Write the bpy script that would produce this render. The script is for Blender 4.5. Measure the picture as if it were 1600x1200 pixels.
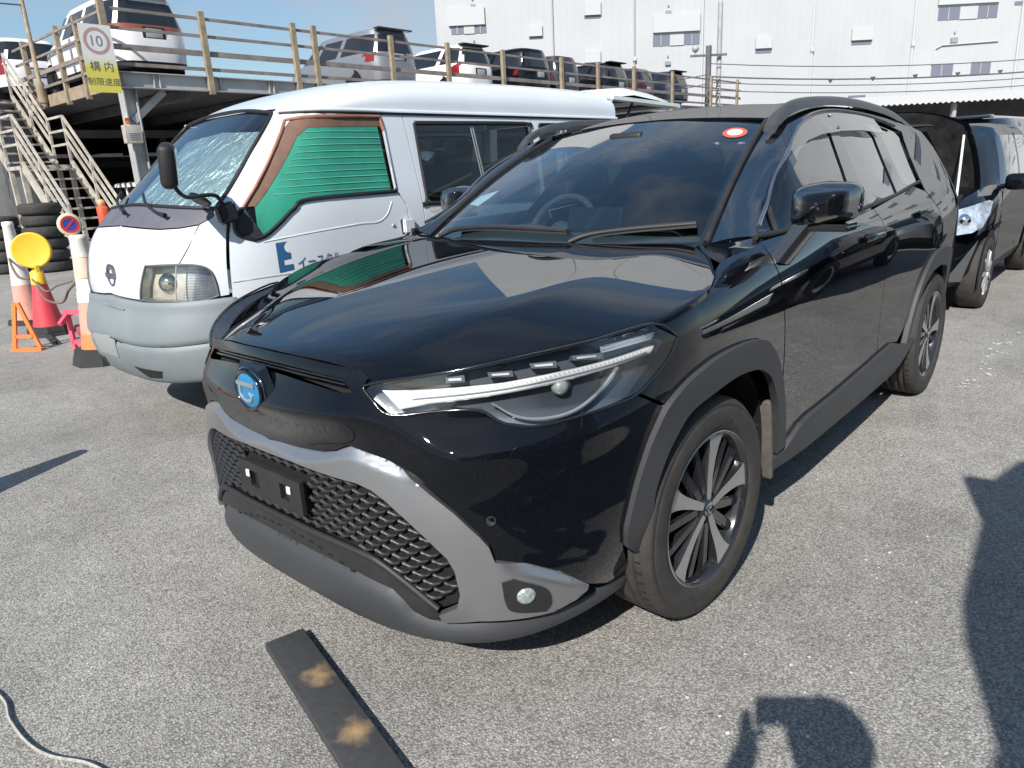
import bpy, bmesh, math, random
import numpy as np
from mathutils import Vector, Matrix, Euler
from mathutils.geometry import delaunay_2d_cdt
random.seed(7); rng = np.random.default_rng(7)
R = math.radians
for o in list(bpy.data.objects): bpy.data.objects.remove(o)
scene = bpy.context.scene
C = scene.collection
# ------------------------------------------------------------------ camera
cam_d = bpy.data.cameras.new('camera'); cam = bpy.data.objects.new('camera', cam_d); C.objects.link(cam)
CP, YAW, PITCH, ROLL = (1.82783, 1.75957, 1.33145), 3.87484, -0.28691, -0.05241
fwd = Vector((math.cos(YAW)*math.cos(PITCH), math.sin(YAW)*math.cos(PITCH), math.sin(PITCH)))
rgt = Vector((math.sin(YAW), -math.cos(YAW), 0)); upv = rgt.cross(fwd)
rr = math.cos(ROLL)*rgt+math.sin(ROLL)*upv; uu = -math.sin(ROLL)*rgt+math.cos(ROLL)*upv
cam.matrix_world = Matrix(((rr.x, uu.x, -fwd.x, CP[0]), (rr.y, uu.y, -fwd.y, CP[1]), (rr.z, uu.z, -fwd.z, CP[2]), (0, 0, 0, 1)))
cam_d.sensor_width = 36; cam_d.lens = 36*1130/1600; cam_d.clip_start = .02; cam_d.clip_end = 3000
scene.camera = cam
# ------------------------------------------------------------------ sky, sun, exposure
SUN_EL, SUN_TRAVEL = R(39.0), Vector((-.944, -.330, 0)).normalized()
sun_dir = Vector((-SUN_TRAVEL.x*math.cos(SUN_EL), -SUN_TRAVEL.y*math.cos(SUN_EL), math.sin(SUN_EL)))   # towards the sun
world = bpy.data.worlds.new('World'); scene.world = world; world.use_nodes = True
wt = world.node_tree; wt.nodes.clear()
def wn(t, **k):
    n = wt.nodes.new(t)
    for a, b in k.items(): setattr(n, a, b)
    return n
out = wn('ShaderNodeOutputWorld'); bg = wn('ShaderNodeBackground'); sky = wn('ShaderNodeTexSky')
sky.sky_type = 'NISHITA'; sky.sun_disc = False; sky.sun_elevation = SUN_EL
sky.sun_rotation = math.atan2(sun_dir.x, sun_dir.y); sky.air_density = 1.2; sky.dust_density = .6; sky.ozone_density = 1.5
tc = wn('ShaderNodeTexCoord'); mp = wn('ShaderNodeMapping'); mp.inputs['Scale'].default_value = (1.0, 1.0, 2.2)
nz = wn('ShaderNodeTexNoise'); nz.inputs['Scale'].default_value = 2.6; nz.inputs['Detail'].default_value = 7; nz.inputs['Roughness'].default_value = .58; nz.inputs['Distortion'].default_value = .5
rp = wn('ShaderNodeValToRGB'); rp.color_ramp.elements[0].position = .46; rp.color_ramp.elements[1].position = .70
hs = wn('ShaderNodeHueSaturation'); hs.inputs['Saturation'].default_value = 1.12
mx = wn('ShaderNodeMix', data_type='RGBA'); mx.inputs['B'].default_value = (5.2, 5.6, 6.2, 1)
cl = wn('ShaderNodeMath', operation='MULTIPLY'); cl.inputs[1].default_value = .72
wt.links.new(tc.outputs['Generated'], mp.inputs[0]); wt.links.new(mp.outputs[0], nz.inputs[0]); wt.links.new(nz.outputs[0], rp.inputs[0])
wt.links.new(rp.outputs[0], cl.inputs[0]); wt.links.new(cl.outputs[0], mx.inputs[0]); wt.links.new(sky.outputs[0], hs.inputs['Color']); ab = wn('ShaderNodeMix', data_type='RGBA', blend_type='ADD'); ab.inputs[0].default_value = 1; ab.inputs['B'].default_value = (.60, 1.20, 1.95, 1); wt.links.new(hs.outputs[0], ab.inputs['A']); wt.links.new(ab.outputs['Result'], mx.inputs['A'])
wt.links.new(mx.outputs['Result'], bg.inputs[0]); wt.links.new(bg.outputs[0], out.inputs[0])
bg.inputs[1].default_value = .066
sd = bpy.data.lights.new('sun', 'SUN'); sd.energy = 4.6; sd.angle = R(.53); sd.color = (1, .955, .89)
so = bpy.data.objects.new('sun', sd); C.objects.link(so); so.location = (0, 0, 40)
so.rotation_euler = sun_dir.to_track_quat('Z', 'Y').to_euler()
scene.render.engine = 'CYCLES'
scene.view_settings.view_transform = 'Standard'; scene.view_settings.look = 'None'; scene.view_settings.exposure = .55; scene.view_settings.gamma = 1
scene.cycles.max_bounces = 8; scene.cycles.transparent_max_bounces = 16; scene.cycles.caustics_reflective = False; scene.cycles.caustics_refractive = False
# ------------------------------------------------------------------ materials
MATS = {}
def mat(name, col=(.5, .5, .5), rough=.5, metal=0., coat=0., coat_rough=.03, noise=None, bump=None, emit=None, spec=.5, sub=None):
    """Principled material; noise=(scale, amount[, detail]) varies value, bump=(scale, strength)"""
    if name in MATS: return MATS[name]
    m = bpy.data.materials.new(name); m.use_nodes = True; nt = m.node_tree; b = nt.nodes['Principled BSDF']
    b.inputs['Base Color'].default_value = (*col, 1); b.inputs['Roughness'].default_value = rough; b.inputs['Metallic'].default_value = metal
    b.inputs['Coat Weight'].default_value = coat; b.inputs['Coat Roughness'].default_value = coat_rough; b.inputs['Specular IOR Level'].default_value = spec
    if emit: b.inputs['Emission Color'].default_value = (*emit[0], 1); b.inputs['Emission Strength'].default_value = emit[1]
    if noise or bump:
        t = nt.nodes.new('ShaderNodeTexCoord')
    if noise:
        n = nt.nodes.new('ShaderNodeTexNoise'); n.inputs['Scale'].default_value = noise[0]; n.inputs['Detail'].default_value = noise[2] if len(noise) > 2 else 5
        n.inputs['Roughness'].default_value = .62
        nt.links.new(t.outputs['Object'], n.inputs['Vector'])
        r = nt.nodes.new('ShaderNodeMapRange'); r.inputs['From Min'].default_value = .3; r.inputs['From Max'].default_value = .7
        r.inputs['To Min'].default_value = 1-noise[1]; r.inputs['To Max'].default_value = 1+noise[1]
        nt.links.new(n.outputs[0], r.inputs[0])
        mu = nt.nodes.new('ShaderNodeMix'); mu.data_type = 'RGBA'; mu.blend_type = 'MULTIPLY'; mu.inputs[0].default_value = 1; mu.inputs['A'].default_value = (*col, 1)
        nt.links.new(r.outputs[0], mu.inputs['B']); nt.links.new(mu.outputs['Result'], b.inputs['Base Color'])
        rr_ = nt.nodes.new('ShaderNodeMapRange'); rr_.inputs['To Min'].default_value = rough*.88; rr_.inputs['To Max'].default_value = min(1, rough*1.15)
        nt.links.new(n.outputs[0], rr_.inputs[0]); nt.links.new(rr_.outputs[0], b.inputs['Roughness'])
    if bump:
        n2 = nt.nodes.new('ShaderNodeTexNoise'); n2.inputs['Scale'].default_value = bump[0]; n2.inputs['Detail'].default_value = 3
        nt.links.new(t.outputs['Object'], n2.inputs['Vector'])
        bp = nt.nodes.new('ShaderNodeBump'); bp.inputs['Strength'].default_value = bump[1]; bp.inputs['Distance'].default_value = .002
        nt.links.new(n2.outputs[0], bp.inputs['Height']); nt.links.new(bp.outputs[0], b.inputs['Normal'])
    MATS[name] = m; return m
def glass(name, tint=(.8, .85, .85), refl=1.0, rough=.0, boost=1.6):
    """thin glass: clear (tinted) straight through, fresnel reflection on top"""
    if name in MATS: return MATS[name]
    m = bpy.data.materials.new(name); m.use_nodes = True; nt = m.node_tree; nt.nodes.clear()
    o = nt.nodes.new('ShaderNodeOutputMaterial'); t = nt.nodes.new('ShaderNodeBsdfTransparent'); t.inputs[0].default_value = (*tint, 1)
    g = nt.nodes.new('ShaderNodeBsdfGlossy'); g.inputs['Roughness'].default_value = rough; g.inputs[0].default_value = (refl, refl, refl, 1)
    f = nt.nodes.new('ShaderNodeFresnel'); f.inputs[0].default_value = 1.5
    ml = nt.nodes.new('ShaderNodeMath'); ml.operation = 'MULTIPLY'; ml.inputs[1].default_value = boost; ml.use_clamp = True
    mi = nt.nodes.new('ShaderNodeMath'); mi.operation = 'MINIMUM'; mi.inputs[1].default_value = .55; x = nt.nodes.new('ShaderNodeMixShader'); nt.links.new(f.outputs[0], ml.inputs[0]); nt.links.new(ml.outputs[0], mi.inputs[0]); nt.links.new(mi.outputs[0], x.inputs[0]); nt.links.new(t.outputs[0], x.inputs[1]); nt.links.new(g.outputs[0], x.inputs[2]); nt.links.new(x.outputs[0], o.inputs[0])
    MATS[name] = m; return m
def car_paint(name, col, k=3.2, sub=.032):
    """solid colour under clear lacquer: fresnel-weighted mirror over a dull base, with a little dust"""
    m = bpy.data.materials.new(name); m.use_nodes = True; nt = m.node_tree; nt.nodes.clear(); N = nt.nodes.new; L = nt.links.new
    o = N('ShaderNodeOutputMaterial'); d = N('ShaderNodeBsdfDiffuse'); g = N('ShaderNodeBsdfGlossy'); g.inputs['Roughness'].default_value = .012; f = N('ShaderNodeFresnel'); f.inputs[0].default_value = 1.5
    s = N('ShaderNodeMath'); s.operation = 'SUBTRACT'; s.inputs[1].default_value = sub; u = N('ShaderNodeMath'); u.operation = 'MULTIPLY'; u.inputs[1].default_value = k; u.use_clamp = True; x = N('ShaderNodeMixShader')
    tc = N('ShaderNodeTexCoord'); nz = N('ShaderNodeTexNoise'); nz.inputs['Scale'].default_value = 900; nz.inputs['Detail'].default_value = 1; th = N('ShaderNodeMapRange'); th.inputs['From Min'].default_value = .66; th.inputs['From Max'].default_value = .78
    mc = N('ShaderNodeMix'); mc.data_type = 'RGBA'; mc.inputs['A'].default_value = (*col, 1); mc.inputs['B'].default_value = (.06, .06, .06, 1)
    L(tc.outputs['Object'], nz.inputs['Vector']); L(nz.outputs[0], th.inputs[0]); L(th.outputs[0], mc.inputs[0]); L(mc.outputs['Result'], d.inputs[0])
    L(f.outputs[0], s.inputs[0]); mi = N('ShaderNodeMath'); mi.operation = 'MINIMUM'; mi.inputs[1].default_value = .38; L(s.outputs[0], u.inputs[0]); L(u.outputs[0], mi.inputs[0]); L(mi.outputs[0], x.inputs[0]); L(d.outputs[0], x.inputs[1]); L(g.outputs[0], x.inputs[2]); L(x.outputs[0], o.inputs[0]); MATS[name] = m; return m
M_PAINT = car_paint('black_paint', (.0028, .0036, .0060))
M_GLOSSBLACK = mat('gloss_black_plastic', (.008, .008, .009), .12, 0, .6, .03)
M_CLAD = mat('grey_plastic_cladding', (.045, .047, .051), .52, noise=(9, .10), bump=(700, .25))
M_LIP = mat('lip_plastic', (.040, .043, .049), .50, noise=(6, .10), bump=(700, .2))
M_DARK = mat('dark_plastic', (.018, .018, .019), .55, noise=(14, .25))
M_VOID = mat('inner_black', (.004, .004, .004), .9)
M_MESH = mat('grille_plastic', (.026, .027, .029), .42, noise=(20, .2))
M_SILVER = mat('silver_trim', (.37, .375, .39), .33, .85, noise=(3, .06), bump=(900, .06))
M_CHROME = mat('chrome', (.82, .83, .84), .08, 1)
M_RUBBER = mat('tyre_rubber', (.036, .033, .031), .78, noise=(18, .28), bump=(300, .3))
M_ALU = mat('machined_alloy', (.40, .39, .385), .34, .5, .3)
M_WBLACK = mat('wheel_gloss_black', (.018, .018, .020), .15, .1, .8)
M_SCREEN = glass('windscreen_glass', (.60, .76, .80), boost=2.3)
M_SIDEGL = glass('side_glass', (.50, .60, .60))
M_PRIVGL = glass('privacy_glass', (.10, .12, .12))
M_LENS = glass('lamp_lens', (.95, .96, .97))
M_VISOR = glass('smoke_visor', (.42, .42, .44))
M_LAMPW = mat('lamp_white', (.80, .81, .80), .22, .15)
M_LAMPD = mat('lamp_bezel', (.105, .12, .14), .30, .35, .5)
M_LAMPG = mat('lamp_grey', (.48, .51, .54), .28, .5)
M_INT = mat('interior_fabric', (.045, .047, .052), .8, noise=(20, .2))
M_DASH = mat('dash_plastic', (.070, .075, .082), .6, bump=(400, .2))
M_WHITE = mat('white_paint', (.62, .655, .69), .30, 0, .5, .08, noise=(2.2, .035))
M_RED = mat('red_reflector', (.22, .008, .012), .25, 0, .6)
# ------------------------------------------------------------------ mesh helpers
def mesh_obj(name, V, F, m, parent=None, smooth=True, normals=None, mats=None, midx=None):
    me = bpy.data.meshes.new(name)
    me.from_pydata([tuple(map(float, v)) for v in V], [], [tuple(map(int, f)) for f in F])
    for mm in (mats or [m]): me.materials.append(mm)
    if midx is not None: me.polygons.foreach_set('material_index', list(map(int, midx)))
    if smooth: me.polygons.foreach_set('use_smooth', [True]*len(me.polygons))
    if normals is not None: me.normals_split_custom_set_from_vertices([tuple(map(float, n)) for n in normals])
    me.update(); o = bpy.data.objects.new(name, me); C.objects.link(o)
    if parent: o.parent = parent
    return o
def bm_obj(name, bm, m, parent=None, smooth=None, bevel=None, mats=None):
    me = bpy.data.meshes.new(name); bmesh.ops.recalc_face_normals(bm, faces=bm.faces)
    if smooth is not None:
        for f in bm.faces: f.smooth = True
        for e in bm.edges:
            if len(e.link_faces) == 2 and e.calc_face_angle(0) > R(smooth): e.smooth = False
    bm.to_mesh(me); bm.free()
    for mm in (mats or [m]): me.materials.append(mm)
    o = bpy.data.objects.new(name, me); C.objects.link(o)
    if parent: o.parent = parent
    return o
def tag(o, label, cat, group=None):
    o['label'] = label; o['category'] = cat
    if group: o['group'] = group
    return o
def struct(o): o['kind'] = 'structure'; return o
def thing(name, label, cat, loc=(0, 0, 0), rz=0, group=None):
    o = bpy.data.objects.new(name, None); C.objects.link(o); o.empty_display_size = .2
    o.location = loc; o.rotation_euler = (0, 0, rz); return tag(o, label, cat, group)
def copy_tree(o, parent=None):
    c = o.copy(); C.objects.link(c); c.parent = parent
    for ch in list(o.children): copy_tree(ch, c)
    return c
def box(bm, c, s, rot=None, mi=0):
    """box of size s centred at c; rot = Matrix 3x3"""
    vs = []
    for dx in (-.5, .5):
        for dy in (-.5, .5):
            for dz in (-.5, .5):
                v = Vector((dx*s[0], dy*s[1], dz*s[2]))
                if rot is not None: v = rot @ v
                vs.append(bm.verts.new(v+Vector(c)))
    for f in ((0, 1, 3, 2), (4, 6, 7, 5), (0, 4, 5, 1), (2, 3, 7, 6), (0, 2, 6, 4), (1, 5, 7, 3)):
        fc = bm.faces.new([vs[i] for i in f]); fc.material_index = mi
    return vs
def tube(bm, pts, r, n=8, cap=True, mi=0):
    """swept tube; r scalar or list"""
    pts = [Vector(p) for p in pts]; rs = r if hasattr(r, '__len__') else [r]*len(pts); rings = []
    prev = None
    for i, p in enumerate(pts):
        d = (pts[min(i+1, len(pts)-1)]-pts[max(i-1, 0)]).normalized()
        a = Vector((0, 0, 1)) if abs(d.z) < .9 else Vector((1, 0, 0))
        if prev is not None: a = prev
        x = (a-d*a.dot(d)).normalized(); y = d.cross(x); prev = x
        rings.append([bm.verts.new(p+rs[i]*(math.cos(2*math.pi*k/n)*x+math.sin(2*math.pi*k/n)*y)) for k in range(n)])
    for a, b in zip(rings, rings[1:]):
        for k in range(n): bm.faces.new([a[k], a[(k+1) % n], b[(k+1) % n], b[k]]).material_index = mi
    if cap: bm.faces.new(rings[0][::-1]).material_index = mi; bm.faces.new(rings[-1]).material_index = mi
def beam(bm, a, b, w, h, up=(0, 0, 1), mi=0):
    """rectangular bar from a to b, w across, h along up"""
    a = Vector(a); b = Vector(b); d = (b-a); L = d.length; d.normalize(); u = Vector(up)
    s = d.cross(u)
    if s.length < 1e-4: u = Vector((1, 0, 0)); s = d.cross(u)
    s.normalize(); u = s.cross(d)
    box(bm, (a+b)/2, (L, w, h), Matrix((d, s, u)).transposed(), mi)
def lathe(prof, n=48, axis='z'):
    """prof [(r,h)] -> V,F around axis"""
    V = []; F = []
    for i, (r, h) in enumerate(prof):
        for k in range(n):
            a = 2*math.pi*k/n; x, y = r*math.cos(a), r*math.sin(a)
            V.append((x, y, h) if axis == 'z' else (x, h, y))
    for i in range(len(prof)-1):
        for k in range(n):
            q = [i*n+k, i*n+(k+1) % n, (i+1)*n+(k+1) % n, (i+1)*n+k]
            F.append(q if axis == 'z' else q[::-1])
    return V, F
def crom(P, n=6, closed=False, corner=55):
    """Catmull-Rom through P, keeping corners sharper than `corner` degrees"""
    P = np.asarray(P, float); N = len(P); out = []
    def cor(i):
        if not closed and i in (0, N-1): return True
        a = P[i]-P[i-1]; b = P[(i+1) % N]-P[i]
        return math.degrees(math.acos(np.clip(a@b/(np.linalg.norm(a)*np.linalg.norm(b)+1e-12), -1, 1))) > corner
    cs = [cor(i) for i in range(N)]
    for i in range(N if closed else N-1):
        p1, p2 = P[i], P[(i+1) % N]
        p0 = P[i-1] if not cs[i] else p1-(p2-p1)
        p3 = P[(i+2) % N] if not cs[(i+1) % N] else p2+(p2-p1)
        for k in range(n):
            t = k/n
            out.append(.5*(2*p1+(p2-p0)*t+(2*p0-5*p1+4*p2-p3)*t*t+(3*p1-p0-3*p2+p3)*t**3))
    if not closed: out.append(P[-1])
    return np.array(out)
def inside(poly, pts):
    x, y = pts[:, 0][:, None], pts[:, 1][:, None]; a = poly; b = np.roll(poly, -1, 0)
    c = ((a[:, 1] > y) != (b[:, 1] > y)) & (x < (b[:, 0]-a[:, 0])*(y-a[:, 1])/(b[:, 1]-a[:, 1]+1e-15)+a[:, 0])
    return c.sum(1) % 2 == 1
def resample(poly, step):
    out = []
    for a, b in zip(poly, np.roll(poly, -1, 0)):
        L = np.linalg.norm(b-a); n = max(1, int(math.ceil(L/step)))
        for k in range(n): out.append(a+(b-a)*k/n)
    return np.array(out)
def edist(poly, pts):
    a = poly; b = np.roll(poly, -1, 0); d = b-a; L = (d**2).sum(1)+1e-15
    w = pts[:, None, :]-a[None]; t = np.clip((w*d[None]).sum(2)/L, 0, 1)
    return np.sqrt(((w-t[..., None]*d[None])**2).sum(2)).min(1)
def inset(poly, d):
    """shift a closed polygon inwards by d (miter, capped)"""
    A = np.asarray(poly, float); area = .5*np.sum(A[:, 0]*np.roll(A[:, 1], -1)-np.roll(A[:, 0], -1)*A[:, 1]); sg = 1 if area > 0 else -1
    a = A-np.roll(A, 1, 0); b = np.roll(A, -1, 0)-A
    na = np.stack([-a[:, 1], a[:, 0]], 1)*sg; nb = np.stack([-b[:, 1], b[:, 0]], 1)*sg
    na /= np.linalg.norm(na, axis=1, keepdims=True)+1e-12; nb /= np.linalg.norm(nb, axis=1, keepdims=True)+1e-12
    m = na+nb; L = (m*m).sum(1, keepdims=True); m = np.where(L > .3, 2*m/np.maximum(L, 1e-9), na)
    return A+m*d
def fnormals(fn, u, v, e=1e-3):
    a = fn(u+e, v)-fn(u-e, v); b = fn(u, v+e)-fn(u, v-e); n = np.cross(a, b); return n/(np.linalg.norm(n, axis=-1, keepdims=True)+1e-12)
def panel(name, fn, outline, m, parent, th=.006, step=.03, off=0., metric=None, holes=(), centre=(-1.2, 0, .55), lift=None, smooth_outline=False, crown=0., crown_w=.02):
    """trimmed sheet on surface fn(u,v): outline in (u,v); metric maps uv->metres for meshing (invertible pair).
    crown: edges roll down by this much over crown_w."""
    f, g = metric or ((lambda p: p), (lambda p: p))
    def prep(o):
        o = np.asarray(o, float)
        if smooth_outline: o = crom(o, 5, True)
        return resample(f(o), step*.7)
    poly = prep(outline); hp = [prep(h) for h in holes]; rings = []
    if crown > 0:    # inner rings follow the border so that the rolled edge stays clean
        for fr_ in (.30, .65, 1.0):
            q = inset(poly, crown_w*fr_); rings.append(q[inside(poly, q) & (edist(poly, q) > crown_w*fr_*.9)])
    lo, hi = poly.min(0), poly.max(0)
    gx, gy = np.meshgrid(np.arange(lo[0], hi[0]+step, step), np.arange(lo[1], hi[1]+step, step*.866))
    gx = gx+(np.arange(gx.shape[0]) % 2)[:, None]*step*.5
    pts = np.stack([gx.ravel(), gy.ravel()], 1)
    keep = inside(poly, pts) & (edist(poly, pts) > step*.45+(crown_w if crown > 0 else 0))
    for h in hp: keep &= ~inside(h, pts) & (edist(h, pts) > step*.45)
    pts = np.concatenate([pts[keep]]+rings)
    loops = [poly]+hp; allp = np.concatenate(loops+[pts]); edges = []; k = 0; ring = []
    for L in loops:
        n = len(L); edges += [(k+i, k+(i+1) % n) for i in range(n)]; ring.append((k, n)); k += n
    vs, es, fs, ov, _, _ = delaunay_2d_cdt([Vector(p) for p in allp], edges, [], 0, 1e-6)
    P2 = np.array([(v.x, v.y) for v in vs]); T = np.array([list(t) for t in fs])
    cen = P2[T].mean(1); k2 = inside(poly, cen)
    for h in hp: k2 &= ~inside(h, cen)
    T = T[k2]
    UV = g(P2); P = fn(UV[:, 0], UV[:, 1]); N = fnormals(fn, UV[:, 0], UV[:, 1])
    ref = P-np.asarray(centre); flip = (N*ref).sum() < 0
    if flip: N = -N
    o_ = np.full(len(P), off)
    if crown > 0:
        d = edist(poly, P2)
        for h in hp: d = np.minimum(d, edist(h, P2))
        o_ = o_-crown*np.clip(1-d/crown_w, 0, 1)**2
    if lift is not None: o_ = o_+lift(UV)
    P = P+N*o_[:, None]
    # orient faces
    fnrm = np.cross(P[T[:, 1]]-P[T[:, 0]], P[T[:, 2]]-P[T[:, 0]]); bad = (fnrm*N[T].mean(1)).sum(1) < 0
    T[bad] = T[bad][:, ::-1]
    # boundary edges -> rim
    from collections import Counter
    cnt = Counter(); dire = {}
    for t in T:
        for a, b in ((t[0], t[1]), (t[1], t[2]), (t[2], t[0])):
            kk = (min(a, b), max(a, b)); cnt[kk] += 1; dire[kk] = (a, b)
    V = list(P); NN = list(N); F = [tuple(t) for t in T]
    custom = crown == 0 and lift is None
    if th > 0:
        B = P-N*th; base = {}
        for kk, c in cnt.items():
            if c == 1:
                a, b = dire[kk]; e = P[b]-P[a]; side = np.cross(e, (N[a]+N[b])/2); side /= np.linalg.norm(side)+1e-12
                i0 = len(V); V += [P[a], P[b], B[b], B[a]]; NN += [side]*4; F.append((i0+1, i0, i0+3, i0+2))
    o = mesh_obj(name, V, F, m, parent, True, NN if custom else None)
    if not custom:
        me = o.data
    return o
MW = (lambda p: np.stack([np.where(np.abs(p[:, 0]) < 1, 1.25*p[:, 0], np.sign(p[:, 0])*(1.25+np.abs(p[:, 0])-1)), p[:, 1]], 1),
      lambda p: np.stack([np.where(np.abs(p[:, 0]) < 1.25, p[:, 0]/1.25, np.sign(p[:, 0])*(1+np.abs(p[:, 0])-1.25)), p[:, 1]], 1))
def ribbon(name, pts, w, h, m, parent, up=None, smooth=30):
    bm = bmesh.new(); tube(bm, pts, w, 6); return bm_obj(name, bm, m, parent, smooth)
# ---------- smooth surface functions of the black crossover (x forward, y to its left, z up) ----------
def cspline(xs, ys):
    """natural cubic spline -> vectorised callable (linear beyond the ends)"""
    xs = np.asarray(xs, float); ys = np.asarray(ys, float); n = len(xs)
    h = np.diff(xs); A = np.zeros((n, n)); r = np.zeros(n); A[0, 0] = A[-1, -1] = 1
    for i in range(1, n-1):
        A[i, i-1] = h[i-1]; A[i, i] = 2*(h[i-1]+h[i]); A[i, i+1] = h[i]
        r[i] = 3*((ys[i+1]-ys[i])/h[i]-(ys[i]-ys[i-1])/h[i-1])
    c = np.linalg.solve(A, r); b = np.diff(ys)/h-h*(2*c[:-1]+c[1:])/3; d = np.diff(c)/(3*h)
    se = b[-1]+2*c[-2]*h[-1]+3*d[-1]*h[-1]**2
    def f(x):
        x = np.asarray(x, float); i = np.clip(np.searchsorted(xs, x)-1, 0, n-2)
        t = np.clip(x, xs[0], xs[-1])-xs[i]
        return ys[i]+t*(b[i]+t*(c[i]+t*d[i]))+np.minimum(x-xs[0], 0)*b[0]+np.maximum(x-xs[-1], 0)*se
    return f
def sstep(a, b, x):
    t = np.clip((x-a)/(b-a), 0, 1); return t*t*(3-2*t)
XC = 0.10
sXF = cspline([.14, .20, .28, .38, .50, .62, .70, .78, .85, .90, .95, 1.02], [.82, .85, .873, .878, .884, .884, .882, .888, .890, .880, .845, .76])
sNF = cspline([.14, .20, .28, .40, .55, .70, .80, .95, 1.05], [3.7, 3.6, 3.3, 3.0, 2.75, 2.40, 2.15, 2.05, 2.05])
sRG = cspline([0, .15, .28, .36, .45, .55, .65, .75, .85], [.772, .776, .782, .762, .705, .705, .72, .75, .775])   # ridge height under the lamps
sBF = cspline([.14, .20, .28, .38, .50, .62, .75, .85, .92, .97, 1.01, 1.04, 1.06], [.74, .775, .815, .85, .872, .882, .892, .897, .89, .868, .83, .785, .745])   # fender profile
sBD = cspline([.14, .20, .28, .36, .48, .60, .72, .84, .94, 1.02, 1.10, 1.2, 1.3, 1.4, 1.48, 1.55], [.74, .80, .858, .878, .886, .890, .894, .898, .898, .888, .858, .800, .738, .678, .628, .575])      # door + greenhouse
sTP = cspline([-3.75, -3.5, -3.2, -2.8, -2.3, -1.6, -.8, 0, .4], [.80, .88, .935, .965, .985, 1.0, 1.0, .995, .985])
def wall0(s, z):
    """s 0..1 polar sweep from nose centre to the left side, s>1: x = XC-(s-1)"""
    s = np.asarray(s, float); z = np.asarray(z, float)
    fr = s < 1
    ph = np.clip(s, 0, 1)*np.pi/2
    a = sXF(z)-XC; n = sNF(z)
    x1 = XC-(np.maximum(s, 1)-1)
    wd = sstep(-.10, -.90, x1)
    b0 = sBF(z-.05*sstep(.42, -.45, np.where(fr, XC+.75*(1-np.clip(s, 0, 1)), x1))*sstep(.80, .98, z))
    b = b0*(1-wd)+sBD(z)*wd
    c, q = np.cos(ph), np.sin(ph)
    r = ((np.abs(c)/a)**n+(np.abs(q)/b0)**n)**(-1/n)
    zr_ = sRG(np.clip(s, 0, .85)); t = np.sqrt((z-zr_)**2+.009**2)-.009
    hw = np.where(z > zr_, .088, .115); sh = np.clip(1-t/hw, 0, 1); sh = sh*sh*(1.6-.6*sh)
    r = r+np.where(fr, (.038-.014*sstep(.24, .36, s)+.008*sstep(.38, .48, s))*sstep(.98, .70, s)*sh, 0)
    X = np.where(fr, XC+r*c, x1)
    tp0 = sTP(XC)
    Y = np.where(fr, r*q*(tp0+(1-tp0)*0), b*sTP(x1))
    # haunches over the wheels
    for xw, amp, wx in ((-.02, .012, .50), (-2.66, .024, .55)):
        Y = Y+amp*np.exp(-((X-xw)/wx)**2)*np.exp(-((z-.80)/.20)**2)*(s > .45)*sstep(.45, .75, s)
    return np.stack([X, Y, z+0*X], -1)
def wall(s, z):
    """both sides: negative s is the right-hand side"""
    s = np.asarray(s, float); P = wall0(np.abs(s), z); P[..., 1] = P[..., 1]*np.where(s < 0, -1.0, 1.0); return P
sHC = cspline([-.60, -.35, 0, .35, .60, .78, .86, .90], [1.092, 1.085, 1.060, 1.016, .970, .926, .898, .874])
sHE = cspline([-.50, -.2, 0, .25, .5, .8, .9], [1.062, 1.045, 1.022, .978, .928, .858, .835])
sHY = cspline([-.6, -.45, -.17, .05, .4, .66, .81, .92], [.625, .615, .585, .545, .487, .395, .338, .30])
def hood(x, y):
    x = np.asarray(x, float); y = np.asarray(y, float); ay = np.abs(y)
    xx = x+.60*ay**2*sstep(.05, .80, x)
    yc = sHY(x); zc = sHC(xx); zr = zc-.008
    inner = zc-.008*(ay/yc)**2
    sl = (sHE(x)-sHC(x)+.008)/(.8-yc); d = ay-yc
    outer = zr+sl*d+.20*d*(np.maximum(d, 0)-(.8-yc))
    k = .0035
    z = (inner+outer)/2-np.sqrt(((inner-outer)/2)**2+k*k)+k*.5
    return np.stack([x, y, z], -1)
sWB = cspline([0, .25, .45, .66, .72], [-.262, -.280, -.315, -.368, -.388])   # windscreen base x(y)
WS0, WS1 = .66, .535
def wscreen(y, t):
    """t 0 at the base, 1 at the roof edge; y measured at the base"""
    y = np.asarray(y, float); t = np.asarray(t, float); ay = np.abs(y)
    yy = y*((1-t)+t*WS1/WS0)
    xb = sWB(ay); zb = 1.076-.006*(ay/.66)**2
    xt = -1.045-.055*(ay/.66)**2; zt = 1.500-.038*(ay/.66)**2
    bow = .030*np.sin(np.pi*t)
    x = xb+(xt-xb)*t; z = zb+(zt-zb)*t+bow
    return np.stack([x+0*yy, yy, z], -1)
sRZ = cspline([-3.35, -3.0, -2.4, -1.8, -1.4, -1.03], [1.45, 1.515, 1.565, 1.578, 1.563, 1.502])
def roof(x, y):
    x = np.asarray(x, float); y = np.asarray(y, float)
    return np.stack([x, y, sRZ(x)-.045*(np.abs(y)/.575)**2.2], -1)

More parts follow.
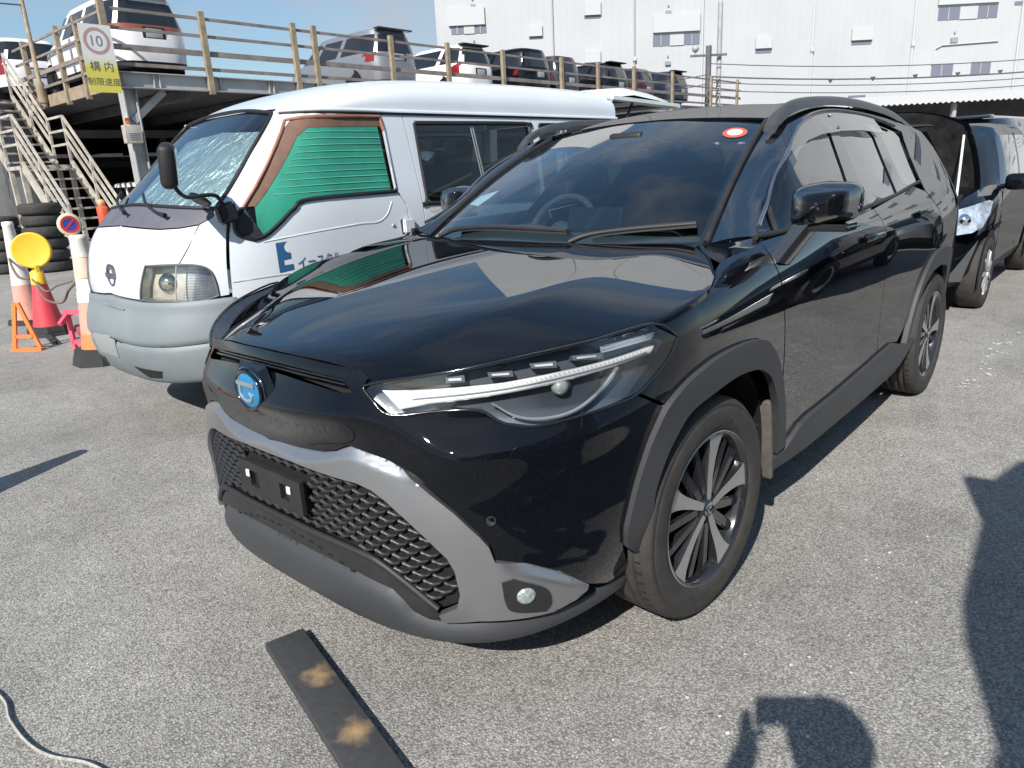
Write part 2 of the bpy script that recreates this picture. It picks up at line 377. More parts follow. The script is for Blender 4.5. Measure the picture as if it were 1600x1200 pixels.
# ---------- the white van's surfaces
VY, VXC = -2.63, -.90
vXF = cspline([.20, .27, .36, .48, .58, .655, .69, .80, .90, 1.0, 1.08, 1.15, 1.22, 1.30, 1.45, 1.60, 1.76], [.16, .22, .285, .325, .325, .305, .290, .286, .276, .252, .215, .160, .085, -.02, -.20, -.385, -.59])
vNF = cspline([.2, .5, .9, 1.2, 1.5, 1.76], [3.4, 3.3, 3.2, 3.1, 3.1, 3.2])
vBW = cspline([.20, .32, .5, .75, 1.0, 1.15, 1.35, 1.55, 1.72, 1.78], [.78, .805, .825, .832, .830, .822, .795, .765, .738, .727])
def vwall(s, z):
    s = np.asarray(s, float); z = np.asarray(z, float); sg = np.where(s < 0, -1., 1.); s = np.abs(s); fr = s < 1
    ph = np.clip(s, 0, 1)*np.pi/2; a = vXF(z)-VXC; b = vBW(z); n = vNF(z); c, q = np.cos(ph), np.sin(ph)
    r = ((np.abs(c)/a)**n+(np.abs(q)/b)**n)**(-1/n)
    X = np.where(fr, VXC+r*c, VXC-(s-1)); Y = np.where(fr, r*q, b)
    return np.stack([X, VY+sg*Y, z+0*X], -1)
vRC = cspline([-4.1, -3.6, -3, -2.2, -1.5, -1.1, -.85, -.70, -.56], [1.93, 1.962, 1.972, 1.968, 1.945, 1.905, 1.85, 1.80, 1.735])
def vroof(x, th):
    x = np.asarray(x, float); th = np.asarray(th, float); c, q = np.cos(th), np.sin(th)
    zg = 1.715; w = .742-.0*x; xx = x-.20*sstep(-1.5, -.56, x)*np.abs(q)**2.4
    return np.stack([xx, VY+w*np.sign(q)*np.abs(q)**.62, zg+(vRC(x)-zg)*np.abs(c)**.62], -1)
# traced outlines on the body surface, (sweep, height) pairs
OUT = {
    'lamp_top': [(0.308, 0.846), (0.323, 0.859), (0.46, 0.886), (0.607, 0.915), (0.72, 0.933), (0.859, 0.951)],
    'lamp_rest': [(0.912, 0.909), (0.877, 0.855), (0.805, 0.798), (0.739, 0.78), (0.664, 0.763), (0.611, 0.756), (0.561, 0.767), (0.521, 0.797), (0.456, 0.798), (0.362, 0.79), (0.324, 0.826)],
    'drl': [(0.339, 0.845), (0.393, 0.842), (0.567, 0.856), (0.676, 0.872), (0.773, 0.885), (0.845, 0.897), (0.863, 0.898), (0.854, 0.881), (0.759, 0.863), (0.637, 0.841), (0.53, 0.825), (0.376, 0.804)],
    'led1': [(0.462, 0.879), (0.5, 0.884), (0.501, 0.86), (0.463, 0.857)],
    'led2': [(0.537, 0.886), (0.586, 0.888), (0.588, 0.868), (0.54, 0.869)],
    'led3': [(0.612, 0.902), (0.665, 0.903), (0.666, 0.879), (0.616, 0.884)],
    'led4': [(0.689, 0.911), (0.747, 0.908), (0.747, 0.887), (0.69, 0.894)],
    'upper_strip': [(0.75, 0.921), (0.863, 0.931), (0.857, 0.918), (0.75, 0.905)],
    'projector': [(0.669, 0.82)],
    'curve': [(0.543, 0.809), (0.584, 0.782), (0.631, 0.774), (0.685, 0.784), (0.738, 0.817), (0.78, 0.859)],
    'silver_out': [(0.191, 0.667), (0.228, 0.677), (0.264, 0.699), (0.341, 0.677), (0.379, 0.659), (0.414, 0.624), (0.47, 0.56), (0.508, 0.504), (0.523, 0.475), (0.531, 0.435), (0.585, 0.416), (0.642, 0.376), (0.707, 0.3)],
    'silver_low': [(0.675, 0.275), (0.629, 0.261), (0.583, 0.264), (0.498, 0.271), (0.435, 0.261), (0.427, 0.283), (0.461, 0.309)],
    'silver_in': [(0.468, 0.347), (0.462, 0.409), (0.451, 0.443), (0.419, 0.49), (0.385, 0.532), (0.345, 0.574), (0.316, 0.596), (0.283, 0.607), (0.176, 0.613)],
    'silver_fold': [(0.188, 0.639), (0.26, 0.666), (0.318, 0.633), (0.374, 0.642)],
    'fog_frame': [(0.539, 0.381), (0.557, 0.387), (0.613, 0.344), (0.623, 0.299), (0.613, 0.276), (0.56, 0.292), (0.544, 0.316)],
    'fog': [(0.578, 0.336)],
    'grille_bot': [(0.144, 0.416), (0.271, 0.407), (0.327, 0.385), (0.425, 0.293)],
    'lip_top': [(0.132, 0.348), (0.246, 0.341), (0.332, 0.323), (0.355, 0.297), (0.373, 0.269), (0.403, 0.252), (0.44, 0.249), (0.497, 0.25), (0.583, 0.241), (0.684, 0.238), (0.844, 0.254)],
    'arch_out': [(0.785, 0.379), (0.779, 0.446), (0.801, 0.564), (0.842, 0.689), (0.872, 0.753), (0.937, 0.794), (1.033, 0.819), (1.177, 0.826), (1.318, 0.815), (1.397, 0.787), (1.484, 0.722), (1.552, 0.634), (1.607, 0.524), (1.67, 0.353)],
    'arch_in': [(1.613, 0.341), (1.566, 0.477), (1.519, 0.575), (1.458, 0.653), (1.394, 0.694), (1.313, 0.722), (1.178, 0.734), (1.047, 0.72), (0.95, 0.7), (0.903, 0.646), (0.872, 0.586), (0.849, 0.504), (0.851, 0.404), (0.827, 0.329)],
    'sill_top': [(1.679, 0.337), (1.722, 0.369), (1.788, 0.404), (1.87, 0.418), (2.122, 0.425), (2.518, 0.445), (2.722, 0.457), (2.932, 0.463), (3.143, 0.411), (3.402, 0.39)],
    'sill_bot': [(2.748, 0.295), (2.63, 0.296), (2.014, 0.28)],
    'hoodside': [(0.859, 0.951), (0.931, 0.966), (1.046, 0.988), (1.129, 1.013), (1.178, 1.037), (1.219, 1.067)],
    'door_front': [(1.531, 1.069), (1.502, 1.007), (1.52, 0.945), (1.542, 0.871), (1.597, 0.689), (1.686, 0.36)],
    'door_mid': [(2.552, 1.105), (2.609, 1.06), (2.641, 0.996), (2.658, 0.901), (2.673, 0.733), (2.681, 0.545), (2.699, 0.462)],
    'door_rear': [(3.548, 1.109), (3.664, 1.024), (3.747, 0.941), (3.643, 0.835), (3.487, 0.704)],
    'aline': [(1.516, 1.093), (1.707, 1.176), (1.884, 1.298), (2.12, 1.41), (2.315, 1.462), (2.564, 1.493), (2.85, 1.499), (3.151, 1.487), (3.469, 1.458), (3.817, 1.407), (3.86, 1.386)],
    'visor_low': [(2.298, 1.383), (2.504, 1.408), (2.748, 1.422), (3.078, 1.426), (3.43, 1.416)],
    'visor_front': [(1.791, 1.215), (1.951, 1.299), (2.144, 1.355)],
    'b_left': [(2.694, 1.405), (2.392, 1.117)],
    'b_right': [(2.827, 1.405), (2.57, 1.127)],
    'rw_right': [(3.332, 1.409), (3.081, 1.155)],
    'q_left': [(3.441, 1.403), (3.258, 1.158)],
    'q': [(3.691, 1.383), (3.713, 1.293), (3.593, 1.187), (3.448, 1.165)],
    'belt': [(1.509, 1.079), (1.816, 1.089), (2.32, 1.1), (3.378, 1.159), (3.555, 1.173)],
    'handles': [(2.481, 1.009), (3.351, 1.037)],
    'mirror': [(1.687, 1.015)],
    'divider': [(1.791, 1.204), (1.666, 1.086)],
    'hood_near': [(0.847, 0.131), (0.815, 0.323), (0.815, 0.386), (0.694, 0.513), (0.54, 0.646), (0.423, 0.747), (0.29, 0.852), (0.217, 0.882), (0.108, 0.896), (0.004, 0.87), (-0.097, 0.824), (-0.224, 0.744), (-0.311, 0.659)],
    'crease': [(0.81, 0.341), (0.668, 0.398), (0.414, 0.5), (0.077, 0.556), (-0.133, 0.612)],
    'v_bump_top': [(-0.055, 0.787), (0.059, 0.765), (0.179, 0.758), (0.304, 0.757), (0.426, 0.763), (0.45, 0.761)],
    'v_groove': [(-0.065, 0.579), (0.046, 0.528), (0.186, 0.522), (0.285, 0.524), (0.393, 0.536)],
    'v_bump_bot': [(-0.059, 0.338), (0.006, 0.321), (0.192, 0.34), (0.235, 0.347), (0.352, 0.387)],
    'v_lamp': [(0.215, 0.932), (0.228, 0.945), (0.317, 0.948), (0.372, 0.939), (0.404, 0.911), (0.416, 0.85), (0.419, 0.775), (0.368, 0.753), (0.304, 0.757), (0.183, 0.765), (0.194, 0.831)],
    'v_lampdiv': [(0.319, 0.948), (0.306, 0.757)],
    'v_cowl_low': [(0.125, 1.135), (0.251, 1.125), (0.323, 1.128), (0.376, 1.139), (0.415, 1.173)],
    'v_cowl_top': [(0.417, 1.214), (0.275, 1.229), (0.091, 1.243)],
    'v_ws_r': [(0.433, 1.25), (0.522, 1.491), (0.646, 1.703)],
    'v_ws_top': [(-0.118, 1.728), (0.517, 1.737), (0.648, 1.718)],
    'v_hoodcut': [(0.378, 1.139), (0.354, 1.037), (0.324, 0.947)],
    'v_door_f': [(0.665, 1.694), (0.55, 1.517), (0.469, 1.238), (0.459, 1.072), (0.454, 0.936), (0.451, 0.768), (0.452, 0.665)],
    'v_door_r': [(1.26, 1.694), (1.267, 1.467), (1.284, 1.231), (1.336, 1.158), (1.326, 1.073)],
    'v_win': [(0.725, 1.67), (1.257, 1.683), (1.268, 1.247), (0.758, 1.237), (0.675, 1.193), (0.611, 1.116), (0.566, 1.066), (0.533, 1.051), (0.487, 1.084), (0.482, 1.15), (0.505, 1.212), (0.67, 1.603)],
    'v_green': [(0.807, 1.615), (1.222, 1.624), (1.223, 1.272), (0.732, 1.246), (0.65, 1.179), (0.588, 1.093), (0.542, 1.073), (0.539, 1.29)],
    'v_slide_f': [(1.428, 1.697), (1.469, 1.229), (1.476, 0.992)],
    'v_swin': [(1.52, 1.649), (2.591, 1.657), (2.642, 1.626), (2.649, 1.443), (2.645, 1.212), (2.59, 1.121), (1.558, 1.155), (1.516, 1.194)],
    'v_sdiv': [(2.029, 1.626), (2.077, 1.196)],
    'v_swin2': [(2.768, 1.65), (3.508, 1.657), (3.588, 1.607), (3.57, 1.115), (2.785, 1.133), (2.736, 1.207)],
    'v_slide_r': [(2.681, 1.69), (2.683, 1.21)],
    'v_crease': [(0.456, 0.838), (0.522, 0.844), (0.632, 0.847), (0.802, 0.846)],
    'v_press': [(0.558, 1.03), (0.711, 1.054), (0.96, 1.074), (1.092, 1.073), (1.173, 1.112), (1.223, 1.185)],
    'v_E': [(0.593, 1.018), (0.645, 0.848), (0.584, 0.861), (0.649, 1.015)],
    'v_txt': [(0.662, 0.876), (0.779, 0.916)],
    'v_handle': [(1.293, 1.064), (1.366, 0.99), (1.212, 1.043), (1.579, 1.04)],
    'v_emblem': [(0.028, 0.885)],
    'v_slot': [(0.097, 0.406), (0.245, 0.394), (0.211, 0.334), (0.088, 0.32)],
    'v_plate': [(-0.095, 0.561), (0.03, 0.561)],
}
BLD = {"slit": [[-3.18, -0.53, 11.38, 11.95], [2.68, 3.65, 10.78, 10.96], [6.89, 8.1, 11.99, 12.21], [7.41, 8.05, 8.77, 8.95], [12.07, 15.63, 9.82, 10.58], [19.92, 21.15, 8.96, 9.19], [27.26, 28.78, 9.19, 9.46], [33.71, 38.21, 10.59, 11.47], [33.62, 38.21, 6.67, 7.54], [27.32, 28.68, 5.44, 5.58], [39.43, 40.16, 11.37, 11.64]], "hood": [[-3.36, -0.62, 11.96, 13.18], [2.66, 3.67, 10.96, 11.71], [6.9, 8.11, 12.21, 13.12], [6.83, 8.05, 8.92, 9.73], [12.06, 15.6, 10.76, 11.99], [33.59, 38.16, 11.64, 12.52], [27.21, 28.78, 9.5, 10.31], [19.89, 21.12, 9.28, 10.09]], "vent": [[-1.63, -1.3, 13.11, 13.37], [13.02, 13.41, 11.93, 12.24], [13.01, 13.4, 8.46, 8.73], [34.87, 35.36, 8.98, 9.34], [-1.67, -1.38, 10.34, 10.52]], "pipe": [4.48, 10.65, 15.82, 17.14, 24.24, 31.95, 40.09], "lowwin": [[38.52, 39.13, 4.81, 5.33], [39.21, 39.72, 4.92, 5.34], [40.38, 41.14, 4.67, 5.37]], "edge": [-4.3]}
# ================================================================== ground
def asphalt():
    m = bpy.data.materials.new('asphalt'); m.use_nodes = True; nt = m.node_tree; b = nt.nodes['Principled BSDF']; L = nt.links.new
    def N(t, **k):
        n = nt.nodes.new(t)
        for a, v in k.items():
            if a in n.inputs: n.inputs[a].default_value = v
            else: setattr(n, a, v)
        return n
    tc = N('ShaderNodeTexCoord')
    v1 = N('ShaderNodeTexVoronoi', Scale=160.0); v2 = N('ShaderNodeTexVoronoi', Scale=380.0); big = N('ShaderNodeTexNoise', Scale=.55, Detail=6.0, Roughness=.6); mid = N('ShaderNodeTexNoise', Scale=7.0, Detail=6.0, Roughness=.65); fine = N('ShaderNodeTexNoise', Scale=260.0, Detail=2.0)
    for n in (v1, v2, big, mid, fine): L(tc.outputs['Object'], n.inputs['Vector'])
    r1 = N('ShaderNodeValToRGB'); e = r1.color_ramp.elements; e[0].position = 0; e[0].color = (0.076, 0.072, 0.068, 1); e[1].position = 1; e[1].color = (0.630, 0.607, 0.569, 1)
    for p, c in ((.12, (0.195, 0.188, 0.174)), (.35, (0.296, 0.285, 0.266)), (.80, (0.378, 0.364, 0.339)), (.95, (0.491, 0.472, 0.442))): x = r1.color_ramp.elements.new(p); x.color = (*c, 1)
    sp = N('ShaderNodeSeparateColor'); L(v1.outputs['Color'], sp.inputs[0]); L(sp.outputs[0], r1.inputs[0])
    r2 = N('ShaderNodeValToRGB'); e = r2.color_ramp.elements; e[0].color = (0.195, 0.188, 0.174, 1); e[1].color = (0.454, 0.437, 0.407, 1)
    sp2 = N('ShaderNodeSeparateColor'); L(v2.outputs['Color'], sp2.inputs[0]); L(sp2.outputs[1], r2.inputs[0])
    mx = N('ShaderNodeMix', data_type='RGBA'); mx.inputs[0].default_value = .5; L(r1.outputs[0], mx.inputs['A']); L(r2.outputs[0], mx.inputs['B'])
    # crevice darkening between stones
    cr = N('ShaderNodeMapRange'); cr.inputs['From Min'].default_value = .25; cr.inputs['From Max'].default_value = .75; cr.inputs['To Min'].default_value = 1.14; cr.inputs['To Max'].default_value = .62; L(v1.outputs['Distance'], cr.inputs[0])
    m1 = N('ShaderNodeMix', data_type='RGBA', blend_type='MULTIPLY'); m1.inputs[0].default_value = 1; L(mx.outputs['Result'], m1.inputs['A']); L(cr.outputs[0], m1.inputs['B'])
    bm_ = N('ShaderNodeMapRange'); bm_.inputs['From Min'].default_value = .3; bm_.inputs['From Max'].default_value = .7; bm_.inputs['To Min'].default_value = .78; bm_.inputs['To Max'].default_value = 1.16; L(big.outputs[0], bm_.inputs[0])
    m2 = N('ShaderNodeMix', data_type='RGBA', blend_type='MULTIPLY'); m2.inputs[0].default_value = 1; L(m1.outputs['Result'], m2.inputs['A']); L(bm_.outputs[0], m2.inputs['B'])
    md = N('ShaderNodeMapRange'); md.inputs['From Min'].default_value = .3; md.inputs['From Max'].default_value = .7; md.inputs['To Min'].default_value = .88; md.inputs['To Max'].default_value = 1.1; L(mid.outputs[0], md.inputs[0])
    m3 = N('ShaderNodeMix', data_type='RGBA', blend_type='MULTIPLY'); m3.inputs[0].default_value = 1; L(m2.outputs['Result'], m3.inputs['A']); L(md.outputs[0], m3.inputs['B'])
    # worn ochre paint patches and oil marks
    wp_ = N('ShaderNodeTexNoise', Scale=1.7, Detail=8.0, Roughness=.7, Distortion=.4); L(tc.outputs['Object'], wp_.inputs['Vector'])
    rw = N('ShaderNodeMapRange'); rw.inputs['From Min'].default_value = .66; rw.inputs['From Max'].default_value = .80; L(wp_.outputs[0], rw.inputs[0])
    mw = N('ShaderNodeMath', operation='MULTIPLY'); mw.inputs[1].default_value = .35; L(rw.outputs[0], mw.inputs[0])
    m4 = N('ShaderNodeMix', data_type='RGBA'); m4.inputs['B'].default_value = (.30, .255, .18, 1); L(mw.outputs[0], m4.inputs[0]); L(m3.outputs['Result'], m4.inputs['A'])
    # oil spots (dark) and an old tyre arc (pale)
    oil = N('ShaderNodeTexNoise', Scale=1.15, Detail=4.0, Roughness=.55); L(tc.outputs['Object'], oil.inputs['Vector']); ro_ = N('ShaderNodeMapRange'); ro_.inputs['From Min'].default_value = .30; ro_.inputs['From Max'].default_value = .42; ro_.inputs['To Min'].default_value = .80; ro_.inputs['To Max'].default_value = 1.0; L(oil.outputs[0], ro_.inputs[0])
    m5 = N('ShaderNodeMix', data_type='RGBA', blend_type='MULTIPLY'); m5.inputs[0].default_value = 1; L(m4.outputs['Result'], m5.inputs['A']); L(ro_.outputs[0], m5.inputs['B'])
    last = m5
    for cx, cy, rad, wdt in ((-3.0, 3.4, 2.45, .05), (-3.0, 3.4, 2.62, .035), (3.2, -3.6, 3.1, .07)):
        dv = N('ShaderNodeVectorMath', operation='DISTANCE'); dv.inputs[1].default_value = (cx, cy, 0); L(tc.outputs['Object'], dv.inputs[0]); sb = N('ShaderNodeMath', operation='SUBTRACT'); sb.inputs[1].default_value = rad; L(dv.outputs['Value'], sb.inputs[0]); ab = N('ShaderNodeMath', operation='ABSOLUTE'); L(sb.outputs[0], ab.inputs[0])
        rg = N('ShaderNodeMapRange'); rg.inputs['From Min'].default_value = wdt; rg.inputs['From Max'].default_value = 0; rg.inputs['To Max'].default_value = .30; L(ab.outputs[0], rg.inputs[0]); ml2 = N('ShaderNodeMath', operation='MULTIPLY'); L(rg.outputs[0], ml2.inputs[0]); L(mid.outputs[0], ml2.inputs[1])
        mm_ = N('ShaderNodeMix', data_type='RGBA'); mm_.inputs['B'].default_value = (.42, .41, .39, 1) if cx < 0 else (.16, .155, .15, 1); L(ml2.outputs[0], mm_.inputs[0]); L(last.outputs['Result'], mm_.inputs['A']); last = mm_
    L(last.outputs['Result'], b.inputs['Base Color']); b.inputs['Roughness'].default_value = .85
    b.inputs['Specular IOR Level'].default_value = .35
    ad = N('ShaderNodeMath', operation='ADD'); L(v1.outputs['Distance'], ad.inputs[0]); ml = N('ShaderNodeMath', operation='MULTIPLY'); ml.inputs[1].default_value = .5; L(v2.outputs['Distance'], ml.inputs[0]); L(ml.outputs[0], ad.inputs[1])
    bp = N('ShaderNodeBump', invert=True); bp.inputs['Strength'].default_value = .6; bp.inputs['Distance'].default_value = .0045; L(ad.outputs[0], bp.inputs['Height']); L(bp.outputs[0], b.inputs['Normal'])
    return m
M_ASPH = asphalt()
g = mesh_obj('ground', [(-400, -400, 0), (400, -400, 0), (400, 400, 0), (-400, 400, 0)], [(0, 1, 2, 3)], M_ASPH, None, False); struct(g)
# ================================================================== the black crossover
def wp(name, outline, m, parent, gap=.0022, **k):
    """panel on the car's outer wall, outline pulled in by half a shut gap"""
    o = np.asarray(outline, float); mw = MW[0](o); mw = inset(mw, gap); o = MW[1](mw)
    return panel(name, wall, o, m, parent, metric=MW, **k)
def sx(o, sg): return [(p[0]*sg, p[1]) for p in o]
def sym(half): return list(half)+[(-a, b) for a, b in half[::-1] if a > 1e-6]
def rbox(name, c, s, r, m, parent, rot=None, seg=3, taper=None):
    bm = bmesh.new(); vs = box(bm, (0, 0, 0), s)
    if taper:
        for v in bm.verts:
            t = v.co.z/s[2]+.5; v.co.x *= 1+(taper[0]-1)*t; v.co.y *= 1+(taper[1]-1)*t
    bmesh.ops.bevel(bm, geom=list(bm.edges), offset=r, segments=seg, affect='EDGES', profile=.5)
    M = (rot.to_4x4() if rot is not None else Matrix()); M.translation = Vector(c)
    bmesh.ops.transform(bm, matrix=M, verts=bm.verts)
    return bm_obj(name, bm, m, parent, 35)
car = thing('parked_car', 'black crossover car with mesh grille and silver bumper trim', 'car')
# inner dark shells that close the gaps
def shell(name, s0, s1, z0, z1, off, parent, ns=60, nz=16, m=M_VOID):
    S, Z = np.meshgrid(np.linspace(s0, s1, ns), np.linspace(z0, z1, nz)); S = S.ravel(); Z = Z.ravel()
    P = wall(S, Z); N = fnormals(wall, S, Z); N *= np.sign((N*(P-np.array((-1.2, 0, .55)))).sum(1))[:, None]
    P = P-N*off
    F = [(j*ns+i, j*ns+i+1, (j+1)*ns+i+1, (j+1)*ns+i) for j in range(nz-1) for i in range(ns-1)]
    return mesh_obj(name, P, F, m, parent)
shell('inner_structure', -.72, .72, .18, .74, .045, car)
# --- bonnet
hn = OUT['hood_near']
half = [(.853, 0)]+[(a, b) for a, b in hn]+[(-.318, .585), (-.268, .45), (-.228, .25), (-.210, 0)]
hood_o = half+[(a, -b) for a, b in half[1:-1][::-1]]
hood_o = crom(hood_o, 4, True, 40)
hood_o = inset(hood_o, .002)
hoodp = panel('bonnet', hood, hood_o, M_PAINT, car, th=.012, step=.022, centre=(0, 0, -5), crown=.003, crown_w=.012)
P_ = [(a, b) for a, b in hn[:3]]; P_ = [(a, -b) for a, b in P_[::-1]]+[(.853, 0)]+P_
P_ = crom(np.array(P_), 6); q_ = hood(P_[:, 0]-.004, P_[:, 1]); q_[:, 2] += .0005; bm = bmesh.new(); tube(bm, [tuple(p) for p in q_], .0032, 6); bm_obj('bonnet_highlight_bead', bm, M_PAINT, hoodp, 70)  # bead added along the bonnet lip to draw a highlight line
# --- front bumper skin with nose
lamp = OUT['lamp_top']+OUT['lamp_rest']
hb = [(0, .914), (.146, .910), (.294, .893), (.318, .872), (.309, .853), (.326, .828), (.362, .790), (.459, .804), (.515, .801), (.553, .770), (.606, .756), (.66, .763), (.733, .779), (.795, .797), (.862, .745)]
hb += [(a, b) for a, b in OUT['arch_out'][3:0:-1]]+[(.784, .379), (.80, .33), (.842, .262), (.76, .262), (.707, .298)]+OUT['silver_out'][-2::-1]+[(.10, .660), (0, .655)]
slot = [(0, .888), (.085, .886), (.16, .880), (.26, .866), (.283, .838), (.262, .835), (.20, .845), (.12, .855), (.07, .860), (0, .861)]
bump = wp('bumper_cover', sym(hb), M_PAINT, car, step=.011, th=.008, holes=[sym(slot)])
sl = wp('upper_slot', sym(slot), M_VOID, car, step=.03, th=0, off=-.03)
for k, (za, zb) in enumerate(((.868, .866), (.877, .874))):
    bm = bmesh.new(); ss = np.linspace(-.26, .26, 40); zz = za-(np.abs(ss)/.26)**2*.018
    P = wall(ss, zz); P[:, 0] -= .012; tube(bm, [tuple(p) for p in P], .0035, 6); bm_obj('slot_bar', bm, M_GLOSSBLACK, sl, 60)
# sensor buttons
for s_ in (.528, -.528):
    p = wall(s_, .538); n = fnormals(wall, np.array([abs(s_)]), np.array([.538]))[0]*np.array([1, 1 if s_ > 0 else -1, 1])
    if n[0] < 0: n = -n
    q = Vector(n).to_track_quat('Z', 'Y').to_matrix().to_4x4(); q.translation = Vector(p)+Vector(n)*.001
    V, F = lathe([(.0, .001), (.0085, .001), (.0088, .0005), (.0100, .0005), (.0103, .0016), (.0112, .0016), (.0114, -.002)], 20)
    o = mesh_obj('parking_sensor', V, F, M_PAINT, car, mats=[M_PAINT, M_CLAD], midx=[1 if i//20 in (3, 4) else 0 for i in range(len(F))]); o.matrix_local = q
# --- emblem
emb = bpy.data.objects.new('emblem', None)
pe = wall(0., .806)
def oval(bm, cy, cz, ry, rz, tube_r, x, n=40, a0=0, a1=2*math.pi):
    full = abs(a1-a0-2*math.pi) < 1e-6
    pts = [(x, cy+ry*math.cos(a0+(a1-a0)*k/n), cz+rz*math.sin(a0+(a1-a0)*k/n)) for k in range(n+1)]
    tube(bm, pts, tube_r, 6, not full)
V, F = lathe([(0, .012), (.030, .0115), (.047, .009), (.052, .004), (.053, -.02)], 48)
V = [(pe[0]+.004+h, x*1.22, .806+y*.98) for x, y, h in V]
M_EMBB = mat('emblem_blue', (.015, .20, .42), .25, .2, .6)
emblem = mesh_obj('emblem', V, F, M_EMBB, car)
bm = bmesh.new(); oval(bm, 0, .806, .062, .050, .0055, pe[0]+.010); oval(bm, 0, .806, .072, .060, .005, pe[0]+.002); bm_obj('emblem_ring', bm, M_GLOSSBLACK, emblem, 60)
bm = bmesh.new()
x0 = pe[0]+.0165
for (y0, y1, z0, z1) in ((-.044, .044, .820, .831),):
    box(bm, (x0, (y0+y1)/2, (z0+z1)/2), (.006, y1-y0, z1-z0))
pts = [(x0, -.028, .822), (x0, -.030, .800), (x0, -.022, .785), (x0, 0, .779), (x0, .020, .783), (x0, .026, .796), (x0, .016, .803)]
tube(bm, [tuple(p) for p in crom(pts, 5)], .0052, 6)
bm_obj('emblem_mark', bm, mat('emblem_silver', (.55, .60, .62), .25, .8), emblem, 50)
bm = bmesh.new()
hexo = [(-.112, .802), (-.066, .876), (.066, .876), (.112, .802), (.058, .728), (-.058, .728)]
vo = [bm.verts.new((pe[0]-.010 if i in (0, 3) else pe[0]-.014, y, z)) for i, (y, z) in enumerate(hexo)]
vi = [bm.verts.new((pe[0]+.002, y*.74, .803+(z-.803)*.80)) for y, z in hexo]
for i in range(6): bm.faces.new([vo[i], vo[(i+1) % 6], vi[(i+1) % 6], vi[i]])
bm.faces.new(vi); bm_obj('emblem_housing', bm, M_PAINT, emblem)
# --- silver trim band: left wing, right wing and top bar in one frame
hs_o = [(0, .655), (.10, .660)]+OUT['silver_out']+OUT['silver_low']
hs_i = OUT['silver_in']+[(.09, .618), (0, .618)]
sFold = cspline([0, .19, .264, .31, .376], [.640, .643, .668, .660, .640]); sFold2 = cspline([.50, .53, .585, .642, .72], [.43, .405, .388, .348, .275])
def fold(UV):
    a = np.abs(UV[:, 0]); z = UV[:, 1]
    f1 = -.75*np.maximum(0, z-sFold(np.minimum(a, .376)))*sstep(.47, .34, a)
    f2 = -.80*np.maximum(0, z-sFold2(np.maximum(a, .50)))*sstep(.530, .60, a)*(z < .46)
    return f1+f2
trim = wp('silver_trim', sym(hs_o+hs_i), M_SILVER, car, step=.009, th=.022, off=.012, gap=.001, lift=fold)
# --- mesh grille
gb = [(0, .418)]+OUT['grille_bot']
gh = [(0, .618), (.09, .618)]+OUT['silver_in'][::-1]+[(.461, .309), (.427, .288)]+OUT['grille_bot'][::-1]+[(0, .418)]
grille = wp('grille', sym(gh), M_VOID, car, step=.03, th=.0, off=-.022, gap=-.004)
gpoly = MW[0](np.array(sym(gh)))
# one fin: a shallow bowl-shaped blade, wider than tall
fb = bmesh.new(); n = 7; rows = []
for j, (zz, out_, w) in enumerate(((.0105, -.001, 1.0), (.0078, .0125, .95), (.0035, .009, .80), (-.005, .001, .55), (-.012, -.003, .26))):
    rows.append([fb.verts.new(((i/(n-1)*2-1)*.0265*w, (zz-(.009*(1-abs(i/(n-1)*2-1)**1.5) if j < 2 else .004*(1-abs(i/(n-1)*2-1)))), out_*(1-.35*abs(i/(n-1)*2-1)**2))) for i in range(n)])
for a, b in zip(rows, rows[1:]):
    for i in range(n-1): fb.faces.new([a[i], a[i+1], b[i+1], b[i]])
for f in fb.faces: f.smooth = True
fin_me = bpy.data.meshes.new('grille_fin'); fb.to_mesh(fin_me); fb.free(); fin_me.materials.append(M_MESH)
cnt = 0
for j, zz in enumerate(np.arange(.300, .640, .0195)):
    for i in range(-13, 14):
        um = (i+(.5 if j % 2 else 0))*.0495
        zz2 = zz+.02*(um/.5)**2*0
        if not inside(gpoly, np.array([[um, zz2]]))[0] or edist(gpoly, np.array([[um, zz2]]))[0] < .010: continue
        if abs(um) < .15 and .465 < zz2 < .575: continue
        s_ = um/1.25; p = wall(s_, zz2); e = 1e-3
        tu = Vector(wall(s_+e, zz2)-wall(s_-e, zz2)).normalized(); nn = Vector((tu.y, -tu.x, 0)).normalized()
        if nn.x < 0: nn = -nn
        o = bpy.data.objects.new('grille_fin', fin_me); C.objects.link(o); o.parent = grille
        zax = Vector((0, 0, 1)); xa = zax.cross(nn)
        o.matrix_local = Matrix(((xa.x, 0, nn.x, p[0]-nn.x*.012), (xa.y, 0, nn.y, p[1]-nn.y*.012), (xa.z, 1, nn.z, p[2]), (0, 0, 0, 1))); cnt += 1
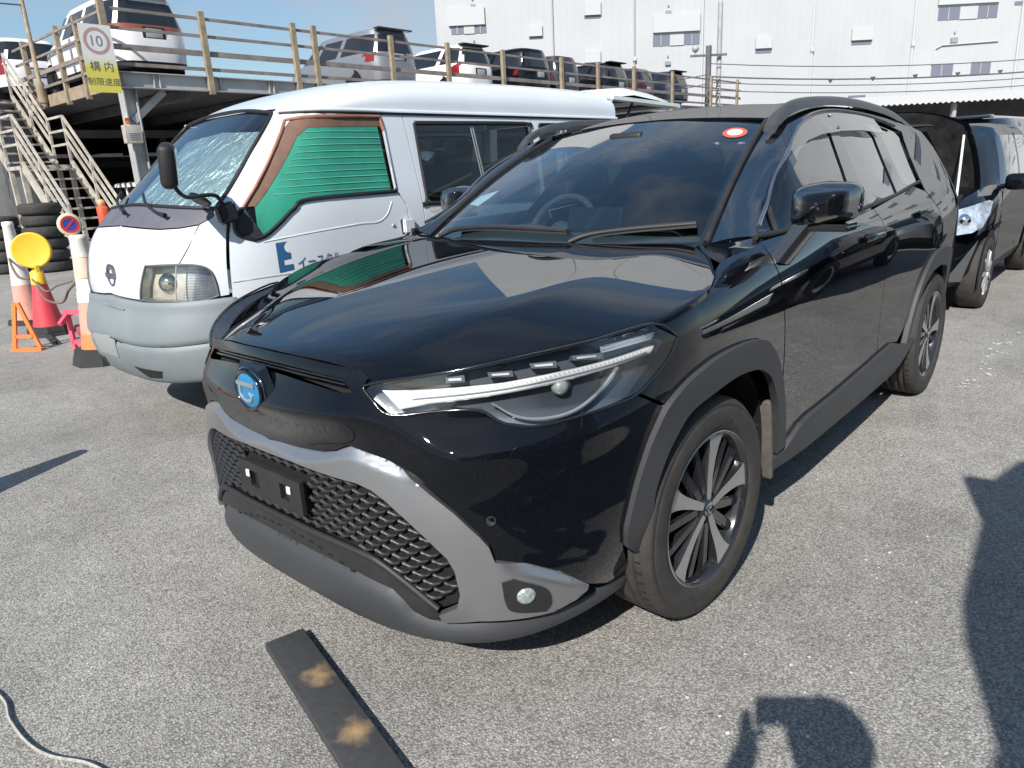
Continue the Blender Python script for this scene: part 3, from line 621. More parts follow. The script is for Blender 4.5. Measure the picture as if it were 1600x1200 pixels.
# grille lower border bar and plate bracket
P = wall(np.array([-a for a, b in gb[::-1]]+[a for a, b in gb[1:]]), np.array([b for a, b in gb[::-1]]+[b for a, b in gb[1:]]))
bm = bmesh.new(); tube(bm, [tuple(p) for p in crom(P, 5)], .010, 8); bm_obj('grille_border', bm, M_DARK, grille, 60)
bx0 = .906
br = bmesh.new()
for (y0, y1, z0, z1) in ((-.158, .158, .548, .572), (-.158, .158, .474, .500), (-.158, -.10, .500, .548), (-.055, .055, .500, .548), (.10, .158, .500, .548)):
    box(br, (bx0-.006, (y0+y1)/2, (z0+z1)/2), (.012, y1-y0, z1-z0))
box(br, (bx0-.02, 0, .523), (.012, .30, .09))
bracket = bm_obj('plate_bracket', br, M_DARK, car)
for yy, zz_ in ((-.105, .538), (.105, .538)):
    bm = bmesh.new(); box(bm, (bx0+.003, yy, zz_), (.006, .016, .022)); bmesh.ops.bevel(bm, geom=list(bm.edges), offset=.002, segments=1, affect='EDGES')
    bm_obj('clip', bm, M_LAMPW, bracket)
# --- lower intake strip and lip
li = [(0, .410)]+[(a, b-.012) for a, b in OUT['grille_bot']]+[(.432, .262), (.403, .252)]+[(a, b) for a, b in OUT['lip_top'][4::-1]]+[(0, .349)]
strip = wp('lower_intake', sym(li), M_DARK, car, step=.02, th=.006, off=-.004)
for sg in (-1, 1):
    for k in range(9):
        s_ = sg*(.03+.034*k); z_ = .379-.0011*k*k
        p = wall(s_, z_); tu = Vector(wall(s_+.002, z_)-wall(s_-.002, z_)).normalized()
        nn = Vector((tu.y, -tu.x, 0)); nn = nn if nn.x > 0 else -nn
        bm = bmesh.new(); box(bm, Vector(p)-nn*.0075, (.018, .010, .006), Matrix((tu, nn, Vector((0, 0, 1)))).transposed()); bm_obj('intake_slit', bm, M_VOID, strip)
hl = [(0, .349)]+OUT['lip_top'][:-1]+[(.842, .250), (.862, .215), (.855, .178), (.60, .172), (.35, .168), (0, .165)]
lip = wp('front_lip', sym(hl), M_LIP, car, step=.018, th=.03, off=.010, crown=.016, crown_w=.035, gap=.001)
bm = bmesh.new()
ss = np.linspace(-.86, .86, 60); A = wall(ss, 0*ss+.195)*np.array([.975, .98, 1]); B = A*np.array([.80, .86, 1])+np.array([-.06, 0, .004])
va = [bm.verts.new(p) for p in A]; vb = [bm.verts.new(p) for p in B]
for i in range(59): bm.faces.new([va[i], va[i+1], vb[i+1], vb[i]])
bm_obj('undertray', bm, M_VOID, car)
# --- lamps, fenders, doors, both sides
def frame_at(s_, z_):
    p = Vector(wall(s_, z_)); n = fnormals(wall, np.array([s_]), np.array([z_]))[0]; n = Vector(n)
    if n.dot(p-Vector((-1.2, 0, .55))) < 0: n = -n
    return p, n
def on_wall(pts, off):
    pts = np.asarray(pts, float); P = wall(pts[:, 0], pts[:, 1]); N = fnormals(wall, pts[:, 0], pts[:, 1])
    N *= np.sign((N*(P-np.array((-1.2, 0, .55)))).sum(1))[:, None]; return P+N*off
def arc_rear(o): return [(3.74+float(wall(a, b)[0]), b) for a, b in o]
aor = arc_rear(OUT['arch_out']); air = arc_rear(OUT['arch_in'])
aout, ain = OUT['arch_out'], OUT['arch_in']
cr_ = lambda o: [tuple(p) for p in crom(np.array(o), 4)]
SILL0 = .262
for sg in (1, -1):
    side = 'left' if sg > 0 else 'right'
    # headlamp
    hl_ = wp('headlight', sx(lamp, sg), M_LAMPD, car, step=.025, th=0, off=-.045, gap=-.004)
    inner = MW[1](inset(MW[0](np.array(lamp)), .003))
    V = []; F = []
    rs = resample(MW[0](inner), .02); rs = MW[1](rs); A = on_wall(sx(rs, sg), -.002); B = on_wall(sx(rs, sg), -.05); n = len(A)
    F = [(i, (i+1) % n, n+(i+1) % n, n+i) for i in range(n)]
    mesh_obj('lamp_wall', np.concatenate([A, B]), F, M_GLOSSBLACK, hl_)
    wp('lamp_lens', sx(lamp, sg), M_LENS, hl_, step=.022, th=.0, off=.0, gap=.003)
    # rim of the lens
    bm = bmesh.new(); pr = on_wall(sx(crom(np.array(lamp), 4, True), sg), .0005); tube(bm, [tuple(p) for p in pr]+[tuple(pr[0])], .0042, 6, False); bm_obj('lamp_rim', bm, M_GLOSSBLACK, hl_, 70)
    wp('daytime_strip', sx(OUT['drl'], sg), mat('lamp_ribbed', (.92, .94, .94), .30, .0, .4), hl_, step=.012, th=.012, off=-.014, gap=0.0, crown=.004, crown_w=.006)
    # ribs on the strip
    dr = np.array(OUT['drl']); top = dr[:7]; bot = dr[7:][::-1]; bm = bmesh.new()
    for s_ in np.arange(.41, .83, .0085):
        zt = np.interp(s_, top[:, 0], top[:, 1]); zb = np.interp(s_, bot[:, 0], bot[:, 1]); q = on_wall(sx([(s_, zt-.002), (s_+.004, zt*.5+zb*.5)], sg), -.0130); beam(bm, q[0], q[1], .0028, .0028)
    bm_obj('daytime_rib', bm, mat('rib_white', (.80, .82, .83), .25, .2), hl_)['kind'] = 'stuff'
    q = on_wall(sx([(a, np.interp(a, top[:, 0], top[:, 1])*.45+np.interp(a, bot[:, 0], bot[:, 1])*.55) for a in np.linspace(.40, .84, 30)], sg), -.0135); bm = bmesh.new(); tube(bm, [tuple(p) for p in q], .0022, 5); bm_obj('daytime_edge', bm, M_LAMPG, hl_, 60)
    for nm in ('led1', 'led2', 'led3', 'led4'):
        q = np.array(OUT[nm]); c = q.mean(0); o = wp('led_module', sx(c+(q-c)*np.array([.9, .72]), sg), mat('led_block', (.20, .225, .25), .15, .4, .8), hl_, step=.012, th=.03, off=-.016, gap=.0)
        q = np.array(OUT[nm]); c = q.mean(0); wp('led_lens', sx(c+(q-c)*np.array([.62, .26]), sg), mat('led_lens', (.80, .85, .86), .15, .2, 1), hl_, step=.01, th=.004, off=-.013, gap=0)
    us = np.array(OUT['upper_strip'])
    wp('reflector_strip', sx(us, sg), mat('reflector_bright', (.72, .75, .77), .22, .4), hl_, step=.012, th=.01, off=-.014, gap=0)
    mid = (us[0]+us[3])/2; mid2 = (us[1]+us[2])/2; bm = bmesh.new(); q = on_wall(sx([us[0], us[1]], sg), -.011); beam(bm, q[0], q[1], .003, .003); q = on_wall(sx([mid, mid2], sg), -.011); beam(bm, q[0], q[1], .003, .003); bm_obj('reflector_edge', bm, M_CHROME, hl_)
    cp = on_wall(sx(crom(np.array(OUT['curve']), 6), sg), -.022); bm = bmesh.new(); tube(bm, [tuple(p) for p in cp], [.003+.004*k/(len(cp)-1) for k in range(len(cp))], 6); bm_obj('lamp_blade', bm, M_LAMPG, hl_, 60)
    p, n = frame_at(sg*.661, .83); n = Vector((.80, .60*sg, 0)).normalized()
    q = n.to_track_quat('Z', 'Y').to_matrix().to_4x4(); q.translation = p-n*.042
    V, F = lathe([(0, .030), (.011, .028), (.019, .019), (.0225, .007), (.023, 0), (.027, 0), (.029, -.02)], 28)
    o = mesh_obj('projector', V, F, M_CHROME, hl_, mats=[mat('projector_glass', (.62, .72, .66), .08, .35, 1), M_LAMPD], midx=[0 if i//28 < 4 else 1 for i in range(len(F))]); o.matrix_local = q
    # fog lamp
    fg = wp('fog_light', sx(OUT['fog_frame'], sg), M_DARK, car, step=.012, th=.03, off=.0165, gap=0, smooth_outline=True)
    p, n = frame_at(sg*.578, .336); q = n.to_track_quat('Z', 'Y').to_matrix().to_4x4(); q.translation = p+n*.019
    V, F = lathe([(0, .006), (.015, .005), (.022, .001), (.024, -.004), (.027, -.004), (.028, -.01)], 28)
    o = mesh_obj('fog_lens', V, F, M_CHROME, fg, mats=[mat('fog_glass', (.42, .47, .45), .18, .45, 1, noise=(140, .5)), M_LAMPD], midx=[0 if i//28 < 3 else 1 for i in range(len(F))]); o.matrix_local = q
    # fender
    fo = OUT['hoodside'][:-1]+[(1.225, 1.050), (1.29, 1.058), (1.40, 1.066), (1.500, 1.076), (1.494, 1.05), (1.490, 1.007), (1.508, .946), (1.528, .872), (1.575, .688), (1.600, .56), (1.640, .37)]
    fo += aout[-2:4:-1]+[(.864, .748), (.798, .799), (.869, .855), (.910, .909)]
    wp('fender', sx(fo, sg), M_PAINT, car, step=.022, th=.008)
    arch = wp('wheel_arch_trim', sx(cr_(aout)+cr_(ain), sg), M_CLAD, car, step=.014, th=.024, off=.016, gap=.001)
    # doors
    df = [(1.498, 1.080), (1.493, 1.007), (1.511, .946), (1.531, .872), (1.578, .688), (1.603, .56), (1.66, .352)]
    fdo = df+OUT['sill_top'][1:6]+[(2.705, .454)]+OUT['door_mid'][-2::-1]+[(2.296, 1.103), (1.781, 1.093)]
    fd = wp('front_door', sx(fdo, sg), M_PAINT, car, step=.026, th=.008)
    rdo = OUT['door_mid'][:-1]+[(2.706, .454)]+[(2.935, .462), (3.05, .44)]+[p for p in aor[::-1] if 3.12 < p[0] < 3.60 and p[1] > .44]+[(3.60, .84), (3.73, .944), (3.66, 1.026), (3.52, 1.125), (3.321, 1.160)]
    rd = wp('rear_door', sx(rdo, sg), M_PAINT, car, step=.026, th=.008)
    qo = [(3.525, 1.13), (3.665, 1.026), (3.735, .944), (3.605, .84)]+[p for p in aor[::-1] if p[0] >= 3.58]+[(4.2, .38), (4.45, .40), (4.45, 1.22), (4.36, 1.34), (4.2, 1.43), (3.95, 1.46), (3.72, 1.435), (3.66, 1.38), (3.60, 1.29), (3.545, 1.19)]
    wp('rear_quarter', sx(qo, sg), M_PAINT, car, step=.03, th=.008)
    wp('rear_arch_trim', sx(cr_(aor)+cr_(air), sg), M_CLAD, car, step=.02, th=.024, off=.016, gap=.001)
    so_ = OUT['sill_top']+[(3.20, .30), (3.10, SILL0), (1.70, SILL0), (1.615, .262), (1.600, .33)]
    sill = wp('sill_trim', sx(so_, sg), M_CLAD, car, step=.022, th=.02, off=.016, gap=.001)
    # sill underside
    xs = np.linspace(1.6, 3.2, 12); A = on_wall(sx([(a, SILL0+.003) for a in xs], sg), .004); B = A*np.array([1, .80, 1]); F = [(i, i+1, 12+i+1, 12+i) for i in range(11)]
    mesh_obj('sill_underside', np.concatenate([A, B]), F, M_VOID, car)
    # handles
    for par, (hs, hz) in ((fd, (2.44, 1.000)), (rd, (3.30, 1.030))):
        q = on_wall(sx([(hs-.11, hz), (hs-.06, hz+.004), (hs, hz+.005), (hs+.06, hz+.004), (hs+.10, hz)], sg), .026); q[0] = on_wall(sx([(hs-.11, hz)], sg), .006)[0]; q[-1] = on_wall(sx([(hs+.10, hz)], sg), .006)[0]
        bm = bmesh.new(); tube(bm, [tuple(p) for p in crom(q, 5)], .0125, 8); bm_obj('door_handle', bm, M_PAINT, par, 60)
        V = on_wall(sx([(hs-.05+.05*math.cos(t), hz+.018*math.sin(t)) for t in np.linspace(0, 2*np.pi, 20, False)], sg), .0015); mesh_obj('handle_recess', V, [tuple(range(20))], M_VOID, par)
    # side glass
    al = OUT['aline']
    AL = [tuple(p) for p in crom(np.array(al), 4)]
    fwo = [(1.53, 1.098)]+[p for p in AL if 1.56 < p[0] < 2.50]+[(2.55, 1.472), (2.50, 1.30), (2.363, 1.107), (1.781, 1.098)]
    wp('window_glass', sx(fwo, sg), M_SIDEGL, fd, step=.04, th=0, off=-.012, gap=.0)
    wp('window_pillar', sx([(2.50, 1.484), (2.66, 1.486), (2.66, 1.40), (2.545, 1.105), (2.352, 1.104), (2.47, 1.27), (2.55, 1.41)], sg), M_GLOSSBLACK, fd, step=.04, th=.006, off=-.006, gap=.0)
    wp('window_glass', sx([(2.62, 1.484)]+[p for p in AL if 2.70 < p[0] < 3.12]+[(3.15, 1.46), (3.182, 1.406), (3.03, 1.146), (2.545, 1.112)], sg), M_PRIVGL, rd, step=.04, th=0, off=-.012, gap=0)
    wp('window_pillar', sx([(3.09, 1.47), (3.27, 1.45), (3.283, 1.40), (3.203, 1.151), (3.02, 1.140), (3.155, 1.40)], sg), M_GLOSSBLACK, rd, step=.04, th=.006, off=-.006, gap=0)
    wp('quarter_glass', sx([(3.24, 1.462)]+[p for p in AL if 3.26 < p[0] < 3.64]+[(3.66, 1.385), (3.60, 1.294), (3.525, 1.190), (3.387, 1.158), (3.20, 1.150), (3.27, 1.40)], sg), M_PRIVGL, car, step=.04, th=0, off=-.010, gap=0)
    # quarter light divider at the mirror
    q = on_wall(sx([(1.651, 1.098), (1.742, 1.200)], sg), -.010); bm = bmesh.new(); beam(bm, q[0], q[1], .016, .012); bm_obj('window_divider', bm, M_DARK, fd)
    # belt mouldings
    q = on_wall(sx(crom(np.array([(1.50, 1.090), (1.781, 1.097), (2.296, 1.108), (2.53, 1.118)]), 6), sg), .002); bm = bmesh.new(); tube(bm, [tuple(p) for p in q], .0095, 6); bm_obj('belt_moulding', bm, M_DARK, fd, 60)
    q = on_wall(sx(crom(np.array([(2.535, 1.118), (3.0, 1.140), (3.321, 1.163), (3.50, 1.172)]), 6), sg), .002); bm = bmesh.new(); tube(bm, [tuple(p) for p in q], .0095, 6); bm_obj('belt_moulding', bm, M_DARK, rd, 60)
    # rain visors; bright metal strip stands for the highlight along their edge
    vtop = [p for p in AL if 1.66 < p[0] < 3.30]
    vlow = [(3.275, 1.408), (2.938, 1.420), (2.64, 1.416), (2.391, 1.402), (2.196, 1.378), (2.04, 1.335), (1.90, 1.265), (1.72, 1.195)]
    wp('rain_visor', sx(vtop+vlow, sg), M_VISOR, fd, step=.03, th=.003, off=.012, gap=0)
    q = on_wall(sx([p for p in AL if 1.52 < p[0] < 3.60], sg), .010); bm = bmesh.new(); tube(bm, [tuple(p) for p in q], .007, 6); bm_obj('visor_edge_highlight', bm, mat('highlight_metal', (.30, .32, .34), .22, .9), car, 60)
    for (a, b) in ((2.60, 1.478), (2.625, 1.430)):
        p, n = frame_at(sg*a, b); bm = bmesh.new(); bmesh.ops.create_icosphere(bm, subdivisions=2, radius=.007, matrix=Matrix.Translation(p+n*.014)); bm_obj('visor_clip', bm, M_CHROME, fd, 60)
    # pillar and cant rail loft
    tt = np.linspace(0, 1, 48); c1 = []; c2 = []
    ALs = np.array(AL); acc = np.r_[0, np.cumsum(np.linalg.norm(np.diff(wall(ALs[:, 0], ALs[:, 1]), axis=0), axis=1))]
    for t in tt:
        if t < .34: c1.append(wscreen(np.array(WS0), np.array(t/.34))[()])
        else: c1.append(roof(np.array(-1.09-(t-.34)/.66*2.0), np.array(.535+.05*sstep(.34, .5, t)))[()])
    c1 = np.array(c1)
    xal = 1.1-ALs[:, 0]
    for t, p in zip(tt, c1):
        if t < .34:
            f_ = t/.34*.30; L_ = acc[-1]*f_
        else: L_ = acc[-1]*(.30+(t-.34)/.66*.70)
        c2.append((np.interp(L_, acc, ALs[:, 0]), np.interp(L_, acc, ALs[:, 1])))
    c2 = wall(np.array([p[0] for p in c2]), np.array([p[1] for p in c2]))
    m_ = 8; V = []; F = []
    for i in range(48):
        d = c2[i]-c1[i]; nrm = np.array([.25, .75, .60]); nrm = nrm/np.linalg.norm(nrm)
        for j in range(m_+1):
            u = j/m_; p = c1[i]+d*u+nrm*(.016*math.sin(math.pi*u)); V.append((p[0], p[1]*sg, p[2]))
    for i in range(47):
        for j in range(m_):
            a = i*(m_+1)+j; q = (a, a+1, a+m_+2, a+m_+1); F.append(q if sg < 0 else q[::-1])
    mesh_obj('side_frame', V, F, M_PAINT, car)
    # black edge moulding of the windscreen
    q = [tuple(np.array(wscreen(np.array(WS0), np.array(t)))*np.array([1, sg, 1])+np.array([.004, 0, .006])) for t in np.linspace(0, 1, 14)]
    bm = bmesh.new(); tube(bm, q, .010, 6); bm_obj('screen_moulding', bm, M_DARK, car, 60)
    # pillar foot
    a0 = np.array(wscreen(np.array(WS0), np.array(0.)))*np.array([1, sg, 1]); h1 = hood(np.array(-.235), np.array(.733)); h2 = hood(np.array(-.338), np.array(.635))
    V = [a0, wall(sg*1.52, 1.092), wall(sg*1.505, 1.074), wall(sg*1.40, 1.064), wall(sg*1.29, 1.056), wall(sg*1.225, 1.048), h1*np.array([1, sg, 1])-np.array([0, 0, .006]), h2*np.array([1, sg, 1])-np.array([0, 0, .006])]
    cen_ = np.mean(V, 0)+np.array([0, 0, .004]); V.append(cen_); mesh_obj('pillar_foot', V, [((k, (k+1) % 8, 8) if sg < 0 else (8, (k+1) % 8, k)) for k in range(8)], M_PAINT, car)
    # roof rail: arched bar on feet
    rp_ = [(-.95, 1.452), (-1.02, 1.500), (-1.17, 1.545), (-1.41, 1.568), (-1.75, 1.576), (-2.1, 1.566), (-2.5, 1.535), (-2.85, 1.475)]
    rc = crom(np.array(rp_), 5); bm = bmesh.new()
    prev = None
    for k, (x, z) in enumerate(rc):
        hgt = .030 if 3 < k < len(rc)-4 else .022
        ring = [bm.verts.new((x, sg*(.606+dy), z+dz-.006)) for dy, dz in ((-.020, -hgt), (-.017, -.006), (-.008, .0), (.012, -.002), (.022, -.014), (.026, -hgt-.01))]
        if prev:
            for i in range(6): bm.faces.new([prev[i], prev[(i+1) % 6], ring[(i+1) % 6], ring[i]])
        else: bm.faces.new(ring)
        prev = ring
    bm.faces.new(prev); bm_obj('roof_rail', bm, mat('rail_plastic', (.050, .052, .056), .42, noise=(8, .15)), car, 50)
    # mirror
    mr = bpy.data.objects.new('wing_mirror', None)
    prof = [(-.070, .60, .58), (-.062, .93, .93), (-.02, 1.02, 1.04), (.02, .98, 1.0), (.05, .84, .84), (.070, .55, .55), (.076, .25, .25), (.077, .03, .03)]
    V = []; F = []; n = 24
    for i, (dx, a, b) in enumerate(prof):
        for k in range(n):
            t = 2*math.pi*k/n; cx, cz = math.cos(t), math.sin(t); e_ = .42
            yy = .095*a*abs(cx)**e_*np.sign(cx); zz = .066*b*abs(cz)**e_*np.sign(cz)
            zz *= 1-.22*(yy/.095 if yy > 0 else 0)
            V.append((-.495+dx-.10*yy, sg*(.985+yy), 1.184+zz+.10*yy))
    for i in range(len(prof)-1):
        for k in range(n):
            q = (i*n+k, i*n+(k+1) % n, (i+1)*n+(k+1) % n, (i+1)*n+k); F.append(q if sg < 0 else q[::-1])
    F.append(tuple(range(n)))
    F.append(tuple(range((len(prof)-1)*n, len(prof)*n)))
    if sg < 0:    # the far mirror is folded back along the glass
        rz_ = Matrix.Rotation(R(-68), 3, 'Z'); pv = Vector((-.49, -.915, 1.15)); V = [tuple(pv+Vector((-.24, .04, .02))+rz_ @ (Vector(v)-pv)) for v in V]
    mirr = mesh_obj('wing_mirror', V, F, M_PAINT, car)
    if sg > 0:
        bm = bmesh.new(); pr_ = None
        for (x, y, z, a, b) in ((-.455, .868, 1.005, .050, .022), (-.462, .895, 1.050, .046, .024), (-.478, .925, 1.100, .042, .026), (-.490, .950, 1.135, .050, .030)):
            rg_ = [bm.verts.new((x+dx*a, y+dy*b, z+dx*.010)) for dx, dy in ((1, -1), (1, .6), (.5, 1), (-.6, 1), (-1, .5), (-1, -1))]
            if pr_:
                for k in range(6): bm.faces.new([pr_[k], pr_[(k+1) % 6], rg_[(k+1) % 6], rg_[k]])
            pr_ = rg_
        bm_obj('mirror_stalk', bm, mat('stalk_gloss', (.03, .032, .036), .22, 0, .8, .05), mirr, 40)
    # dark lower half of the mirror
    V2 = []; n2 = 14
    bm = bmesh.new()
    box(bm, (-.50, sg*.99, 1.118) if sg > 0 else (-.80, -.89, 1.13), (.115, .165, .022) if sg > 0 else (.165, .10, .022)); bmesh.ops.bevel(bm, geom=list(bm.edges), offset=.009, segments=2, affect='EDGES'); bm_obj('mirror_base', bm, M_GLOSSBLACK, mirr, 40)
# --- glazing, roof, tail
ws_o = [(-.655, .0), (.655, .0), (.655, 1.), (-.655, 1.)]
ws_o = resample(np.array(ws_o), .05)
panel('windscreen', wscreen, ws_o, M_SCREEN, car, th=0, step=.05, off=0, centre=(-1.6, 0, .6))
panel('screen_band', wscreen, [(-.65, .965), (.65, .965), (.65, 1.0), (-.65, 1.0)], M_VOID, car, th=0, step=.05, off=-.004, centre=(-1.6, 0, .6))
for sg in (1, -1): panel('screen_band', wscreen, [(sg*.632, .0), (sg*.652, .0), (sg*.652, .99), (sg*.632, .99)], M_VOID, car, th=0, step=.05, off=-.004, centre=(-1.6, 0, .6))
ro = resample(np.array([(-1.03, -.585), (-1.10, -.585), (-3.2, -.585), (-3.3, 0), (-3.2, .585), (-1.10, .585), (-1.06, .5), (-1.035, .3), (-1.03, 0), (-1.035, -.3), (-1.06, -.5)]), .1)
panel('roof', roof, [(-1.048, 0), (-1.060, .3), (-1.100, .53), (-1.6, .585), (-3.15, .585), (-3.3, 0), (-3.15, -.585), (-1.6, -.585), (-1.100, -.53), (-1.060, -.3)], M_PAINT, car, th=.01, step=.06, centre=(-1.8, 0, 0))
# tailgate and rear bumper
zs = np.array([.25, .40, .55, .75, .95, 1.10, 1.22, 1.33, 1.43]); V = []; F = []; nn_ = 17
for i, z in enumerate(zs):
    e = wall(4.44, min(z, 1.5)); back = [-3.50, -3.56, -3.57, -3.54, -3.50, -3.46, -3.42, -3.36, -3.30][i]
    for k in range(nn_):
        u = k/(nn_-1)*2-1; V.append((e[0]+(back-e[0])*(1-abs(u)**3.2), e[1]*u, z))
for i in range(len(zs)-1):
    for k in range(nn_-1): a = i*nn_+k; F.append((a, a+1, a+nn_+1, a+nn_))
idx = [1 if zs[f[0]//nn_] >= 1.05 and zs[f[0]//nn_] < 1.4 and 2 <= f[0] % nn_ <= 13 else (2 if zs[f[0]//nn_] < .4 else 0) for f in F]
mesh_obj('tailgate', V, F, M_PAINT, car, mats=[M_PAINT, M_GLOSSBLACK, M_CLAD], midx=idx)
for sg in (1, -1):
    bm = bmesh.new(); p = wall(sg*4.38, .98); box(bm, (p[0]-.08, p[1]-sg*.12, .98), (.14, .14, .14)); bmesh.ops.bevel(bm, geom=list(bm.edges), offset=.03, segments=2, affect='EDGES'); bm_obj('tail_light', bm, M_RED, car, 40)
# underbody floor
mesh_obj('underbody', [(.55, -.62, .24), (.55, .62, .24), (-3.4, .62, .26), (-3.4, -.62, .26), (.55, -.62, .60), (.55, .62, .60), (-3.4, .62, .60), (-3.4, -.62, .60)], [(0, 3, 2, 1), (4, 5, 6, 7), (0, 1, 5, 4), (1, 2, 6, 5), (2, 3, 7, 6), (3, 0, 4, 7)], M_VOID, car, False)
# --- cowl and wipers
V = []; F = []; ys = np.linspace(-.68, .68, 25)
for y in ys:
    xb = float(sWB(abs(y))); V += [(xb+.085, y, 1.048-.006*(y/.7)**2), (xb+.03, y, 1.052-.006*(y/.7)**2), (xb-.012, y, 1.070-.006*(y/.7)**2)]
for i in range(24):
    for j in range(2): a = i*3+j; F.append((a, a+3, a+4, a+1))
mesh_obj('cowl', V, F, M_DARK, car)
def ws_pts(L, off):
    L = np.asarray(L, float); P = wscreen(L[:, 0], L[:, 1]); N = fnormals(wscreen, L[:, 0], L[:, 1]); N *= np.sign(N[:, 2])[:, None]; return P+N*off
for pts in ([(.20, -.03), (.26, .015), (.40, .050), (.61, .085)], [(-.52, -.02), (-.44, .030), (-.20, .050), (.16, .035)]):
    c_ = ws_pts(crom(np.array(pts), 6), .024); bm = bmesh.new(); tube(bm, [tuple(p) for p in c_], [.011-.004*k/(len(c_)-1) for k in range(len(c_))], 8); w_ = bm_obj('wiper', bm, M_DARK, car, 60)
    c2_ = ws_pts(crom(np.array(pts), 6)[6:]+np.array([0, .008]), .016); bm = bmesh.new()
    for a, b in zip(c2_, c2_[1:]): beam(bm, a, b, .030, .020)
    bm_obj('wiper_blade', bm, mat('wiper_rubber', (.03, .03, .032), .5), w_)
# --- cabin
V = []; F = []
for y in np.linspace(-.66, .66, 15):
    xb = float(sWB(abs(y)))-.01
    hump = .055*math.exp(-((y+.36)/.17)**2)
    V += [(xb-.02, y, 1.045), (xb-.15, y, 1.060), (xb-.32, y, 1.062+hump*.7), (xb-.42, y, 1.045+hump), (xb-.47, y, .98), (xb-.45, y, .70)]
for i in range(14):
    for j in range(5): a = i*6+j; F.append((a, a+6, a+7, a+1))
dash = mesh_obj('dashboard', V, F, M_DASH, car)
rbox('display_screen', (-.72, -.02, 1.115), (.02, .27, .105), .006, M_GLOSSBLACK, dash, Euler((0, R(-12), 0)).to_matrix())
bm = bmesh.new(); c0 = Vector((-.93, -.36, 1.03)); ax = Euler((0, R(-24), 0)).to_matrix()
ring = [c0+ax @ Vector((0, .185*math.cos(t), .185*math.sin(t))) for t in np.linspace(0, 2*math.pi, 37)]
tube(bm, ring, .016, 8, False)
for t in (0, math.pi, -math.pi/2): tube(bm, [c0, c0+ax @ Vector((0, .18*math.cos(t), .18*math.sin(t)))], .016, 6)
tube(bm, [c0+Vector((.02, 0, 0)), c0+Vector((.2, 0, -.06))], .05, 8); bmesh.ops.create_icosphere(bm, subdivisions=2, radius=.065, matrix=Matrix.Translation(c0)); bm_obj('steering_wheel', bm, M_INT, car, 60)
for yy in (-.36, .36):
    st_ = rbox('seat', (-1.42, yy, .62), (.52, .50, .16), .05, M_INT, car)
    rbox('seat_back', (-1.70, yy, .95), (.13, .48, .62), .055, M_INT, st_, Euler((0, R(-14), 0)).to_matrix(), taper=(.8, .85))
    rbox('headrest', (-1.79, yy, 1.345), (.09, .25, .17), .04, M_INT, st_, Euler((0, R(-10), 0)).to_matrix())
rbox('rear_bench', (-2.45, 0, .80), (.16, 1.25, .68), .05, M_INT, car, Euler((0, R(-14), 0)).to_matrix())
for yy in (-.38, .38): rbox('rear_headrest', (-2.55, yy, 1.19), (.08, .24, .13), .035, M_INT, car)
mesh_obj('cabin_lining', [(-1.12, -.55, 1.462), (-1.12, .55, 1.462), (-2.2, .56, 1.50), (-2.2, -.56, 1.50), (-3.15, .54, 1.44), (-3.15, -.54, 1.44)], [(0, 1, 2, 3), (3, 2, 4, 5)], mat('headlining', (.20, .20, .20), .9), car)
rbox('rear_view_mirror', (-.92, 0, 1.36), (.03, .24, .065), .012, M_GLOSSBLACK, car)
rbox('sensor_box', (-.98, 0, 1.435), (.14, .16, .05), .015, M_DARK, car)
# roadworthiness sticker and paper on the dash
def sticker(name, u, v, rad, m, parent, off=-.004):
    a = np.linspace(0, 2*np.pi, 24, False); return panel(name, wscreen, np.stack([u+rad/.8*np.cos(a), v+rad/.66*.9*np.sin(a)], 1), m, parent, th=0, step=.02, off=off, centre=(-1.6, 0, .6))
stk = sticker('windscreen_sticker', .555, .850, .043, mat('sticker_red', (.62, .10, .07), .5), car, .002)
sticker('sticker_centre', .555, .850, .027, mat('sticker_white', (.80, .78, .72), .5), stk, .0035)
panel('paper_slip', wscreen, [(-.62, .27), (-.60, .34), (-.49, .38), (-.50, .32), (-.53, .25)], mat('paper', (.75, .80, .78), .7), car, th=0, step=.03, off=-.006, centre=(-1.6, 0, .6))
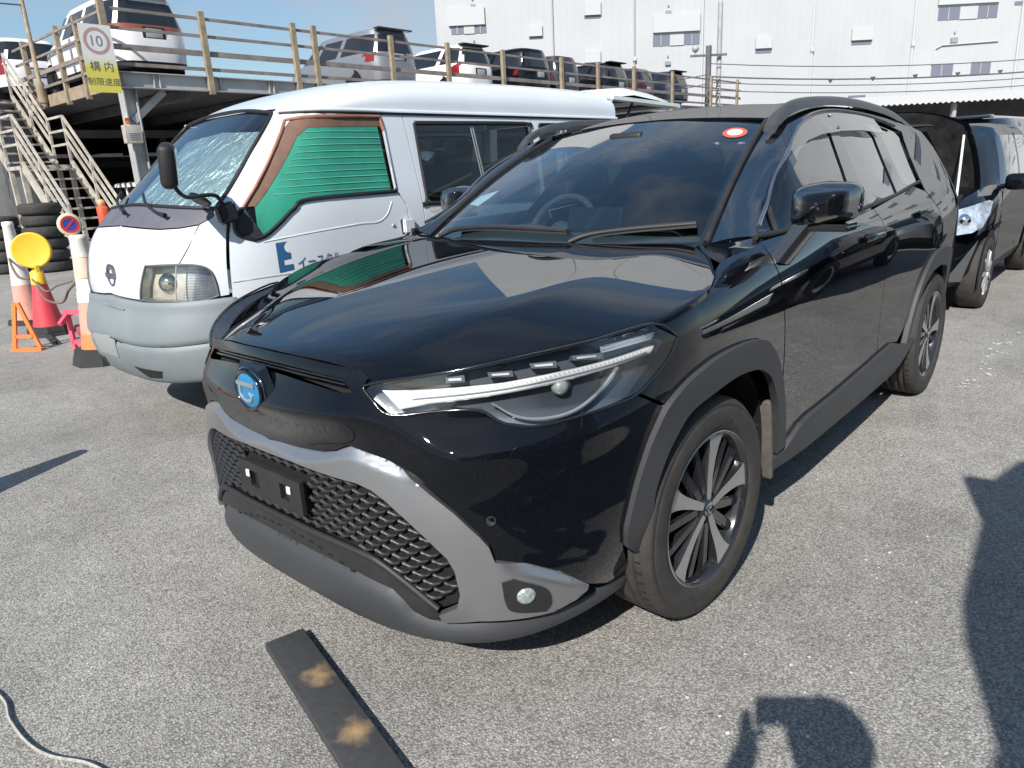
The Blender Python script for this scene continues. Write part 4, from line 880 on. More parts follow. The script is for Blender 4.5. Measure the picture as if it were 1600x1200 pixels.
# --- wheels
def text_mesh(body, size):
    cu = bpy.data.curves.new('txt', 'FONT'); cu.body = body; cu.size = size; cu.fill_mode = 'FRONT'; cu.offset = size*.004; o = bpy.data.objects.new('txt', cu); C.objects.link(o)
    dg = bpy.context.evaluated_depsgraph_get(); dg.update(); me = bpy.data.meshes.new_from_object(o.evaluated_get(dg)); V = np.array([v.co[:] for v in me.vertices]).reshape(-1, 3); F = [tuple(p.vertices) for p in me.polygons]
    bpy.data.objects.remove(o); bpy.data.curves.remove(cu); bpy.data.meshes.remove(me); return V, F
def make_wheel(parent, detail=True):
    w = bpy.data.objects.new('wheel', None); C.objects.link(w); w.parent = parent
    prof = [(.205, -.100), (.236, -.108), (.262, -.113), (.300, -.113), (.322, -.104), (.334, -.090), (.339, -.070)]
    for y in (-.052, -.022, .022, .052): prof += [(.341, y-.005), (.333, y-.003), (.333, y+.003), (.341, y+.005)]
    prof += [(.340, .070), (.336, .090), (.325, .103), (.314, .109), (.3125, .1075), (.309, .1105), (.300, .1125), (.285, .1135), (.262, .1125), (.2465, .1085), (.240, .104), (.236, .100), (.232, .085)]
    V, F = lathe(prof, 96, 'y'); ty = mesh_obj('tyre', V, F, M_RUBBER, w)
    for a0_ in (R(112), R(-60)):
        V, F = text_mesh('MICHELIN', .030)
        if len(V):
            wd_ = V[:, 0].max(); ang = a0_-V[:, 0]/.268; rr2 = .262+V[:, 1]; mesh_obj('tyre_lettering', np.stack([rr2*np.cos(ang), np.full(len(V), .1143)+0*rr2, rr2*np.sin(ang)], 1), F, mat('rubber_letter', (.058, .052, .048), .7), w, False)
    # lateral tread cuts on the outer shoulder
    bm = bmesh.new()
    for k in range(60):
        a = 2*math.pi*k/60; c, s = math.cos(a), math.sin(a)
        rot = Matrix(((c, 0, -s), (0, 1, 0), (s, 0, c))).transposed()
        rot = Matrix(((c, -s, 0), (0, 0, 1), (s, c, 0)))
        box(bm, (.3385*c, .071, .3385*s), (.004, .004, .022), rot)
    bm_obj('tread_cut', bm, M_VOID, w)['kind'] = 'stuff'
    prof = [(.231, .088), (.2385, .0985), (.2385, .1035), (.2355, .1045), (.229, .1025), (.222, .085), (.214, .055), (.205, 0), (.200, -.06), (.210, -.10)]
    V, F = lathe(prof, 72, 'y'); mesh_obj('rim', V, F, M_ALU, w, mats=[M_ALU, M_WBLACK], midx=[0 if 1 <= i//72 < 3 else 1 for i in range(len(F))])
    for k in range(5):
        base = R(26+72*k)
        bm = bmesh.new()
        # machined wedge: narrow at the hub, broad at the rim, slightly swept
        def P(r, a, y): return (r*math.cos(base+a), y, r*math.sin(base+a))
        st = [(.030, .42, .094), (.060, .24, .092), (.10, .165, .090), (.15, .140, .091), (.19, .150, .093), (.215, .175, .095), (.229, .20, .097)]
        T_ = [(bm.verts.new(P(r, -h*.85, y)), bm.verts.new(P(r, h, y))) for r, h, y in st]
        B_ = [(bm.verts.new(P(r, -h*.85-.010/r, y-.032)), bm.verts.new(P(r, h+.010/r, y-.032))) for r, h, y in st]
        for (a, b), (c, d) in zip(T_, T_[1:]): bm.faces.new([a, b, d, c]).material_index = 0
        for i in range(len(st)-1):
            bm.faces.new([T_[i][0], T_[i+1][0], B_[i+1][0], B_[i][0]]).material_index = 1
            bm.faces.new([T_[i][1], T_[i+1][1], B_[i+1][1], B_[i][1]]).material_index = 1
        bm_obj('spoke', bm, M_ALU, w, mats=[M_ALU, M_WBLACK])
        for da in (-.40, .42):
            bm = bmesh.new(); a = base+da
            p0 = Vector((.045*math.cos(base+da*.9), .074, .045*math.sin(base+da*.9))); p1 = Vector((.222*math.cos(base+da*1.05), .066, .222*math.sin(base+da*1.05)))
            d = (p1-p0).normalized(); y_ = Vector((0, 1, 0)); s_ = d.cross(y_)
            box(bm, (p0+p1)/2, ((p1-p0).length, .034, .030), Matrix((d, s_, y_)).transposed()); bmesh.ops.bevel(bm, geom=list(bm.edges), offset=.006, segments=2, affect='EDGES')
            bm_obj('spoke_rib', bm, M_WBLACK, w, 40)
        bm = bmesh.new(); a = base+R(36); bmesh.ops.create_cone(bm, cap_ends=True, segments=6, radius1=.011, radius2=.009, depth=.02, matrix=Matrix.Translation((.052*math.cos(a), .070, .052*math.sin(a))) @ Matrix.Rotation(R(-90), 4, 'X')); bm_obj('wheel_nut', bm, M_CHROME, w)
    V, F = lathe([(0, .098), (.024, .097), (.029, .093), (.031, .08), (.060, .076), (.072, .05)], 40, 'y'); cap_ = mesh_obj('hub_cap', V, F, M_WBLACK, w)
    bm = bmesh.new()
    def el(ra, rb, cz=0, t=.0016): tube(bm, [(ra*math.cos(a), .0985, cz+rb*math.sin(a)) for a in np.linspace(0, 2*math.pi, 29)], t, 5, False)
    el(.023, .016); el(.015, .006, .006); el(.006, .014, .0); bm_obj('hub_emblem', bm, M_CHROME, w, 60)
    V, F = lathe([(0, -.02), (.150, -.02), (.152, -.03), (.152, -.045)], 40, 'y'); mesh_obj('brake_disc', V, F, mat('brake_steel', (.18, .17, .165), .45, .8), w)
    V, F = lathe([(0, -.05), (.21, -.05), (.235, -.09), (.0, -.10)], 32, 'y'); mesh_obj('wheel_back', V, F, M_VOID, w)
    return w
w0 = make_wheel(car)
w0.location = (0, .78, .341); w0.rotation_euler = (0, 0, -.045)
for (x, y, rz, spin) in ((-2.64, .78, 0, R(-6)), (0, -.78, math.pi-.045, .5), (-2.64, -.78, math.pi, 1.1)):
    w = copy_tree(w0, car); w.location = (x, y, .341)
    w.rotation_mode = 'QUATERNION'; w.rotation_quaternion = Euler((0, 0, rz)).to_quaternion() @ Euler((0, spin, 0)).to_quaternion()
# wheel-house liners
for xw in (-.02, -2.62):
    for sg in (1, -1):
        V = []; F = []; n = 20
        for i in range(n+1):
            a = R(-8)+R(196)*i/n
            for yy in (.45, .60, .868-.10*max(0, math.cos(a))**2-.03*max(0, -math.cos(a))**2): V.append((xw+.445*math.cos(a), sg*yy, .345+.42*math.sin(a)))
        for i in range(n):
            for j in range(2): a = i*3+j; F.append((a, a+1, a+4, a+3))
        for i in range(n): F.append((i*3, i*3+3, (n+1)*3))
        V.append((xw, sg*.45, .345)); mesh_obj('wheel_house', V, F, M_VOID, car)
# dusty flap behind the front wheels with clips
for sg in (1, -1):
    fl = rbox('mud_flap', (-.475, sg*.80, .40), (.025, .14, .30), .008, mat('dusty_plastic', (.085, .075, .068), .8, noise=(25, .3)), car, Euler((0, R(8), 0)).to_matrix())
    for zz in (.46, .36):
        V, F = lathe([(0, .006), (.010, .006), (.013, .002), (.016, 0)], 14); V = [(-.452+h, sg*.82+x, zz+y) for x, y, h in V]; mesh_obj('clip', V, F, M_DARK, fl)
# ================================================================== the white van
van = thing('parked_van', 'white cab-over van with grey bumper and green blind in the door window', 'van', (0, 0, 0))
MV = (lambda p: np.stack([np.where(np.abs(p[:, 0]) < 1, 1.75*p[:, 0], np.sign(p[:, 0])*(1.75+np.abs(p[:, 0])-1)), p[:, 1]], 1),
      lambda p: np.stack([np.where(np.abs(p[:, 0]) < 1.75, p[:, 0]/1.75, np.sign(p[:, 0])*(1+np.abs(p[:, 0])-1.75)), p[:, 1]], 1))
VC = (-2, VY, .9)
def vp(name, outline, m, parent, gap=.002, **k):
    o = MV[1](inset(MV[0](np.asarray(outline, float)), gap)); return panel(name, vwall, o, m, parent, metric=MV, centre=VC, **k)
def v_on(pts, off):
    pts = np.asarray(pts, float); P = vwall(pts[:, 0], pts[:, 1]); N = fnormals(vwall, pts[:, 0], pts[:, 1]); N *= np.sign((N*(P-np.array(VC))).sum(1))[:, None]; return P+N*off
def v_line(name, pts, off, r, m, parent, closed=False, n=6):
    q = v_on(crom(np.asarray(pts, float), 4, closed), off); q = [tuple(p) for p in q]
    if closed: q.append(q[0])
    bm = bmesh.new(); tube(bm, q, r, n, not closed); return bm_obj(name, bm, m, parent, 60)
def ru(o): return [(a, b) for a, b in o]
M_VBUMP = mat('van_bumper_grey', (.185, .212, .225), .55, noise=(3, .10), bump=(500, .15))
M_VCOWL = mat('van_cowl_plastic', (.10, .10, .125), .6, noise=(8, .15))
M_GASK = mat('black_gasket', (.012, .012, .014), .6)
M_BROWN = mat('brown_rubber', (.30, .135, .085), .6, noise=(10, .2))
M_VGL = glass('van_side_glass', (.80, .86, .85), boost=1.1); M_VWS = glass('van_windscreen_glass', (.80, .92, .93))
SE = 3.82
bt, gr_, bb = OUT['v_bump_top'], OUT['v_groove'], OUT['v_bump_bot']
dfl, drl_ = OUT['v_door_f'], OUT['v_door_r']
btop = [(0, .775), (.059, .766), (.179, .758), (.304, .757), (.426, .763), (.462, .762)]
grv = [(0, .535), (.046, .528), (.186, .522), (.285, .524), (.393, .536), (.48, .545)]
up = vp('upper_bumper', sym(btop+[(.475, .66)]+grv[::-1]), M_VBUMP, van, step=.03, th=.02, off=.022, crown=.012, crown_w=.03)
lowb = vp('lower_bumper', sym(grv+[(.50, .46), (.50, .36), (.40, .32), (.235, .30), (.10, .285), (0, .285)]), M_VBUMP, van, step=.03, th=.02, off=.016, crown=.012, crown_w=.03)
shell_o = None
for sg in (1, -1):
    o = vp('bumper_slot', sx([(.10, .402), (.235, .392), (.215, .345), (.15, .335)], sg), M_GASK, van, step=.03, th=.0, off=.018)
vp('plate_recess', [(-.125, .575), (.05, .565), (.035, .43), (-.12, .43)], mat('van_recess_grey', (.26, .28, .28), .6), van, step=.03, th=.004, off=.020)
vp('air_slot', [(.02, .553), (.085, .540), (.08, .532), (.02, .543)], M_GASK, van, step=.03, th=.002, off=.025)
v_line('bumper_line', [(-.03, .722), (.03, .712), (.11, .705)], .024, .006, mat('van_groove', (.20, .21, .22), .7), van)
# nose panel with bonnet cut
nose = sym([(0, 1.142), (.125, 1.135), (.251, 1.125), (.323, 1.128), (.376, 1.139), (.415, 1.173), (.43, 1.22), (.445, 1.27), (.462, 1.238), (.455, 1.072), (.450, .936), (.447, .774), (.426, .770), (.304, .764), (.179, .765), (.059, .773), (0, .782)])
lampo = OUT['v_lamp']
lh = [(a, b) for a, b in lampo]
vp('nose_panel', nose, M_WHITE, van, step=.035, th=.008, holes=[lh, [(-a, b) for a, b in lh]])
for sg in (1, -1): v_line('bonnet_seam', sx(OUT['v_hoodcut'], sg), .0012, .0028, mat('seam_shadow', (.16, .15, .15), .8), van)
for sg in (1, -1):
    hl_ = vp('headlight', sx(lampo, sg), mat('van_lamp_back', (.74, .73, .68), .25, .35, noise=(9, .25)), van, step=.04, th=0, off=-.06)
    ins = MV[1](inset(MV[0](np.array(lampo)), .002)); rs = MV[1](resample(MV[0](ins), .03)); A = v_on(sx(rs, sg), .0); B = v_on(sx(rs, sg), -.065); n = len(A)
    mesh_obj('lamp_wall', np.concatenate([A, B]), [(i, (i+1) % n, n+(i+1) % n, n+i) for i in range(n)], M_LAMPG, hl_)
    d0, d1 = OUT['v_lampdiv']
    vp('lamp_lens', sx([(.215, .930), (.228, .943), (.316, .946), (.303, .760), (.186, .768), (.196, .831)], sg), glass('aged_lens', (.88, .86, .79), .9, .03), hl_, step=.04, th=0, off=.002)
    vp('indicator_lens', sx([(.319, .946), (.372, .937), (.402, .909), (.413, .85), (.416, .777), (.368, .757), (.307, .760)], sg), glass('clear_lens', (.88, .90, .94), 1, .05), hl_, step=.04, th=0, off=.002)
    v_line('lamp_gasket', sx(lampo, sg), .003, .006, mat('lamp_gasket', (.09, .09, .10), .6), hl_, True)
    v_line('lamp_divider', sx([d0, d1], sg), .003, .004, M_LAMPG, hl_)
    c = Vector(v_on(sx([(.255, .85)], sg), -.05)[0]); bm = bmesh.new(); bmesh.ops.create_icosphere(bm, subdivisions=3, radius=.060, matrix=Matrix.Translation(c-Vector((.035, 0, 0)))); bm_obj('lamp_bowl', bm, M_CHROME, hl_, 60)
    bm = bmesh.new()
    for k in range(11):
        q = v_on(sx([(.325+.002*k, .775+.0145*k), (.40-.001*k, .775+.0145*k)], sg), -.012); beam(bm, q[0], q[1], .008, .006)
    bm_obj('lens_rib', bm, glass('rib_glass', (.8, .82, .86), 1, .1), hl_)['kind'] = 'stuff'
# emblem
pe_ = Vector(v_on([(.028, .885)], .004)[0]); bm = bmesh.new()
tube(bm, [pe_+Vector((0, .045*math.cos(t), .056*math.sin(t))) for t in np.linspace(0, 2*math.pi, 30)], .008, 6, False); box(bm, pe_+Vector((.004, 0, 0)), (.012, .115, .026)); bm_obj('emblem', bm, mat('emblem_grey', (.22, .23, .26), .25, .8), van, 50)
# cowl, glass, pillars
cow = sym([(0, 1.246), (.091, 1.243), (.275, 1.229), (.417, 1.214), (.418, 1.176), (.376, 1.142), (.323, 1.131), (.251, 1.128), (.125, 1.138), (0, 1.145)])
vp('cowl_panel', cow, M_VCOWL, van, step=.04, th=.006)
wsr = OUT['v_ws_r']
wso = sym([(0, 1.248), (.091, 1.245), (.275, 1.231), (.424, 1.216)]+[(.433, 1.25), (.522, 1.491), (.628, 1.690), (.628, 1.712)]+[(.50, 1.735), (.3, 1.748), (0, 1.752)])
vp('windscreen', wso, M_VWS, van, step=.06, th=0, off=-.004)
v_line('screen_gasket', wso, .002, .011, M_GASK, van, True)
# crumpled foil sunshade behind the screen
fm = bpy.data.materials.new('foil_sunshade'); fm.use_nodes = True; nt = fm.node_tree; b_ = nt.nodes['Principled BSDF']; b_.inputs['Base Color'].default_value = (.44, .48, .49, 1); b_.inputs['Metallic'].default_value = .6; b_.inputs['Roughness'].default_value = .38
tcn = nt.nodes.new('ShaderNodeTexCoord'); mpn = nt.nodes.new('ShaderNodeMapping'); mpn.inputs['Scale'].default_value = (4, 9, 2.2); nn1 = nt.nodes.new('ShaderNodeTexNoise'); nn1.inputs['Scale'].default_value = 1.6; nn1.inputs['Detail'].default_value = 8; nn1.inputs['Distortion'].default_value = 1.2
bpn = nt.nodes.new('ShaderNodeBump'); bpn.inputs['Strength'].default_value = 1; bpn.inputs['Distance'].default_value = .05
nt.links.new(tcn.outputs['Object'], mpn.inputs[0]); nt.links.new(mpn.outputs[0], nn1.inputs[0]); nt.links.new(nn1.outputs[0], bpn.inputs['Height']); nt.links.new(bpn.outputs[0], b_.inputs['Normal'])
vp('sunshade', sym([(0, 1.20), (.40, 1.22), (.50, 1.47), (.595, 1.66), (0, 1.69)]), fm, van, step=.05, th=0, off=-.06)
DT = 1.702
for sg in (1, -1):
    # A pillar, door, sliding door, rear panel
    vp('pillar', sx([(.436, 1.245), (.530, 1.491), (.634, 1.690), (.634, 1.718), (.66, 1.722), (.672, 1.700), (.556, 1.517), (.474, 1.238), (.468, 1.20)], sg), M_WHITE, van, step=.05, th=.008, gap=.0)
    arcf = []
    def s_of_x(x, z):
        lo, hi = .2, 1.0
        for _ in range(40):
            mid_ = (lo+hi)/2
            if vwall(mid_, z)[0] > x: lo = mid_
            else: hi = mid_
        return lo
    for a in np.linspace(R(190), R(-10), 15):
        x = -.62-.36*math.cos(a)*-1; z = .30+.36*math.sin(a)
        arcf.append((s_of_x(-.62-.36*math.cos(a), max(z, .3)), z))
    arcf = sorted([p for p in arcf if p[1] > .30], key=lambda p: p[0])
    door_o = [(.672, DT), (1.262, DT)]+[(1.267, 1.467), (1.284, 1.231), (1.336, 1.158), (1.34, 1.0), (1.34, .42), (1.30, .33)]+[p for p in arcf[::-1] if p[0] > .46]+[(.452, .60), (.450, .72), (.454, .80), (.457, .936), (.462, 1.072), (.474, 1.238), (.556, 1.517)]
    dr = vp('front_door', sx(door_o, sg), M_WHITE, van, step=.045, th=.01, holes=[sx(OUT['v_win'], sg)])
    vp('pillar', sx([(1.266, DT), (1.430, DT), (1.469, 1.229), (1.476, .99), (1.476, .33), (1.345, .33), (1.345, 1.0), (1.341, 1.158), (1.289, 1.231), (1.272, 1.467)], sg), M_WHITE, van, step=.05, th=.008, gap=.001)
    sdo = [(1.434, DT), (2.681, DT), (2.684, 1.21), (2.684, .33), (1.481, .33), (1.481, .99), (1.474, 1.229)]
    sd_ = vp('sliding_door', sx(sdo, sg), M_WHITE, van, step=.06, th=.01, holes=[sx(OUT['v_swin'], sg)])
    rq_ = vp('rear_side_panel', sx([(2.686, DT), (SE, DT), (SE, .33), (3.40, .33), (3.36, .48), (3.24, .62), (3.06, .67), (2.88, .62), (2.76, .48), (2.73, .33), (2.689, .33)], sg), M_WHITE, van, step=.06, th=.01, holes=[sx(OUT['v_swin2'], sg)])
    vp('window_glass', sx(OUT['v_swin'], sg), M_VGL, sd_, step=.08, th=0, off=-.010, gap=-.003); vp('window_glass', sx(OUT['v_swin2'], sg), M_VGL, rq_, step=.08, th=0, off=-.010, gap=-.003)
    v_line('window_gasket', sx(OUT['v_swin'], sg), .001, .013, M_GASK, sd_, True); v_line('window_gasket', sx(OUT['v_swin2'], sg), .001, .013, M_GASK, rq_, True)
    for ds in (0, .022): v_line('window_bar', sx([(OUT['v_sdiv'][0][0]+ds, 1.632), (OUT['v_sdiv'][1][0]+ds, 1.16)], sg), -.006, .006, mat('window_bar', (.30, .33, .33), .35, .7), sd_)
    # door window: brown channel on top, black below, green blind inside
    w_ = OUT['v_win']
    v_line('window_channel', sx([(.505, 1.212), (.67, 1.603), (.725, 1.668), (.99, 1.680), (1.252, 1.681), (1.262, 1.60)], sg), .000, .011, M_BROWN, dr)
    vp('window_channel', sx([(.503, 1.218), (.664, 1.606), (.719, 1.676), (1.258, 1.687), (1.262, 1.60), (1.235, 1.625), (.79, 1.618), (.735, 1.575), (.545, 1.215)], sg), mat('brown_channel', (.15, .082, .055), .7, noise=(10, .2)), dr, step=.03, th=.004, off=-.003)
    v_line('window_runner', sx([(1.262, 1.60), (1.266, 1.45), (1.270, 1.262)], sg), .002, .008, mat('runner_grey', (.55, .56, .58), .4, .5), dr)
    v_line('window_gasket', sx([(1.272, 1.245), (.758, 1.235), (.675, 1.191), (.611, 1.114), (.566, 1.062), (.533, 1.046), (.487, 1.080), (.480, 1.15), (.502, 1.21)], sg), .002, .012, M_GASK, dr)
    vp('corner_trim', sx([(.486, 1.084), (.482, 1.15), (.507, 1.218), (.540, 1.13), (.560, 1.065), (.533, 1.051)], sg), M_GASK, dr, step=.04, th=.006, off=.002)
    vp('window_glass', sx(w_, sg), glass('door_glass', (.97, .98, .97), .35), dr, step=.08, th=0, off=-.020, gap=-.003)
    bl = vp('window_blind', sx([(.54, 1.23), (.70, 1.56), (.77, 1.625), (1.225, 1.632), (1.24, 1.25), (.758, 1.235), (.675, 1.191), (.611, 1.114), (.566, 1.066), (.545, 1.075)], sg), mat('green_blind', (.020, .25, .165), .6, 0, .2, noise=(5, .22)), dr, step=.05, th=0, off=-.005)
    for k in range(10):
        z = 1.27+.036*k; s0 = .585+max(0, z-1.23)*.50; v_line('blind_fold', sx([(s0, z), (.9, z+.004), (1.225, z+.003)], sg), -.0035, .0022, mat('blind_fold', (.16, .46, .34), .5), dr)
    # pressed swage lines
    v_line('body_crease', sx(OUT['v_press'], sg), -.0025, .006, M_WHITE, dr)
    v_line('body_crease', sx([(.459, .838), (.522, .844), (.632, .847), (.90, .847), (1.33, .845)], sg), -.004, .007, mat('van_crease_grey', (.46, .48, .50), .5), dr)
    # handles
    hz = bmesh.new(); P0 = Vector(v_on(sx([(1.325, 1.03)], sg), .012)[0]); box(hz, P0, (.085, .03, .09)); bmesh.ops.bevel(hz, geom=list(hz.edges), offset=.008, segments=2, affect='EDGES'); bm_obj('door_handle', hz, M_WHITE, dr, 40)
    vp('handle_recess', sx([(1.268, 1.072), (1.300, 1.078), (1.300, .985), (1.272, .985)], sg), M_GASK, dr, step=.03, th=.002, off=.003)
    q = v_on(sx([(1.212, 1.043)], sg), .0)[0]; V, F = lathe([(0, .006), (.009, .006), (.013, .003), (.014, -.002)], 16); V = [(q[0]+x, q[1]+sg*h, q[2]+y) for x, y, h in V]; mesh_obj('key_lock', V, F, M_LAMPG, dr)
    vp('handle_recess', sx([(1.545, 1.075), (1.605, 1.075), (1.605, 1.005), (1.550, 1.005)], sg), mat('handle_grey', (.10, .105, .11), .5), sd_, step=.03, th=.006, off=.004)
    vp('filler_patch', sx([(1.52, 1.14), (1.55, 1.155), (1.60, 1.15), (1.63, 1.115), (1.58, 1.095), (1.53, 1.10)], sg), mat('primer_grey', (.50, .50, .48), .8, noise=(40, .2)), sd_, step=.02, th=0, off=.0015, smooth_outline=True)
    v_line('gutter', sx([(.665, 1.712), (1.0, 1.713), (2, 1.713), (SE, 1.713)], sg), .006, .012, M_WHITE, van)
    v_line('gutter_seal', sx([(.675, 1.700), (1.0, 1.699), (2, 1.699), (SE, 1.699)], sg), .004, .006, M_GASK, van)
# company mark on the near door
mark = mat('blue_mark', (.025, .095, .21), .5)
def pv(px, py):     # logo sheet coordinates -> door surface
    return (.593+(px-60)/185*.052+(py-290)/260*-.008*0, 1.018-(py-290)/262*.160-(px-60)/185*.0)
Eo = [(60, 290), (195, 285), (165, 300), (148, 328), (158, 362), (190, 382), (222, 385), (222, 437), (128, 445), (130, 492), (240, 487), (240, 537), (65, 552)]
lg = vp('company_logo', [pv(*p) for p in Eo], mark, van, step=.02, th=0, off=.002, gap=0)
V, F = text_mesh('イースタル', .085)
if len(V):
    W_ = (V[:, 0].max()-V[:, 0].min())
    S_ = .660+(V[:, 0]-V[:, 0].min())*.44; Z_ = .868+(V[:, 1]-V[:, 1].min())*.80+(V[:, 0]-V[:, 0].min())*.02+(V[:, 1])*.0
    mesh_obj('company_name', v_on(np.stack([S_, Z_], 1), .003), F, mark, lg, False)
# roof
no = 120; xs = np.linspace(-.56, -3.72, 50); th_ = np.linspace(-math.pi/2, math.pi/2, 41)
XX, TT = np.meshgrid(xs, th_, indexing='ij'); P = vroof(XX.ravel(), TT.ravel()); F = [(i*41+j, i*41+j+1, (i+1)*41+j+1, (i+1)*41+j) for i in range(49) for j in range(40)]
P[:, 0] = np.minimum(P[:, 0], 10)
vr = mesh_obj('roof', P, F, M_WHITE, van)
# faint ribs and rust streaks
for tt in (.62, -.62):
    q = vroof(np.linspace(-1.1, -3.7, 20), np.full(20, tt)); bm = bmesh.new(); tube(bm, [tuple(p) for p in q], .008, 6); bm_obj('roof_rib', bm, M_WHITE, vr, 60)
M_RUST = mat('rust_stain', (.17, .10, .055), .9, noise=(60, .4))
for (x0, x1, n) in ((-2.05, -2.40, 9), (-2.95, -3.55, 13)):
    for k in range(n):
        x = random.uniform(x1, x0); t0 = random.uniform(.52, .75); L = random.uniform(.02, .10); w = random.uniform(.003, .008)
        a = vroof(np.array([x-w, x+w, x+w*.4, x-w*.4]), np.array([t0, t0, t0+L, t0+L])); a[:, 1] += .0015; a[:, 2] += .0020
        mesh_obj('rust_streak', a, [(0, 1, 2, 3)], M_RUST, vr, False)
# rear frame and lifted tailgate
xe = VXC-(SE-1)
bm = bmesh.new()
for sg in (1, -1): beam(bm, (xe+.03, VY+sg*.76, .40), (xe+.03, VY+sg*.70, 1.72), .10, .10)
beam(bm, (xe+.03, VY-.70, 1.80), (xe+.03, VY+.70, 1.80), .08, .16); beam(bm, (xe+.03, VY-.78, .42), (xe+.03, VY+.78, .42), .10, .16); bm_obj('rear_frame', bm, M_WHITE, van)
hg = Vector((xe+.02, VY, 1.90)); d_ = Vector((-1, 0, -.035)).normalized(); nrm_ = Vector((-.035, 0, 1)).normalized()
tg = []; prof = [(0, 0, .70), (.10, .055, .71), (.35, .085, .72), (.75, .065, .74), (1.05, .03, .745), (1.25, -.03, .74)]
V = []; F = []
for (u, h, w) in prof:
    for k in range(13):
        t = k/12*2-1; p = hg+d_*u+nrm_*(h+.03*(1-abs(t)**3)-.06*max(0, abs(t)-.85)/.15); V.append((p.x, VY+t*w, p.z))
for i in range(5):
    for k in range(12): a = i*13+k; F.append((a, a+1, a+14, a+13))
n0 = len(V)
tgo = mesh_obj('tailgate', V, F, M_WHITE, van)
tealw = mat('tailgate_inner', (.62, .70, .69), .5, noise=(4, .1))
bm = bmesh.new()
for (a, b, w) in (((.03, -.66), (.03, .66), .12), ((1.12, -.70), (1.12, .70), .20), ((.03, -.66), (1.12, -.69), .12), ((.03, .66), (1.12, .69), .12)):
    pa = hg+d_*a[0]-nrm_*.015; pb = hg+d_*b[0]-nrm_*.015; beam(bm, (pa.x, VY+a[1], pa.z), (pb.x, VY+b[1], pb.z), w, .03)
bm_obj('tailgate_frame', bm, tealw, tgo)
pc = hg+d_*.57-nrm_*.012; bm = bmesh.new(); box(bm, (pc.x, VY, pc.z), (.98, 1.25, .012), Matrix.Rotation(R(2), 3, 'Y')); bm_obj('tailgate_glass', bm, mat('maroon_glass', (.10, .018, .020), .25, 0, .5), tgo)
bm = bmesh.new(); tube(bm, [(xe-.02, VY+.70, 1.45), (hg+d_*.42).to_tuple()[:1]+(VY+.66,)+((hg+d_*.42).z-.03,)], .012, 8); bm_obj('gas_strut', bm, M_GASK, tgo, 60)
# mirror on its arm, wipers
mb = bmesh.new(); box(mb, (-.075, -1.865, 1.195), (.10, .06, .10), Matrix.Rotation(R(12), 3, 'Y')); bmesh.ops.bevel(mb, geom=list(mb.edges), offset=.012, segments=2, affect='EDGES'); mbo = bm_obj('mirror_base', mb, M_GASK, van, 40)
bm = bmesh.new(); tube(bm, [tuple(p) for p in crom(np.array([(-.06, -1.86, 1.24), (-.02, -1.84, 1.283), (.06, -1.80, 1.290), (.15, -1.79, 1.285), (.19, -1.80, 1.32), (.195, -1.82, 1.37)]), 5)], .010, 8); bm_obj('mirror_arm', bm, M_GASK, mbo, 60)
mo = rbox('mirror_housing', (.195, -1.84, 1.435), (.075, .185, .205), .03, M_GASK, mbo, Matrix.Rotation(R(-8), 3, 'X') @ Matrix.Rotation(R(-28), 3, 'Z'))
bm = bmesh.new(); box(bm, (0, 0, 0), (.004, .145, .165)); M4 = (Matrix.Rotation(R(-8), 3, 'X') @ Matrix.Rotation(R(-28), 3, 'Z')).to_4x4(); M4.translation = Vector((.195, -1.84, 1.435))+M4.to_3x3() @ Vector((-.0385, 0, 0)); bmesh.ops.transform(bm, matrix=M4, verts=bm.verts); bm_obj('mirror_glass', bm, M_CHROME, mbo)
V, F = lathe([(0, .012), (.05, .008), (.075, -.004), (.078, -.02), (0, -.03)], 24); V = [(.02+x*.55+h*.5, -1.95+y*.9, 1.262+x*.45-h*.5) for x, y, h in V]; mesh_obj('convex_mirror', V, F, mat('mirror_back', (.05, .055, .06), .4), mbo)
for (s0, z0, s1, z1) in ((.02, 1.19, -.30, 1.30), (.27, 1.175, .02, 1.285)):
    q = v_on(crom(np.array([(s0, z0), ((s0+s1)/2, (z0+z1)/2-.005), (s1, z1)]), 5), .03); bm = bmesh.new(); tube(bm, [tuple(p) for p in q], [.014]+[.008]*(len(q)-1), 6); bm_obj('wiper', bm, M_GASK, van, 60)
# cabin and floor
mesh_obj('van_floor', [(.1, VY-.74, .34), (.1, VY+.74, .34), (xe, VY+.74, .38), (xe, VY-.74, .38), (.1, VY-.74, .46), (.1, VY+.74, .46), (xe, VY+.74, .46), (xe, VY-.74, .46)], [(0, 3, 2, 1), (4, 5, 6, 7), (0, 1, 5, 4), (1, 2, 6, 5), (2, 3, 7, 6), (3, 0, 4, 7)], M_VOID, van, False)
for (x, y, w) in ((-.95, VY+.42, .5), (-.95, VY-.42, .5), (-1.85, VY, 1.2), (-2.75, VY, 1.2)):
    st_ = rbox('seat', (x, y, .82), (.48, w, .15), .05, mat('van_seat', (.07, .075, .08), .8, noise=(12, .2)), van); rbox('seat_back', (x-.25, y, 1.12), (.13, w, .58), .05, MATS['van_seat'], st_, Euler((0, R(-12), 0)).to_matrix())
bm = bmesh.new(); tube(bm, [(-1.5, VY+.55, 1.15), (-3.0, VY+.60, 1.58)], .012, 8); bm_obj('bamboo_pole', bm, mat('bamboo', (.45, .30, .12), .6), van, 60)
mesh_obj('cabin_lining', [(-.75, VY-.66, 1.72), (-.75, VY+.66, 1.72), (xe, VY+.66, 1.80), (xe, VY-.66, 1.80)], [(0, 1, 2, 3)], mat('van_lining', (.38, .38, .36), .9), van)
